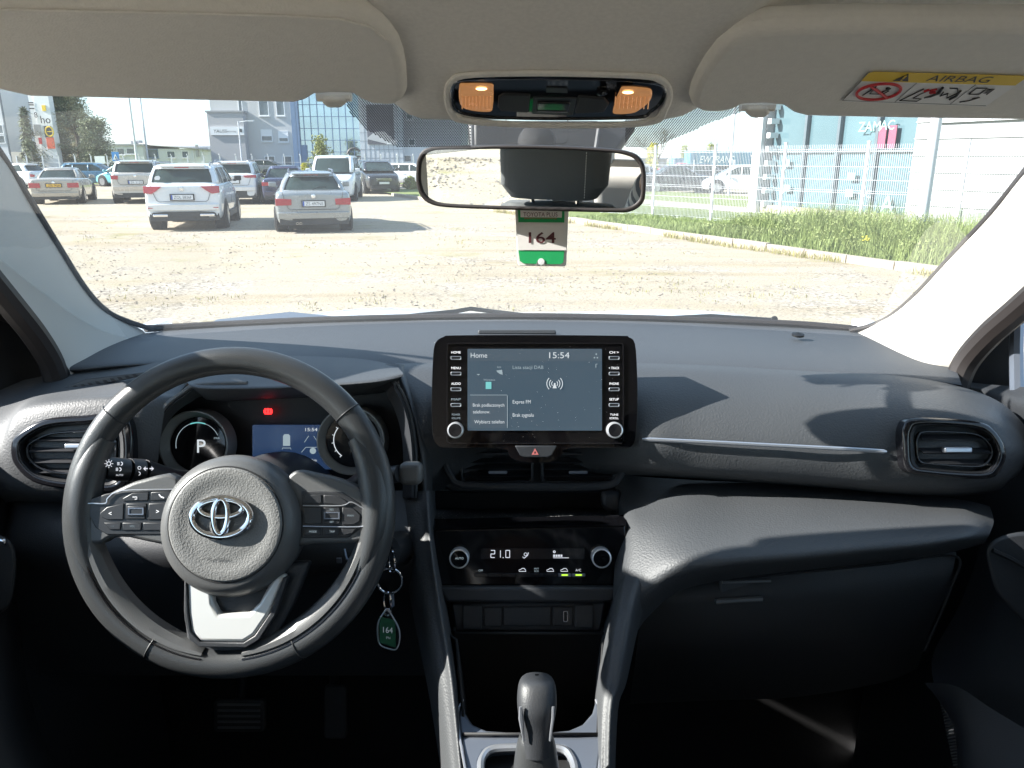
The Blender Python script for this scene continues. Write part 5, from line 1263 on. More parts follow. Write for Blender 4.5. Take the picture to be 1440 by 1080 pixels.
MB().tube([PG(a, b, .003) for a, b in spline([(651, 984), (644, 1001), (645, 1022), (649, 1052), (655, 1086), (662, 1130)], 6)], .0014, 6).build('chrome_edge', 'satin', gc)
MB().tube([PG(a, b, .003) for a, b in spline([(838, 984), (846, 1004), (846.5, 1022), (845, 1052), (842, 1086), (836, 1130)], 6)], .0014, 6).build('chrome_edge', 'satin', gc)
MB().tube([PG(a, b, -.001) for a, b in spline([(679, 1130), (676, 1085), (679, 1065), (692, 1054), (725, 1051.5), (770, 1051.5), (792, 1054), (803, 1065), (809, 1085), (812, 1130)], 6)], .0042, 8).build('inner_trim', 'satin', gc)
MB().prism([PG(*q, -.02) for q in ((676, 1045), (810, 1045), (812, 1140), (676, 1140))], Vector((0, .004, -.02))).build('gate_plate', 'black', gc)
# gear lever
gv = thing('gear_lever', P(755, 1080, .76), 'black automatic gear lever with pale side trims and leather gaiter', 'gear lever')
def blob(rings, n=20, pw=2.4):
    rows = []
    for px, py, wx, wd_, D in rings:
        c = P(px, py, D); r_ = []
        for k in range(n):
            a = 2*math.pi*k/n; ca, sa = math.cos(a), math.sin(a)
            r_.append(c+RV*(wx*D/F)*math.copysign(abs(ca)**(2/pw), ca)+NV*(wd_*D/F)*math.copysign(abs(sa)**(2/pw), sa))
        rows.append(r_)
    return MB().grid(rows, closed=True)
blob([(755, 949, 3, 3, .745), (755, 950, 16, 16, .742), (755, 954, 23, 22, .74), (755, 963, 27, 26, .738), (755, 980, 28.5, 28, .735), (755, 995, 28, 28, .733), (755, 1006, 26, 25, .732), (755, 1020, 23.5, 22, .732), (755, 1040, 21, 20, .73), (755, 1060, 20, 20, .73)]).build('knob', 'hard', gv, sub=1)
for sg in (-1, 1):
    MB().tube([P(755+sg*q, b, .716) for q, b in ((23, 994), (22.5, 1010), (20, 1030), (18.5, 1042))], [.0014, .0024 if sg < 0 else .0014, .0014, .0010], 6).build('side_trim', 'satin', gv)
blob([(754, 1034, 22, 20, .735), (754, 1036, 25, 24, .735), (754, 1048, 28, 27, .737), (754, 1065, 31, 31, .74), (754, 1085, 33, 34, .745), (754, 1130, 38, 40, .75)]).build('gaiter', 'leather', gv, sub=1)

b = MB(); rd = random.Random(6)
for i in range(260):
    u = rd.random(); w_ = rd.random()**1.6; a = P(611, 716, 1.09).lerp(P(876, 714, 1.09), u); c = P(608, 731, .992).lerp(P(882, 726, .992), u); q = a.lerp(c, 1-w_*.6)+Vector((0, 0, .0007)); r_ = rd.uniform(.0002, .0006)
    b.add([q+Vector((r_, 0, 0)), q+Vector((0, r_, 0)), q-Vector((r_, 0, 0)), q-Vector((0, r_, 0))], [(0, 1, 2, 3)])
b.build('dust', 'card', cs_, clean=False)['kind'] = 'stuff'
# ---------------------------------------------------------------- climate panel
cp = thing('climate_panel', P(745, 790, .955), 'glossy black climate control panel with two chrome ringed dials', 'climate control')
face = [(609, 744), (880, 738), (883, 765), (878, 800), (866, 826), (619, 826), (611, 795)]
MB().prism([P(a, b, .945) for a, b in face], NV*-.04).build('fascia', 'gloss', cp, bevel=.003, seg=3)
MB().add([P(608, 730, .990), P(882, 724, .990), P(880, 739, .944), P(609, 745, .944)], [(0, 1, 2, 3)]).build('upper_bevel', 'gloss', cp)
MB().tube([P(607, 731, .988), P(660, 733, .986), P(740, 732, .985), P(830, 729, .986), P(882, 725, .988)], .0016, 6).build('bevel_edge', 'glossrim', cp)
for cx, cyy in ((646.5, 782.5), (844.5, 782)):
    k_ = MB().lathe(P(cx, cyy, .9445), NV, [(.0122, 0), (.0122, .010), (.0118, .013), (.0102, .0135), (.0100, .012)], 36).build('dial', 'ringmetal', cp)
    MB().lathe(P(cx, cyy, .9445), NV, [(.0101, .004), (.0101, .0125), (.0095, .013), (0, .0128)], 36).build('dial_cap', 'gloss', k_)
def txt(par, body_, px, py, D, hpx, mt='ink_white', wpx=None, align='C', nm='lettering', off=.0006, shear=0):
    b = MB().text(body_, P(px, py, D)+NV*off, RV, UV_, h=hpx*D/F, wid=(wpx*D/F if wpx else None), align=align, shear=shear)
    return b.build(nm, mt, par)
txt(cp, 'AUTO', 646, 785, .9315, 3, 'scr_dim')
# lit temperature read-out in seven-segment digits
lcdb = MB().prism(rrect(676, 771, 822, 786, 2, .9445), NV*.0004).build('readout', 'gaugeface', cp)
def seg7(mb, px, py, ch, h, D):
    S = {'2': 'abged', '1': 'bc', '0': 'abcdef', '.': ''}[ch]; w_ = h*.55; t = h*.10
    Q = {'a': (0, h/2, w_, t), 'g': (0, 0, w_, t), 'd': (0, -h/2, w_, t), 'b': (w_/2, h/4, t, h/2), 'c': (w_/2, -h/4, t, h/2), 'f': (-w_/2, h/4, t, h/2), 'e': (-w_/2, -h/4, t, h/2)}
    for s_ in S:
        a, b, c, d = Q[s_]; mb.prism(outl([(px+a-c/2, py-b-d/2), (px+a+c/2, py-b-d/2), (px+a+c/2, py-b+d/2), (px+a-c/2, py-b+d/2)], D), NV*.0002)
b = MB(); seg7(b, 693, 779, '2', 10, .9437); seg7(b, 701, 779, '1', 10, .9437); seg7(b, 714, 779, '0', 10, .9437); b.prism(outl([(707, 783.5), (708.2, 783.5), (708.2, 784.7), (707, 784.7)], .9437), NV*.0002); b.build('temperature_digits', 'ink_white', lcdb)
b = MB()
for i in range(4): b.prism(outl([(778+i*3.4, 780), (780.6+i*3.4, 780), (780.6+i*3.4, 783), (778+i*3.4, 783)], .9437), NV*.0002)
b.prism(outl([(778, 784), (800, 784), (800, 784.8), (778, 784.8)], .9437), NV*.0002); b.torus(P(739, 779.5, .9435), RV, UV_, .0018, .0018, .0003, 10, 4); b.tube([P(735, 783, .9435), P(737, 785, .9435), P(742, 781, .9435), P(743, 777, .9435)], .0005, 4)
b.torus(P(779.5, 776, .9435), RV, UV_, .0012, .0012, .0005, 8, 4); b.build('fan_symbol', 'ink_white', lcdb)
b0 = 667
for i in range(8):
    x0 = b0+i*19.6; o = MB().prism(rrect(x0, 806, x0+19, 811, 1.5, .9445), NV*.0016).build('button', 'satindark' if i > 5 else 'glossrim', cp, bevel=.0004)
    if i >= 6: MB().prism(outl([(x0+5, 807.6), (x0+14, 807.6), (x0+14, 809.6), (x0+5, 809.6)], .9427), NV*.0002).build('indicator', 'greenlamp', o)
txt(cp, 'A/C', b0+7*19.6+9, 801.5, .9445, 3.4); txt(cp, 'FAST', b0+4*19.6+9, 799.5, .9445, 2.2, 'scr_dim'); txt(cp, 'ECO', b0+4*19.6+9, 803, .9445, 2.2, 'scr_dim'); txt(cp, 'OFF', b0+9, 802, .9445, 2.6, 'scr_dim')
b = MB()
for i in (3, 5, 6):
    c = (b0+i*19.6+9, 802); b.tube([P(c[0]+u, c[1]+v, .9442) for u, v in ((-5, 1.5), (-5, -.5), (-2.5, -1.2), (-1, -2.6), (2.5, -2.6), (4, -.6), (5, 1.5))], .0004, 4, closed=True)
b.build('symbol', 'ink_white', cp)

# ---------------------------------------------------------------- infotainment unit
P0_ = P
def P(px, py, D): return P0_(px, py, D-.05)      # the unit stands 5 cm proud of the stack
iu = thing('touchscreen', P(752, 560, 1.0), 'glossy black framed touchscreen unit showing the home menu and 15:54', 'touchscreen')
q = spline([(624, 473.5), (640, 471.5), (750, 471), (870, 472), (884, 474), (893, 483), (896, 520), (897, 570), (895, 610), (889, 627), (872, 630), (800, 631), (790, 640), (775, 650), (733, 650), (716, 641), (706, 631), (630, 630), (615, 626), (608, 610), (607, 560), (609, 500), (613, 481)], 3, True)
MB().prism(outl(q, .997), NV*-.055).build('casing', 'gloss', iu, bevel=.005, seg=4)
MB().ring_prism(rrect(628, 482, 877, 624, 5, .9965), rrect(629.4, 483.4, 875.6, 622.6, 4, .9965), NV*.0012).build('face_rim', 'glossrim', iu)
sc = MB().prism(rrect(657.5, 490.5, 846.5, 605.5, 1.5, .9962), NV*.0006).build('display', 'screen', iu)
MB().prism(outl([(661, 556), (713, 556), (713, 602), (661, 602)], .9954), NV*.0001).build('tile', 'screen2', sc)
MB().prism(outl([(657.5, 491), (846.5, 491), (846.5, 508), (657.5, 508)], .9954), NV*.0001).build('header_bar', 'screen2', sc)
DS = .9952
def st_(t, px, py, h, al='L', mt='scr_ink', w_=None): txt(sc, t, px, py, DS, h, mt, wpx=w_, align=al)
st_('Home', 662, 499.5, 6.6, w_=22); st_('15:54', 786.5, 499.5, 8, 'C', w_=27); st_('Lista stacji DAB', 721, 516.5, 4.6, w_=41, mt='scr_dim'); st_('Expres FM', 721, 565, 4.8, w_=24)
st_('Brak sygnalu', 721, 583.5, 4.8, w_=28); st_('Brak podlaczonych', 665, 569.5, 4.4, w_=42); st_('telefonow.', 665, 579, 4.4, w_=23); st_('Wybierz telefon', 667, 593, 4.6, w_=40); st_('km', 702, 516, 3, 'C', 'scr_dim'); st_('Warszawa', 688, 534, 2.6, 'C', 'scr_dim')
b = MB(); b.add([P(*p_) for p_ in ((777, 546, DS), (783, 546, DS), (781, 540, DS), (779, 540, DS))], [(0, 1, 2, 3)])
for r_ in (4, 7, 10.5):
    for a0, a1 in ((-45, 45), (135, 225)): b.torus(P(780, 539.5, DS), RV, UV_, r_*DS/F, r_*DS/F, .0005, 12, 4, a0, a1)
b.ball(P(780, 539.5, DS), .0011, 6); b.build('radio_icon', 'scr_ink', sc)
b = MB(); b.prism(outl([(683, 537), (691, 537), (691, 547), (683, 547)], DS), NV*.0001); b.build('map_icon', 'scr_teal', sc)
b = MB(); b.prism(outl([(698, 521), (706, 520), (707, 527), (703, 526), (699, 523)], DS), NV*.0001); b.prism(outl([(670, 526), (675, 526), (673, 528)], DS), NV*.0001)
for u, v in ((835, 502), (839, 502), (837.5, 497)): b.prism(outl([(u, v), (u+2, v), (u+2, v+2), (u, v+2)], DS), NV*.0001)
b.tube([P(838, 517, DS), P(838, 512, DS), P(840, 512, DS)], .0004, 4); b.build('status_icon', 'scr_dim', sc)
b = MB(); b.tube([P(713.5, 556, DS), P(713.5, 602, DS)], .0003, 4); b.tube([P(661, 555.5, DS), P(713, 555.5, DS)], .0003, 4); b.build('tile_border', 'scr_dim', sc)
for side, cx, names in ((0, 641.3, ('HOME', 'MENU', 'AUDIO', 'MAP')), (1, 863.5, ('CH >', '< TRACK', 'PHONE', 'SETUP'))):
    for i, nm_ in enumerate(names):
        yy = 503.5+i*22
        o = MB().ring_prism(rrect(cx-7.5, yy-2.6, cx+7.5, yy+2.6, 1.6, .9968), rrect(cx-6.2, yy-1.5, cx+6.2, yy+1.5, .8, .9968), NV*.002).build('button', 'satin', iu, bevel=.0003)
        MB().prism(rrect(cx-6.2, yy-1.5, cx+6.2, yy+1.5, .8, .9968), NV*.0012).build('button_face', 'button', o)
        txt(iu, nm_, cx, yy-8, .9965, 3.2, 'ink_white' if nm_ != 'MAP' else 'scr_dim', wpx=(12.5 if len(nm_) < 6 else 14))
    txt(iu, ('POWER', 'TUNE')[side], cx, 583, .9965, 2.6, 'scr_dim' if not side else 'ink_white', wpx=11); txt(iu, ('VOLUME', 'SCROLL')[side], cx, 588, .9965, 2.6, 'scr_dim' if not side else 'ink_white', wpx=12)
    cc = (641, 604.5) if not side else (863.5, 604.5)
    kn_ = MB().lathe(P(*cc, .9966), NV, [(.0100, 0), (.0100, .008), (.0096, .0105), (.0082, .011), (.0080, .010)], 36).build('knob', 'ringmetal', iu)
    MB().lathe(P(*cc, .9966), NV, [(.0081, .003), (.0081, .0102), (.0074, .0108), (0, .0106)], 36).build('knob_cap', 'glossrim', kn_)
b = MB(); rd = random.Random(5)
for i in range(75):
    q = P(rd.uniform(700, 876), rd.uniform(486, 622), .9953); r_ = rd.uniform(.00010, .00026); b.add([q+RV*r_, q+UV_*r_, q-RV*r_, q-UV_*r_], [(0, 1, 2, 3)])
b.build('dust', 'card', iu, clean=False)['kind'] = 'stuff'
hz_ = MB().prism(outl([(724, 626.5), (783, 626.5), (776, 640), (770, 643), (737, 643), (731, 640)], .9962), NV*.003).build('hazard_switch', 'hard', iu, bevel=.0012)
hb_ = [(752.5, 630.5), (757.5, 639.5), (747.5, 639.5)]; hi_ = [(752.5, 634.0), (754.4, 637.8), (750.6, 637.8)]
MB().ring_prism(outl(hb_, .9930), outl(hi_, .9930), NV*.0003).build('warning_triangle', 'hazard', hz_)
P = P0_
# ---------------------------------------------------------------- instrument cluster
ic = thing('instrument_cluster', P(390, 620, 1.02), 'instrument cluster with two round gauges and small display behind the wheel', 'instrument cluster')
arch_o = [(207, 700), (204, 665), (206, 630), (215, 600), (232, 572), (256, 553), (285, 541), (400, 538), (540, 532), (560, 545), (574, 575), (582, 610), (585, 650), (584, 700)]
arch_i = [(222, 700), (220, 665), (222, 632), (230, 606), (246, 582), (268, 566), (296, 556), (400, 552), (528, 548), (546, 560), (558, 585), (565, 615), (567, 650), (566, 700)]
ao = spline(arch_o, 5); ai = spline(arch_i, 5)
MB().grid([[P(*q, .962) for q in ao], [P(*q, .955) for q in [( (a[0]*.7+b[0]*.3), (a[1]*.7+b[1]*.3)) for a, b in zip(ao, ai)]], [P(*q, .975) for q in ai], [P(*q, 1.04) for q in ai]]).build('shroud', 'hard', ic)
MB().tube([P(*q, .957) for q in ao[:34]], .0032, 8).build('shroud_rim', 'padshell', ic)
MB().tube([P(*q, .962) for q in ao[44:]], .0026, 8).build('shroud_rim', 'hard', ic)
MB().prism([P(*q, 1.035) for q in ai[::2]], NV*-.01).build('face_plate', 'dark', ic)
MB().grid(patch([
  [(240, 506, 1.11), (300, 502, 1.12), (400, 500, 1.12), (500, 504, 1.11), (558, 513, 1.10)],
  [(254, 522, 1.03), (300, 517, 1.03), (400, 515, 1.03), (500, 516, 1.03), (561, 518, 1.03)],
  [(262, 536, .97), (300, 538, .965), (410, 537, .96), (510, 531, .96), (566, 524, .965)],
  [(266, 541, .952), (300, 544.5, .945), (410, 543, .94), (520, 536, .942), (567, 528, .955)],
  [(272, 547, .953), (300, 550, .948), (410, 548, .945), (520, 541, .947), (562, 533, .958)],
  [(286, 559, .985), (310, 562, .98), (410, 556, .985), (510, 550, .985), (546, 546, .99)],
  [(290, 562, 1.03), (320, 564, 1.03), (410, 560, 1.03), (500, 556, 1.03), (540, 552, 1.03)]], 6, 5)).build('hood', 'dash_top', ic)
def gauge(cx, cy_, rpx):
    k = 1.0/F; c = P(cx, cy_, 1.02)
    g_ = MB().lathe(c, NV, [(rpx*1.10*k, .0), (rpx*1.07*k, .024), (rpx*1.05*k, .028), (rpx*1.01*k, .028), (rpx*.98*k, .024), (rpx*.86*k, .012), (rpx*.84*k, .010)], 56).build('gauge', 'gaugering', ic)
    MB().lathe(c, NV, [(rpx*.86*k, .010), (rpx*.84*k, .013), (0, .013)], 48).build('gauge_face', 'gaugeface', g_)
    return g_, c+NV*.0135
g1, c1 = gauge(284, 624, 46); g2, c2 = gauge(499, 618, 45)
k = 1/F
MB().text('P', c1+RV*5*k-UV_*2*k, RV, UV_, h=19*k, wid=12*k).build('gear_letter', 'scr_ink', g1)
b = MB(); b.torus(c1, RV, UV_, 31*k, 31*k, .0004, 40, 4, 25, 190); b.build('scale_arc', 'scr_dim', g1)
b = MB(); b.torus(c1, RV, UV_, 31*k, 31*k, .0008, 10, 4, 70, 110); b.build('eco_arc', 'scr_teal', g1)
MB().text('PWR', c1+RV*27*k+UV_*9*k, RV, UV_, h=2.6*k, wid=8*k).build('lettering', 'scr_dim', g1)
b = MB(); b.torus(c2, RV, UV_, 27*k, 27*k, .0006, 30, 4, 140, 235); b.build('scale_arc', 'scr_ink', g2)
b = MB()
for a in (142, 165, 188, 212, 233):
    d = RV*math.cos(math.radians(a))+UV_*math.sin(math.radians(a)); b.tube([c2+d*27*k, c2+d*30*k], .0005, 4)
b.build('tick', 'scr_ink', g2)
ld = MB().prism(outl([(355, 598), (472, 598), (472, 660), (355, 660)], 1.018), NV*-.012).build('display', 'lcd', ic)
DL = 1.0172
for t, px, py, h, w_, al in (('15:54', 438, 604, 4.6, 17, 'C'), ('43161 km', 434, 647, 3.8, 23, 'C'), ('ODO', 414, 647, 2.6, 9, 'C')): txt(ld, t, px, py, DL, h, 'scr_ink', wpx=w_, align=al)
b = MB(); b.prism(outl([(398, 613), (400, 610.5), (406, 610.5), (408, 613), (408, 627), (398, 627)], DL), NV*.0002); b.build('car_icon', 'scr_dim', ld)
b = MB()
for pts in (((428, 622), (434, 613)), ((447, 622), (441, 613)), ((424, 636), (430, 629), (452, 629))): b.tube([P(*q, DL) for q in pts], .0004, 4)
b.tube([P(397, 632, DL), P(397, 630, DL), P(409, 630, DL), P(409, 632, DL)], .0004, 4); b.lathe(P(440, 634, DL), NV, [(.0042, 0), (0, .0004)], 16); b.build('lane_icon', 'scr_dim', ld)
b = MB(); b.torus(P(377, 578.5, 1.0225), RV, UV_, .0034, .0034, .0009, 16, 5); b.prism(outl([(375.4, 575.5), (378.6, 575.5), (378, 581.5), (376, 581.5)], 1.0225), NV*.0004)
for a0 in (-50, 130): b.torus(P(377, 578.5, 1.0225), RV, UV_, .0052, .0048, .0008, 8, 4, a0, a0+100)
b.build('brake_warning_lamp', 'redlamp', ic)

# ---------------------------------------------------------------- steering wheel
TAU = math.radians(21); W0 = P(323, 717, .846)
WU, WV, WN = Vector((1, 0, 0)), Vector((0, math.sin(TAU), math.cos(TAU))), Vector((0, -math.cos(TAU), math.sin(TAU)))
KW = .846/F
sw = thing('steering_wheel', W0, 'three-spoke leather steering wheel with chrome oval emblem on its hub', 'steering wheel')
def wp(px, py, h=0):
    return plane_hit(px, py, W0+WN*h, WN)
def wring(ra, rb, r, a0=0, a1=360, h=0, nn=96, n=14, flat=1.0):
    full = abs(a1-a0) >= 360; cnt = nn if full else nn+1
    return [W0+WN*h + WU*ra*math.cos(math.radians(a0+(a1-a0)*i/nn)) + WV*rb*math.sin(math.radians(a0+(a1-a0)*i/nn)) for i in range(cnt)]
RMA, RMB = .1675, .1655
MB().tube(wring(RMA, RMB, 0), .0154, 18, closed=True, flat=.86).build('rim', 'leather', sw)
b = MB()
for a in (141, 40, -118, -62):
    c = W0+WU*RMA*math.cos(math.radians(a))+WV*RMB*math.sin(math.radians(a)); d = (WU*math.cos(math.radians(a))+WV*math.sin(math.radians(a))).normalized()
    o = MB().torus(c, d, WN, .0155, .0135, .0009, 28, 6); o.build('seam', 'dark', sw)
# stitching along the inner top of the rim
b = MB()
for i in range(70):
    a = -20+200*i/69
    if 146 < a or a < -16: continue
    d = (WU*math.cos(math.radians(a))+WV*math.sin(math.radians(a))).normalized(); t_ = (-WU*math.sin(math.radians(a))+WV*math.cos(math.radians(a)))
    c = W0+d*(RMA-.0150)+WN*.0055; b.tube([c-t_*.0018, c+t_*.0018+d*.0012], .00045, 4)
b.build('stitching', 'padshell', sw)
# thumb swell at the spokes, lower insert
for a0, a1 in ((150, 205), (-25, 30)):
    n_ = 20; rs = [.012+.0062*math.sin(math.pi*i/n_) for i in range(n_+1)]
    MB().tube([W0+WU*(RMA-.006)*math.cos(math.radians(a0+(a1-a0)*i/n_))+WV*(RMB-.006)*math.sin(math.radians(a0+(a1-a0)*i/n_)) for i in range(n_+1)], rs, 14).build('thumb_grip', 'leather', sw)
for a0, a1 in ((190, 262), (278, 350)):
    n_ = 26
    rows = []
    for i in range(n_+1):
        a = math.radians(a0+(a1-a0)*i/n_); d = WU*math.cos(a)+WV*math.sin(a); f = math.sin(math.pi*min(1, max(0, i/n_)))**.5
        ro = .1580; ri = .1580-.019*(.55+.45*f)
        rows.append([W0+d*ro+WN*.006, W0+d*(ro-.003)+WN*.0125, W0+d*((ro+ri)/2)+WN*.0120, W0+d*(ri+.002)+WN*.006, W0+d*ri-WN*.006])
    MB().grid(rows).build('rim_insert', 'padshell', sw)
    MB().tube([W0+(WU*math.cos(math.radians(a0+(a1-a0)*i/n_))+WV*math.sin(math.radians(a0+(a1-a0)*i/n_)))*.1592+WN*.0118 for i in range(n_+1)], .0011, 6).build('insert_groove', 'glossrim', sw)
def wpr(pts, h, th, nm, mt, par=sw, bev=.0015, seg=2, per=0):
    if per: pts = spline(pts, per, True)
    return MB().prism([wp(a, b, h) for a, b in pts], WN*-th).build(nm, mt, par, bevel=bev, seg=seg)
# side spokes
sl_ = wpr([(250, 672), (200, 674), (168, 686), (140, 700), (118, 704), (104, 730), (108, 752), (118, 762), (140, 765), (155, 757), (180, 756), (250, 762)], .010, .020, 'spoke', 'padshell', bev=.004, seg=3, per=3)
sr_ = wpr([(405, 668), (450, 667), (490, 678), (512, 690), (538, 702), (546, 728), (542, 755), (525, 768), (508, 762), (490, 764), (440, 765), (405, 762)], .010, .020, 'spoke', 'padshell', bev=.004, seg=3, per=3)
# lower spoke and its silver trim
lo_ = wpr([(258, 795), (257, 860), (262, 900), (240, 925), (290, 938), (360, 938), (410, 925), (385, 900), (412, 850), (435, 790)], .002, .018, 'lower_spoke', 'hard', bev=.004, seg=3)
wpr([(262, 806), (264, 860), (268, 888), (281, 903), (342, 904), (358, 894), (380, 862), (402, 808), (384, 810), (364, 848), (349, 863), (307, 864), (299, 848), (295, 810)], .013, .014, 'silver_trim', 'trimsilver', bev=.004, seg=3)
wpr([(259, 806), (259, 870), (266, 900), (280, 910), (346, 911), (364, 900), (386, 866), (404, 812), (398, 812), (380, 862), (358, 894), (342, 904), (281, 903), (268, 888), (264, 860), (262, 806)], .0145, .012, 'trim_edge', 'hard', bev=.001)
# hub
HC = wp(331, 738, 0)
rr_ = 98*KW
MB().lathe(HC, WN, [(rr_*.80, -.045), (rr_*.97, -.02), (rr_*1.0, .002), (rr_*.985, .014), (rr_*.93, .024), (rr_*.86, .030), (rr_*.80, .032), (0, .030)], 72).build('hub', 'padshell', sw)
PC = wp(319, 737, .028)
rp_ = 79*KW*.97
pad = MB().lathe(PC, WN, [(rp_*1.02, -.004), (rp_, .0045), (rp_*.97, .0062), (rp_*.90, .0068), (rp_*.80, .0062), (rp_*.70, .0050), (rp_*.60, .0050), (rp_*.40, .0058), (0, .0065)], 72).build('airbag_cover', 'pad', sw)
MB().torus(PC+WN*.0036, WU, WV, rp_*1.012, rp_*1.012, .0010, 72, 6).build('cover_gap', 'black', pad)
EC = PC+WN*.0085-WU*4*KW+WV*10*KW
em = MB()
def eloop(c, ra, rb, r, lift=0):
    n_ = 64; pts = [c+WU*ra*math.cos(2*math.pi*i/n_)+WV*rb*math.sin(2*math.pi*i/n_)+WN*lift for i in range(n_)]
    em.tube(pts, [r]*n_, 10, closed=True, flat=.7)
kk = KW*.97
eloop(EC, 40*kk, 26.5*kk, .0040); eloop(EC+WV*12*kk, 30*kk, 12*kk, .0034, .0005); eloop(EC+WV*1.0*kk, 10.0*kk, 24*kk, .0034, .001)
em.build('emblem', 'chrome', pad)
MB().lathe(EC+WV*0, WN, [(1, -.006), (.97, -.0045), (0, -.004)], 40).add([], [])
MB().text('SRS AIRBAG', PC+WN*.0063-WU*8*KW-WV*46*KW, WU, WV, h=3.4*KW, wid=30*KW).build('embossing', 'hard', pad)
# switch pods
def wbtn(pts, nm='switch', mt='button', par=sw, h=.0125, bev=.0008): return wpr(pts, h, .004, nm, mt, par, bev)
wpr([(126, 702), (150, 694), (245, 688), (245, 752), (150, 752), (134, 742), (120, 716)], .0112, .006, 'switch_pod', 'button', bev=.001)
wpr([(424, 690), (482, 692), (500, 704), (520, 716), (524, 726), (505, 745), (490, 756), (424, 757)], .0112, .006, 'switch_pod', 'button', bev=.001)
for side, lst in ((0, [([(172, 701), (186, 693), (209, 692), (208, 704), (173, 705)], 'u'), ([(212, 692), (244, 690), (243, 703), (211, 704)], 'c'), ([(140, 722), (150, 713), (174, 708), (173, 731), (150, 731), (142, 727)], '<'), ([(177, 708), (206, 708), (204, 730), (176, 730)], ''), ([(209, 708), (236, 707), (234, 731), (207, 731)], '>'),
                      ([(146, 735), (170, 735), (169, 745), (154, 745)], ''), ([(172, 735), (199, 735), (198, 746), (172, 746)], ''), ([(201, 735), (234, 735), (232, 746), (201, 746)], '')]),
                   (1, [([(427, 696), (452, 696), (452, 708), (427, 708)], ''), ([(455, 696), (474, 697), (487, 704), (491, 711), (455, 708)], ''), ([(427, 713), (452, 713), (452, 737), (427, 737)], ''), ([(455, 713), (478, 713), (478, 737), (455, 737)], ''), ([(481, 713), (497, 715), (507, 724), (506, 733), (498, 738), (481, 738)], ''),
                      ([(428, 742), (452, 742), (452, 753), (428, 753)], ''), ([(455, 742), (477, 742), (477, 753), (455, 753)], ''), ([(480, 742), (502, 742), (496, 750), (484, 753), (480, 753)], '')])):
    for pts, ch in lst:
        o = wbtn(pts); cx = sum(a for a, b_ in pts)/len(pts); cyy = sum(b_ for a, b_ in pts)/len(pts)
        if ch in '<>' and ch: MB().text(ch, wp(cx, cyy, .0127), WU, WV, h=6*KW).build('symbol', 'ink_white', o)
        elif ch == 'u': b = MB(); b.tube([wp(cx-3, cyy, .0128), wp(cx+3, cyy, .0128), wp(cx+3, cyy+3, .0128), wp(cx, cyy+3, .0128)], .0003, 4); b.build('symbol', 'ink_white', o)
        elif ch == 'c': b = MB(); b.tube([wp(cx-4, cyy-2, .0128), wp(cx-1.5, cyy+1, .0128), wp(cx+3, cyy+3, .0128)], .0007, 5); b.build('symbol', 'ink_white', o)
for tx, px, py in (('MODE', 440, 747.5), ('SET', 466.5, 734), ('RES', 466.5, 716.5), ('MAIN', 493, 725), ('- +', 158, 740), ('VOL', 186, 740), ('TRIP', 467, 747.5)):
    MB().text(tx, wp(px, py, .0128), WU, WV, h=2.6*KW).build('lettering', 'scr_dim', sw)
for px, py in ((191, 719), (466.5, 725)):
    o = wpr([(px-12, py-7), (px+12, py-7), (px+12, py+7), (px-12, py+7)], .0135, .003, 'centre_key', 'button', bev=.0008)
    MB().ring_prism([wp(a, b_, .0138) for a, b_ in ((px-11, py-5), (px+11, py-5), (px+11, py+5), (px-11, py+5))], [wp(a, b_, .0138) for a, b_ in ((px-9, py-3.4), (px+9, py-3.4), (px+9, py+3.4), (px-9, py+3.4))], WN*.0003).build('key_outline', 'satindark', o)
for pts in ([(116, 716), (124, 708), (148, 708), (152, 700), (172, 690), (245, 688)], [(426, 711), (480, 711), (494, 706), (512, 716), (519, 724), (512, 735), (504, 741), (426, 740)]):
    MB().tube([wp(a, b_, .0128) for a, b_ in spline(pts, 4)], .0007, 6).build('chrome_line', 'satin', sw)
# steering column cowl
col_ = thing('steering_column', P(330, 760, .93), 'dark steering column cowl behind the hub with ignition barrel', 'steering column')
MB().lathe(HC-WN*.02, -WN, [(.040, 0), (.056, .02), (.070, .05), (.078, .12), (.08, .16)], 32).build('cowl', 'hard', col_)
MB().lathe(P(548, 775, .93), Vector((-.4, -.8, .3)), [(.022, -.05), (.022, .01), (.016, .014), (.012, .012), (0, .012)], 24).build('ignition_barrel', 'dark', col_)
MB().tube([P(400, 760, .93), P(470, 770, .94), P(548, 778, .95)], [.05, .03, .022], 14).build('barrel_arm', 'dark', col_)
b = MB(); b.tube([P(484, 772, .90), P(487, 785, .90), P(494, 792, .90)], .0018, 6); b.box(P(477, 788, .90), (.006, .003, .006)); b.build('tilt_lever', 'satindark', col_)
# stalks
s1 = thing('indicator_stalk', P(245, 668, .93), 'black indicator and light stalk left of the hub with white symbols', 'stalk')
MB().tube([P(270, 672, .95), P(245, 670, .925), P(212, 664, .90), P(202, 662, .893)], [.010, .010, .0145, .0155], 16, flat=.85).build('stem', 'button', s1)
MB().tube([P(201, 662, .892), P(190, 661.5, .886), P(181, 661, .880)], [.0158, .016, .0158], 18, flat=.85).build('ring', 'button', s1)
MB().tube([P(179.5, 661, .879), P(166, 660, .872), P(150, 658, .865), P(146, 658, .863)], [.0152, .0155, .0145, .010], 18, flat=.85).build('end_knob', 'button', s1)
b = MB(); b.torus(P(153, 652, .8455), RV, UV_, .0022, .0022, .0005, 12, 4)
for i in range(8): a = i*math.pi/4; c = P(153, 652, .8455); d = RV*math.cos(a)+UV_*math.sin(a); b.tube([c+d*.0032, c+d*.0048], .0004, 4)
for px, py in ((170, 652), (168, 660)):
    b.torus(P(px, py, .8485), RV, UV_, .0018, .0018, .0005, 8, 4, -90, 90)
    for dy in (-1.6, 0, 1.6): b.tube([P(px-2, py+dy, .8485), P(px-5, py+dy, .8485)], .0004, 4)
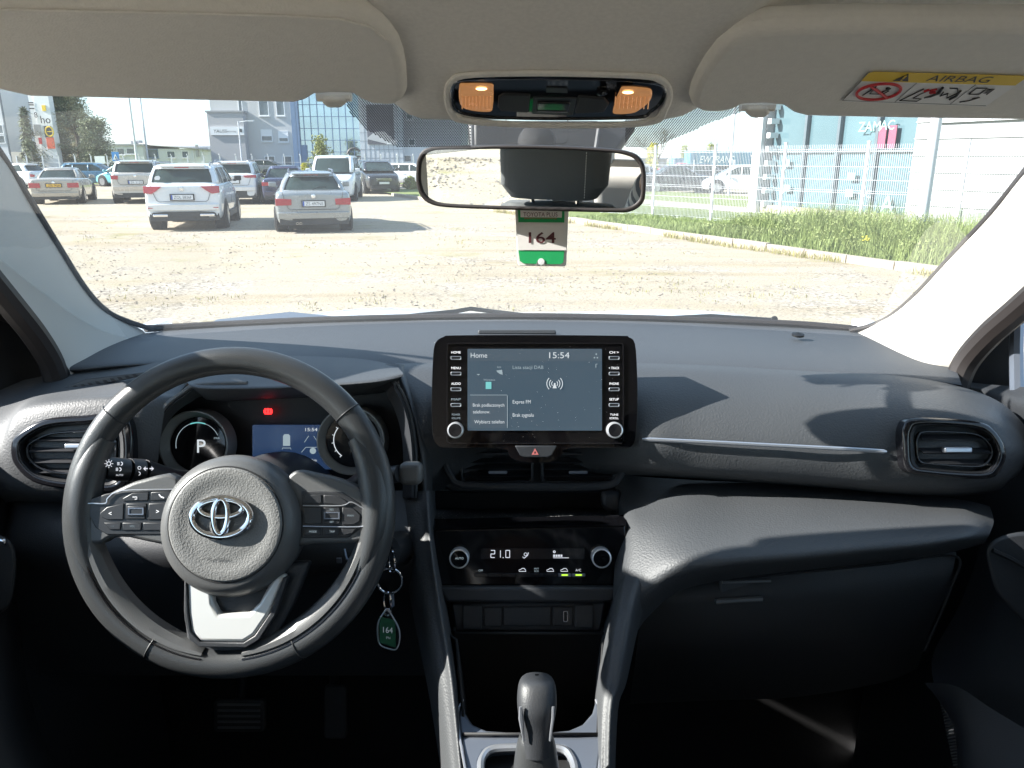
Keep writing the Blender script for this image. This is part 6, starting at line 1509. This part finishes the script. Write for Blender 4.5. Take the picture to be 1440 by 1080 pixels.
b.build('symbol', 'ink_white', s1)
MB().text('AUTO', P(168, 668, .8490), RV, UV_, h=2.6*.85/F).build('lettering', 'ink_white', s1)
b = MB()
for sg in (-1, 1): b.tube([P(209+sg*1.5, 659, .877), P(209+sg*6, 659, .877)], .0007, 4); b.tube([P(209+sg*4, 656.5, .877), P(209+sg*7, 659, .877), P(209+sg*4, 661.5, .877)], .0005, 4)
b.torus(P(196, 658, .869), RV, UV_, .0018, .0018, .0004, 8, 4); b.torus(P(195, 666, .869), RV, UV_, .0018, .0018, .0004, 8, 4, -90, 90); b.build('arrow_symbol', 'ink_white', s1)
s2 = thing('wiper_stalk', P(520, 672, .93), 'wiper stalk right of the hub, its sunlit end poking past the rim', 'stalk')
MB().tube([P(480, 688, .95), P(497, 683, .92), P(515, 674, .90), P(535, 668, .89)], [.010, .011, .0145, .014], 16, flat=.9).build('stem', 'button', s2)
MB().tube([P(534, 669, .89), P(548, 668, .885), P(562, 666, .88)], [.013, .011, .011], 16, flat=.9).build('ring', 'button', s2)
MB().prism(rrect(560, 651, 593, 683, 9, .875), NV*-.024).build('end_knob', 'padshell', s2, bevel=.006, seg=4)
MB().text('AUTO', P(514, 671, .8835), RV, UV_, h=2.8*.88/F).build('lettering', 'ink_white', s2)
b = MB(); b.tube([P(516, 662, .8835), P(519, 660, .8835), P(522, 663, .8835)], .0005, 4); b.box(P(516, 678, .8835), (.002, .001, .003)); b.build('symbol', 'ink_white', s2)
# keys
ky = thing('key_ring', P(553, 780, .87), 'steel key rings with a green 164 fob hanging from the ignition', 'key ring')
A2 = (RV*.85+NV*.5).normalized()
MB().torus(P(551, 790, .87), RV*.5+NV*.86, UV_, .010, .013, .0012, 28, 6).build('split_ring', 'chrome', ky)
MB().torus(P(548, 817, .865), RV, UV_, .0140, .0140, .0013, 36, 6).build('split_ring', 'chrome', ky)
MB().torus(P(545, 846, .862), RV*.6+NV*.8, UV_, .0085, .0110, .0012, 28, 6).build('split_ring', 'chrome', ky)
MB().torus(P(545, 861, .860), RV, UV_, .0038, .0038, .0009, 20, 6).build('split_ring', 'chrome', ky)
b = MB(); b.prism(outl([(547, 836), (554, 835), (555, 852), (549, 855)], .868), NV*.002); b.build('metal_tab', 'satindark', ky)
fobp = spline([(545, 858), (555, 872), (561, 885), (562, 900), (557, 913), (545, 912), (534, 906), (531, 892), (532, 876), (538, 864)], 4, True)
fob = MB().prism(outl(fobp, .858), NV*.0016).build('fob', 'clear', ky, bevel=.0006)
MB().tube(outl(fobp, .8575), .0009, 5, closed=True).build('fob_rim', 'satin', fob)
MB().prism(outl([(533.5, 867), (556, 872), (556.5, 911), (534.5, 904)], .8575), NV*.0006).build('insert', 'greendark', fob)
MB().text('164', P(545.5, 886, .8555), RV-UV_*.08, UV_, h=8*.858/F, wid=13.5*.858/F).build('lettering', 'print_white', fob)
MB().text('PN', P(546, 897, .8555), RV-UV_*.08, UV_, h=3.4*.858/F).build('lettering', 'print_white', fob)
# pedals
pe = thing('brake_pedal', P(330, 1010, 1.25), 'dark ribbed brake pedal in the footwell shade', 'pedal'); MB().prism(rrect(300, 985, 372, 1030, 6, 1.25), NV*-.012).build('pad', 'dark', pe, bevel=.003); MB().tube([P(336, 1005, 1.27), P(345, 900, 1.34)], .008, 8).build('arm', 'dark', pe)
b = MB()
for i in range(5): b.tube([P(306, 991+i*8, 1.249), P(366, 991+i*8, 1.249)], .002, 5)
b.build('rib', 'seatdark', pe)
pe = thing('accelerator_pedal', P(470, 1020, 1.25), 'dark narrow accelerator pedal right of the brake pedal', 'pedal'); MB().prism(rrect(455, 965, 487, 1040, 6, 1.25), NV*-.012).build('pad', 'dark', pe, bevel=.003); MB().tube([P(470, 985, 1.27), P(470, 900, 1.34)], .008, 8).build('arm', 'dark', pe)
MB().tube([P(611, 945, .90), P(615, 955, .895), P(620, 966, .89)], .0012, 6).build('floor_cable_trim', 'satindark', body)

# ---------------------------------------------------------------- sun visors
def visor(name, pts, label, axle):
    r = thing(name, roofpl(*pts[0]), label, 'sun visor')
    MB().prism([roofpl(a, b_) for a, b_ in pts], -RN*.020).build('flap', 'visor', r, bevel=.008, seg=4)
    cx = axle
    MB().prism([roofpl(a, b_, .041, -.004) for a, b_ in ((cx[0]-16, cx[1]-3), (cx[0]+17, cx[1]-3), (cx[0]+18, cx[1]+3), (cx[0]+11, cx[1]+9), (cx[0]-10, cx[1]+9), (cx[0]-17, cx[1]+3))], -RN*.012).build('clip', 'visor', r, bevel=.003, seg=3)
    MB().tube([roofpl(cx[0]-24, cx[1]-10, .041, -.010), roofpl(cx[0]+24, cx[1]-10, .041, -.010)], .005, 10).build('axle', 'visor', r)
    return r
lv = visor('sun_visor', [(-170, 128), (-60, 126), (0, 129.5), (25, 135), (46, 139.5), (120, 141), (280, 145), (417, 148), (433, 144), (446, 136), (470, 134.5), (492, 135), (504, 142), (521, 149), (545, 151), (558, 150), (568, 144), (572.5, 134), (571, 105), (567, 83), (560, 64), (550, 50), (537, 38), (521, 29), (500, 22), (479, 18.5), (400, 14), (250, 10), (0, 5), (-170, 2)],
           'folded beige sun visor above the steering wheel', (470, 144))
rv = visor('sun_visor', [(1600, 176), (1440, 172), (1300, 170), (1152, 167), (1128, 166), (1113, 162), (1098, 152), (1072, 149), (1047, 150), (1032, 157), (1012, 162), (985, 160), (973, 154), (969, 144), (972, 130), (980, 112), (992, 92), (1008, 72), (1030, 56), (1056, 46), (1090, 42), (1200, 39), (1440, 40), (1600, 42)],
           'folded beige sun visor with a yellow and white airbag label', (1065, 158))
MB().tube([roofpl(a, b_, .041, .0008) for a, b_ in ((0, 13), (250, 18), (400, 22), (480, 27), (520, 38), (545, 58))], .0009, 5).build('seam', 'headliner', lv)
# airbag label on the right visor
def lp(s, t, h=.0008):     # s 0..1 along, t 0..1 down (in the label's own plane)
    A, B_, C_, D_ = roofpl(1224, 100.5, .041, h), roofpl(1447, 106.5, .041, h), roofpl(1386, 149, .041, h), roofpl(1184, 142, .041, h)
    return A.lerp(B_, s).lerp(D_.lerp(C_, s), t)
lab = MB().prism([lp(0.02, 0), lp(1, 0), lp(1, 1), lp(.02, 1), lp(0, .95), lp(0, .05)], RN*.0004).build('airbag_label', 'print_white', rv)
MB().prism([lp(0.02, 0, .0014), lp(1, 0, .0014), lp(1, .30, .0014), lp(0, .30, .0014), lp(0, .05, .0014)], RN*.0002).build('warning_band', 'print_yellow', lab)
LS = (lp(1, .15)-lp(0, .15)); LU = (lp(.5, 0)-lp(.5, 1)); LH = LU.length; LW = LS.length
MB().text('AIRBAG', lp(.60, .155, .0019), LS, LU, h=LH*.19, wid=LW*.40).build('lettering', 'print_black', lab)
b = MB(); b.prism([lp(.195, .27, .0018), lp(.295, .27, .0018), lp(.245, .03, .0018)], RN*.0002); b.build('warning_triangle', 'print_black', lab)
b = MB(); b.prism([lp(.240, .20, .0022), lp(.250, .20, .0022), lp(.252, .10, .0022), lp(.238, .10, .0022)], RN*.0002); b.prism([lp(.240, .25, .0022), lp(.250, .25, .0022), lp(.250, .225, .0022), lp(.240, .225, .0022)], RN*.0002); b.build('exclamation_mark', 'print_yellow', lab)
b = MB()
for s_ in (.36, .745): b.tube([lp(s_, .32, .0014), lp(s_, .98, .0014)], .0002, 4)
b.tube([lp(0.0, .02, .0012), lp(0, .98, .0012), lp(1, .99, .0012)], .0002, 4); b.build('divider', 'print_black', lab)
sx_, su_ = LS.normalized(), LU.normalized()
b = MB(); c_ = lp(.18, .645, .0020); b.torus(c_, sx_, su_, LW*.135, LH*.27, .0011, 36, 6)
d1 = sx_*LW*.10; d2 = su_*LH*.20; b.tube([c_-d1+d2, c_+d1-d2], .0011, 6); b.build('prohibition_ring', 'print_red', lab)
b = MB()
for pts in (((.10, .78), (.13, .45), (.135, .72), (.22, .72), (.24, .60)), ((.16, .60), (.20, .66), (.235, .52)), ((.45, .50), (.42, .68), (.38, .92), (.50, .92), (.51, .84), (.45, .82), (.47, .66), (.50, .52)), ((.61, .45), (.66, .45), (.70, .60), (.67, .78), (.64, .62), (.61, .72), (.60, .58)), ((.78, .42), (.85, .42), (.85, .62), (.78, .62), (.78, .42)), ((.86, .46), (.90, .44), (.90, .62)), ((.79, .90), (.84, .84), (.88, .72), (.84, .76))):
    b.tube([lp(s_, t_, .0016) for s_, t_ in pts], .00045, 4)
b.ball(lp(.215, .52, .0016), .0018, 6); b.build('pictogram', 'print_black', lab)
b = MB(); b.tube([lp(s_, t_, .0018) for s_, t_ in ((.56, .44), (.575, .60), (.55, .74), (.52, .80))], [.0010, .0013, .0009, .0004], 6); b.tube([lp(s_, t_, .0018) for s_, t_ in ((.70, .52), (.715, .70), (.70, .82))], .0009, 6); b.prism([lp(.88, .44, .0018), lp(.905, .44, .0018), lp(.895, .58, .0018), lp(.865, .58, .0018)], RN*.0002); b.build('airbag_shape', 'print_black', lab)
b = MB()
for pts in (((.47, .58), (.49, .52)), ((.50, .55), (.53, .50), (.52, .62), (.55, .60))): b.tube([lp(s_, t_, .0018) for s_, t_ in pts], .0010, 5)
b.build('arrow_shape', 'print_red', lab)

# ---------------------------------------------------------------- overhead console
oc = thing('overhead_console', roofpl(783, 137, .046), 'glossy black overhead console with two lit amber map lamps', 'overhead lamp')
oq = spline([(638, 120), (650, 112), (700, 110), (783, 110), (870, 112), (922, 117), (935, 126), (931, 142), (915, 157), (895, 165), (783, 167), (700, 165), (655, 160), (640, 152), (635, 136)], 4, True)
def op(a, b_, h=0): return roofpl(a, b_, .049, h)
MB().prism([op(a, b_, .003) for a, b_ in oq], -RN*.004).build('bezel', 'gloss', oc, bevel=.003, seg=3)
MB().tube([op(a, b_, .003) for a, b_ in oq], .0014, 6, closed=True).build('bezel_edge', 'glossrim', oc)
for pts, cb_2 in (([(646, 122), (655, 119.5), (690, 120), (694, 126), (693, 152), (688, 158), (662, 156), (647, 148)], (677, 122)), ([(872, 128), (880, 124), (910, 126), (917, 131), (914, 143), (900, 155), (888, 160), (866, 161), (862, 156)], (883, 127))):
    ln = MB().prism([op(a, b_, .0045) for a, b_ in spline(pts, 3, True)], -RN*.003).build('map_lamp', 'lamp', oc, bevel=.0015, seg=3)
    MB().ball(op(cb_2[0], cb_2[1]+3, .0048), .0030, 10, (1.5, .8, .4)).build('bulb', 'lampcore', ln)
    b = MB(); x0 = min(p[0] for p in pts)+4; x1 = max(p[0] for p in pts)-4
    for i in range(9):
        xx = x0+(x1-x0)*i/8; b.tube([op(xx, 136, .0048), op(xx-(2 if x0 > 800 else 0), 153, .0048)], .0005, 4)
    b.build('lens_rib', 'lamp', ln)
for pts in ([(701, 137), (708, 133), (746, 134), (744, 159), (704, 157), (700, 152)], [(813, 136), (850, 139), (857, 147), (850, 158), (808, 161)]):
    MB().prism([op(a, b_, .0045) for a, b_ in pts], -RN*.003).build('rocker_switch', 'dark', oc, bevel=.0015, seg=3)
MB().prism([op(a, b_, .0038) for a, b_ in ((750, 137), (812, 138), (806, 163), (748, 161))], -RN*.002).build('centre_recess', 'button', oc, bevel=.001)
MB().prism([op(a, b_, .0055) for a, b_ in ((756, 145), (802, 146), (800, 158), (754, 157))], -RN*.002).build('sunglass_latch', 'glossrim', oc, bevel=.001)
MB().tube([op(756, 156.5, .0058), op(798, 157.5, .0058)], .0007, 5).build('latch_edge', 'satin', oc)
MB().prism([op(a, b_, .0038) for a, b_ in ((768, 123), (798, 124), (798, 131), (768, 130))], -RN*.001).build('microphone_slot', 'button', oc)
MB().lathe(op(846, 129, .0035), RN, [(.004, 0), (.004, .002), (0, .003)], 14).build('sensor', 'glossrim', oc)

# ---------------------------------------------------------------- rear-view mirror, sensor housing, permit
mr = thing('rearview_mirror', P(747, 250, .78), 'wide black framed rear-view mirror reflecting a headrest and gravel', 'mirror')
MP = P(747, 250, .78); MN = Vector((-.205, -.98, -.052)).normalized()
mo = spline([(584.5, 240), (587, 222), (600, 208), (640, 205), (754, 204.5), (850, 209), (885, 214), (901, 224), (907.5, 242), (907, 275), (902, 288), (888, 297), (862, 299), (738, 296), (640, 292.5), (607, 288), (591, 276), (585, 258)], 4, True)
def mp(a, b_, h=0): return plane_hit(a, b_, MP+MN*h, MN)
mc = (746, 250)
inn = [(mc[0]+(a-mc[0])*.962, mc[1]+(b_-mc[1])*.885) for a, b_ in mo]
MB().ring_prism([mp(a, b_, .001) for a, b_ in mo], [mp(a, b_, .001) for a, b_ in inn], -MN*.014).build('frame', 'seal', mr, bevel=.0025, seg=3)
MB().prism([mp(a, b_, -.002) for a, b_ in inn], -MN*.002).build('glass', 'mirror', mr)
b = MB(); rows = []
for s_, d_ in ((1, -.008), (.96, -.022), (.80, -.034), (.4, -.042), (.05, -.044)): rows.append([mp(mc[0]+(a-mc[0])*s_, mc[1]+(b_-mc[1])*s_, 0)+MN*d_ for a, b_ in mo])
b.grid(rows, closed=True); b.build('back_shell', 'dark', mr)
MB().tube([mp(752, 248, -.04), P(752, 215, .86), P(752, 195, .88)], [.010, .008, .014], 12).build('stem', 'dark', mr)
sh = thing('sensor_housing', P(770, 190, .86), 'black camera housing on the windscreen behind the mirror', 'camera housing')
MB().prism(outl([(656, 168), (898, 168), (893, 182), (872, 212), (856, 240), (668, 240), (660, 214)], .90), NV*-.02).build('outer_cover', 'button', sh, bevel=.006)
MB().prism(outl([(664, 168), (846, 168), (838, 240), (664, 240)], .885), NV*-.02).build('inner_cover', 'dark', sh, bevel=.005)
MB().tube([P(664, 172, .872), P(665, 215, .872)], .0022, 6).build('left_edge', 'padshell', sh); MB().tube([P(843, 172, .872), P(837, 210, .872)], .0022, 6).build('right_edge', 'padshell', sh)
MB().ring_prism(rrect(711, 160, 799, 203, 8, .864), rrect(712.5, 160, 797.5, 201.5, 8, .864), NV*.001).build('cover_joint', 'black', sh)
MB().lathe(P(755, 200, .862), NV, [(.022, -.005), (.019, .006), (.010, .010), (0, .011)], 24).build('mirror_socket', 'black', sh)
pt = thing('parking_permit', P(761, 300, .80), 'white and green hanging permit card numbered 164 below the mirror', 'permit card')
PD = .815
MB().prism(outl([(724, 285), (800, 285), (796.5, 372), (794, 374.5), (731, 373.5), (728, 370)], PD), NV*-.0012).build('card', 'card', pt, bevel=.0004)
MB().prism(outl([(728, 285), (794, 285), (793.5, 313), (729, 312.5)], PD-.0008), NV*.0002).build('green_frame', 'green', pt)
MB().prism(outl([(731, 285), (790.5, 285), (790, 306), (732, 305.5)], PD-.0014), NV*.0002).build('printed_panel', 'card', pt)
MB().text('TOYOTA PLUS', P(760, 301.5, PD-.0022), RV, UV_, h=6*PD/F, wid=48*PD/F).build('lettering', 'print_maroon', pt)
MB().text('SPRAWDZONA GWARANCJA', P(760, 307.0, PD-.0022), RV, UV_, h=2.2*PD/F, wid=46*PD/F).build('lettering', 'print_red', pt)
MB().prism(outl([(726, 314), (795, 314.5), (796.5, 352), (729, 351.5)], PD-.0016), NV*.0003).build('paper_label', 'paper', pt)
MB().text('164', P(762.5, 334, PD-.0026), RV, UV_, h=15*PD/F, wid=38*PD/F, bold=.012).build('number', 'print_maroon', pt)
MB().prism(outl([(729, 352), (793.5, 352.5), (792, 369), (788, 371.5), (768, 371.5), (766, 366), (761, 363), (756, 366), (754, 371), (736, 370.5), (731, 367)], PD-.0010), NV*.0002).build('green_foot', 'green', pt)
MB().lathe(P(761, 368, PD-.001), NV, [(.0035, 0), (.0035, .001), (0, .0012)], 16).build('eyelet', 'print_white', pt)

# ---------------------------------------------------------------- seats (seen in the mirror)
def seat(x, label):
    r = thing('front_seat', (x, -.25, .55), label, 'seat', 'front seats')
    def ringz(z, hw_, yf, yb): return [Vector((x+hw_*math.copysign(abs(math.cos(a))**.6, math.cos(a)), (yf+yb)/2+(yf-yb)/2*math.copysign(abs(math.sin(a))**.7, math.sin(a)), z)) for a in [2*math.pi*i/24 for i in range(24)]]
    b = MB(); b.grid([ringz(*q) for q in ((.98, .20, -.02, -.20), (1.05, .245, -.05, -.24), (1.25, .25, -.12, -.30), (1.42, .235, -.18, -.33), (1.53, .20, -.22, -.34), (1.57, .14, -.25, -.33), (1.575, .02, -.28, -.30))], closed=True); b.build('backrest', 'seatdark', r)
    b = MB(); b.grid([ringz(*q) for q in ((1.585, .03, -.24, -.28), (1.59, .11, -.21, -.31), (1.62, .135, -.20, -.32), (1.70, .140, -.21, -.33), (1.76, .130, -.225, -.33), (1.79, .10, -.24, -.31), (1.795, .02, -.27, -.29))], closed=True); hr = b.build('headrest', 'seatdark', r)
    b = MB()
    for i in range(30):
        z = 1.60+.17*i/29; b.tube([(x+.10, -.198-.12*(z-1.6), z), (x+.10, -.199-.12*(z-1.6), z+.003)], .0008, 4)
    b.build('stitching', 'card', hr)
    for sx in (-.06, .06): MB().tube([(x+sx, -.27, 1.50), (x+sx, -.265, 1.61)], .006, 8).build('headrest_post', 'chrome', r)
    b = MB(); b.grid([ringz(*q) for q in ((.78, .24, .30, -.22), (.86, .26, .32, -.24), (.96, .25, .30, -.22), (1.0, .20, .24, -.18), (1.0, .02, .05, .02))], closed=True); b.build('cushion', 'seatdark', r)
seat(-.36, 'dark grey front seat with headrest, reflected in the mirror, behind the wheel'); seat(.42, 'dark grey front seat with headrest on the passenger side')
r = thing('rear_bench', (0, -1.2, .6), 'pale grey rear seat bench with upright backrest', 'seat'); MB().box((0, -1.15, .9), (1.25, .5, .25)).build('cushion', 'rearfabric', r, bevel=.05, seg=4); MB().box((0, -1.48, 1.22), (1.25, .16, .6), rx=-.15).build('backrest', 'rearfabric', r, bevel=.05, seg=4)

# ---------------------------------------------------------------- photographer on the rear bench, seen in the mirror
M['skin'] = mat('skin', (.52, .30, .21), .5, var=.08, vscale=30, bump=.2, bscale=900); M['hair'] = mat('hair', (.06, .04, .03), .6, var=.3, vscale=60)
M['denim'] = mat('denim', (.05, .07, .12), .85, var=.2, vscale=80)
def shirtmat():
    m = mat('striped_shirt', (.70, .70, .71), .85, var=0); n = m.node_tree.nodes; l = m.node_tree.links
    tc = n.new('ShaderNodeTexCoord'); wv = n.new('ShaderNodeTexWave'); wv.bands_direction = 'DIAGONAL'; wv.inputs['Scale'].default_value = 9; wv.inputs['Distortion'].default_value = 2.5
    wv.inputs['Detail'].default_value = 1; rp = n.new('ShaderNodeValToRGB'); rp.color_ramp.elements[0].position = .35; rp.color_ramp.elements[1].position = .55
    rp.color_ramp.elements[0].color = (.16, .17, .20, 1); rp.color_ramp.elements[1].color = (.72, .71, .70, 1)
    l.new(tc.outputs['Object'], wv.inputs['Vector']); l.new(wv.outputs['Fac'], rp.inputs[0]); l.new(rp.outputs[0], n['Principled BSDF'].inputs['Base Color']); return m
M['shirt'] = shirtmat()
def skin(name, mt, pts, edges, root=0, parent=None, sub=2):
    me = bpy.data.meshes.new(name); me.from_pydata([p[:3] for p in pts], edges, []); o = bpy.data.objects.new(name, me); COL.objects.link(o)
    bm = bmesh.new(); bm.from_mesh(me); ly = bm.verts.layers.skin.verify(); bm.verts.ensure_lookup_table()
    for v, p in zip(bm.verts, pts): v[ly].radius = (p[3], p[4] if len(p) > 4 else p[3]); v[ly].use_root = False
    bm.verts[root][ly].use_root = True; bm.to_mesh(me); bm.free(); me.materials.append(M[mt])
    md = o.modifiers.new('skin', 'SKIN'); md.use_smooth_shade = True
    m2 = o.modifiers.new('sub', 'SUBSURF'); m2.levels = sub; m2.render_levels = sub
    if parent: o.parent = parent
    return o
pt_ = []; ed_ = []
def j(*a): pt_.append(a); return len(pt_)-1
def e(*a): ed_.extend(zip(a[:-1], a[1:]))
pel = j(.02, -1.12, 1.10, .14, .11); wa = j(.02, -1.05, 1.24, .125, .10); ch = j(.02, -.95, 1.42, .155, .105); nb = j(.02, -.90, 1.56, .06); nk = j(.02, -.88, 1.63, .052); hd1 = j(.02, -.85, 1.70, .072, .08); hd2 = j(.02, -.85, 1.79, .074, .088); hd3 = j(.02, -.86, 1.85, .045, .055)
e(pel, wa, ch, nb, nk, hd1, hd2, hd3); chin = j(.02, -.775, 1.675, .024); e(hd1, chin); nose = j(.02, -.750, 1.745, .012); e(hd2, nose)
for sx in (-1, 1):
    sh1 = j(.02+sx*.165, -.92, 1.52, .058); el = j(.02+sx*.27, -.62, 1.36, .043); fo = j(.02+sx*.20, -.42, 1.52, .040); wr_ = j(.02+sx*.105, -.20, 1.70, .026, .030); pa = j(.02+sx*.088, -.135, 1.755, .030, .018)
    e(ch, sh1, el, fo, wr_, pa)
    for k, (dx, dz, ln) in enumerate(((.0, .050, .030), (.004, .034, .034), (.008, .016, .031), (.012, -.002, .024))):
        a1 = j(.02+sx*(.082+dx*.2), -.100, 1.762+dz, .0095); a2 = j(.02+sx*(.080), -.100+ln*.9, 1.766+dz, .0088); a3 = j(.02+sx*.066, -.100+ln*1.25, 1.768+dz, .0078); e(pa, a1, a2, a3)
    t1 = j(.02+sx*.066, -.120, 1.750, .0115); t2 = j(.02+sx*.052, -.085, 1.765, .010); t3 = j(.02+sx*.040, -.062, 1.778, .0085); e(pa, t1, t2, t3)
    hp = j(.02+sx*.09, -1.08, 1.10, .085); kn_ = j(.02+sx*.17, -.62, 1.08, .062); an = j(.02+sx*.18, -.60, .68, .042); ft = j(.02+sx*.18, -.44, .62, .036); e(pel, hp, kn_, an, ft)
pers = skin('person', 'skin', pt_, ed_, 0)
tag(pers, 'photographer in a grey and white striped shirt, glimpsed in the rear-view mirror', 'person')
pt_ = []; ed_ = []
a = j(.02, -1.12, 1.14, .155, .125); b_ = j(.02, -1.05, 1.26, .140, .115); c = j(.02, -.95, 1.43, .172, .120); d = j(.02, -.905, 1.545, .085); e(a, b_, c, d)
for sx in (-1, 1):
    q = j(.02+sx*.17, -.92, 1.515, .072); r_ = j(.02+sx*.275, -.62, 1.355, .060); s_ = j(.02+sx*.20, -.42, 1.52, .053); u = j(.02+sx*.135, -.28, 1.64, .044); e(c, q, r_, s_, u)
skin('shirt', 'shirt', pt_, ed_, 0, pers)
pt_ = []; ed_ = []
a = j(.02, -1.12, 1.09, .155, .12)
for sx in (-1, 1):
    q = j(.02+sx*.09, -1.08, 1.10, .098); r_ = j(.02+sx*.17, -.62, 1.08, .076); s_ = j(.02+sx*.18, -.60, .74, .058); e(a, q, r_, s_)
skin('trousers', 'denim', pt_, ed_, 0, pers)
MB().ball((.02, -.872, 1.80), .094, 20, (.88, 1.02, 1.02)).build('hair', 'hair', pers)
for sx in (-1, 1):
    MB().ball((.02+sx*.030, -.772, 1.765), .011, 10).build('eye', 'print_white', pers); MB().ball((.02+sx*.079, -.85, 1.745), .020, 10, (.4, .7, 1.1)).build('ear', 'skin', pers)
MB().tube([(-.005, -.763, 1.705), (.02, -.757, 1.703), (.045, -.763, 1.705)], .006, 8).build('mouth', 'skin', pers)
for sx in (-1, 1): MB().ball((.02+sx*.18, -.40, .60), .06, 12, (.8, 2.0, .65)).build('shoe', 'black', pers)
ph = thing('phone', (0.02, -.06, 1.79), 'dark smartphone held up in both hands between the front seats', 'phone')
MB().box((.02, -.060, 1.79), (.150, .008, .074)).build('body', 'gloss', ph, bevel=.003, seg=3)
MB().box((.02, -.0645, 1.79), (.144, .001, .068)).build('screen', 'screen', ph); MB().box((-.03, -.054, 1.81), (.03, .004, .018)).build('camera_bump', 'glossrim', ph, bevel=.001)
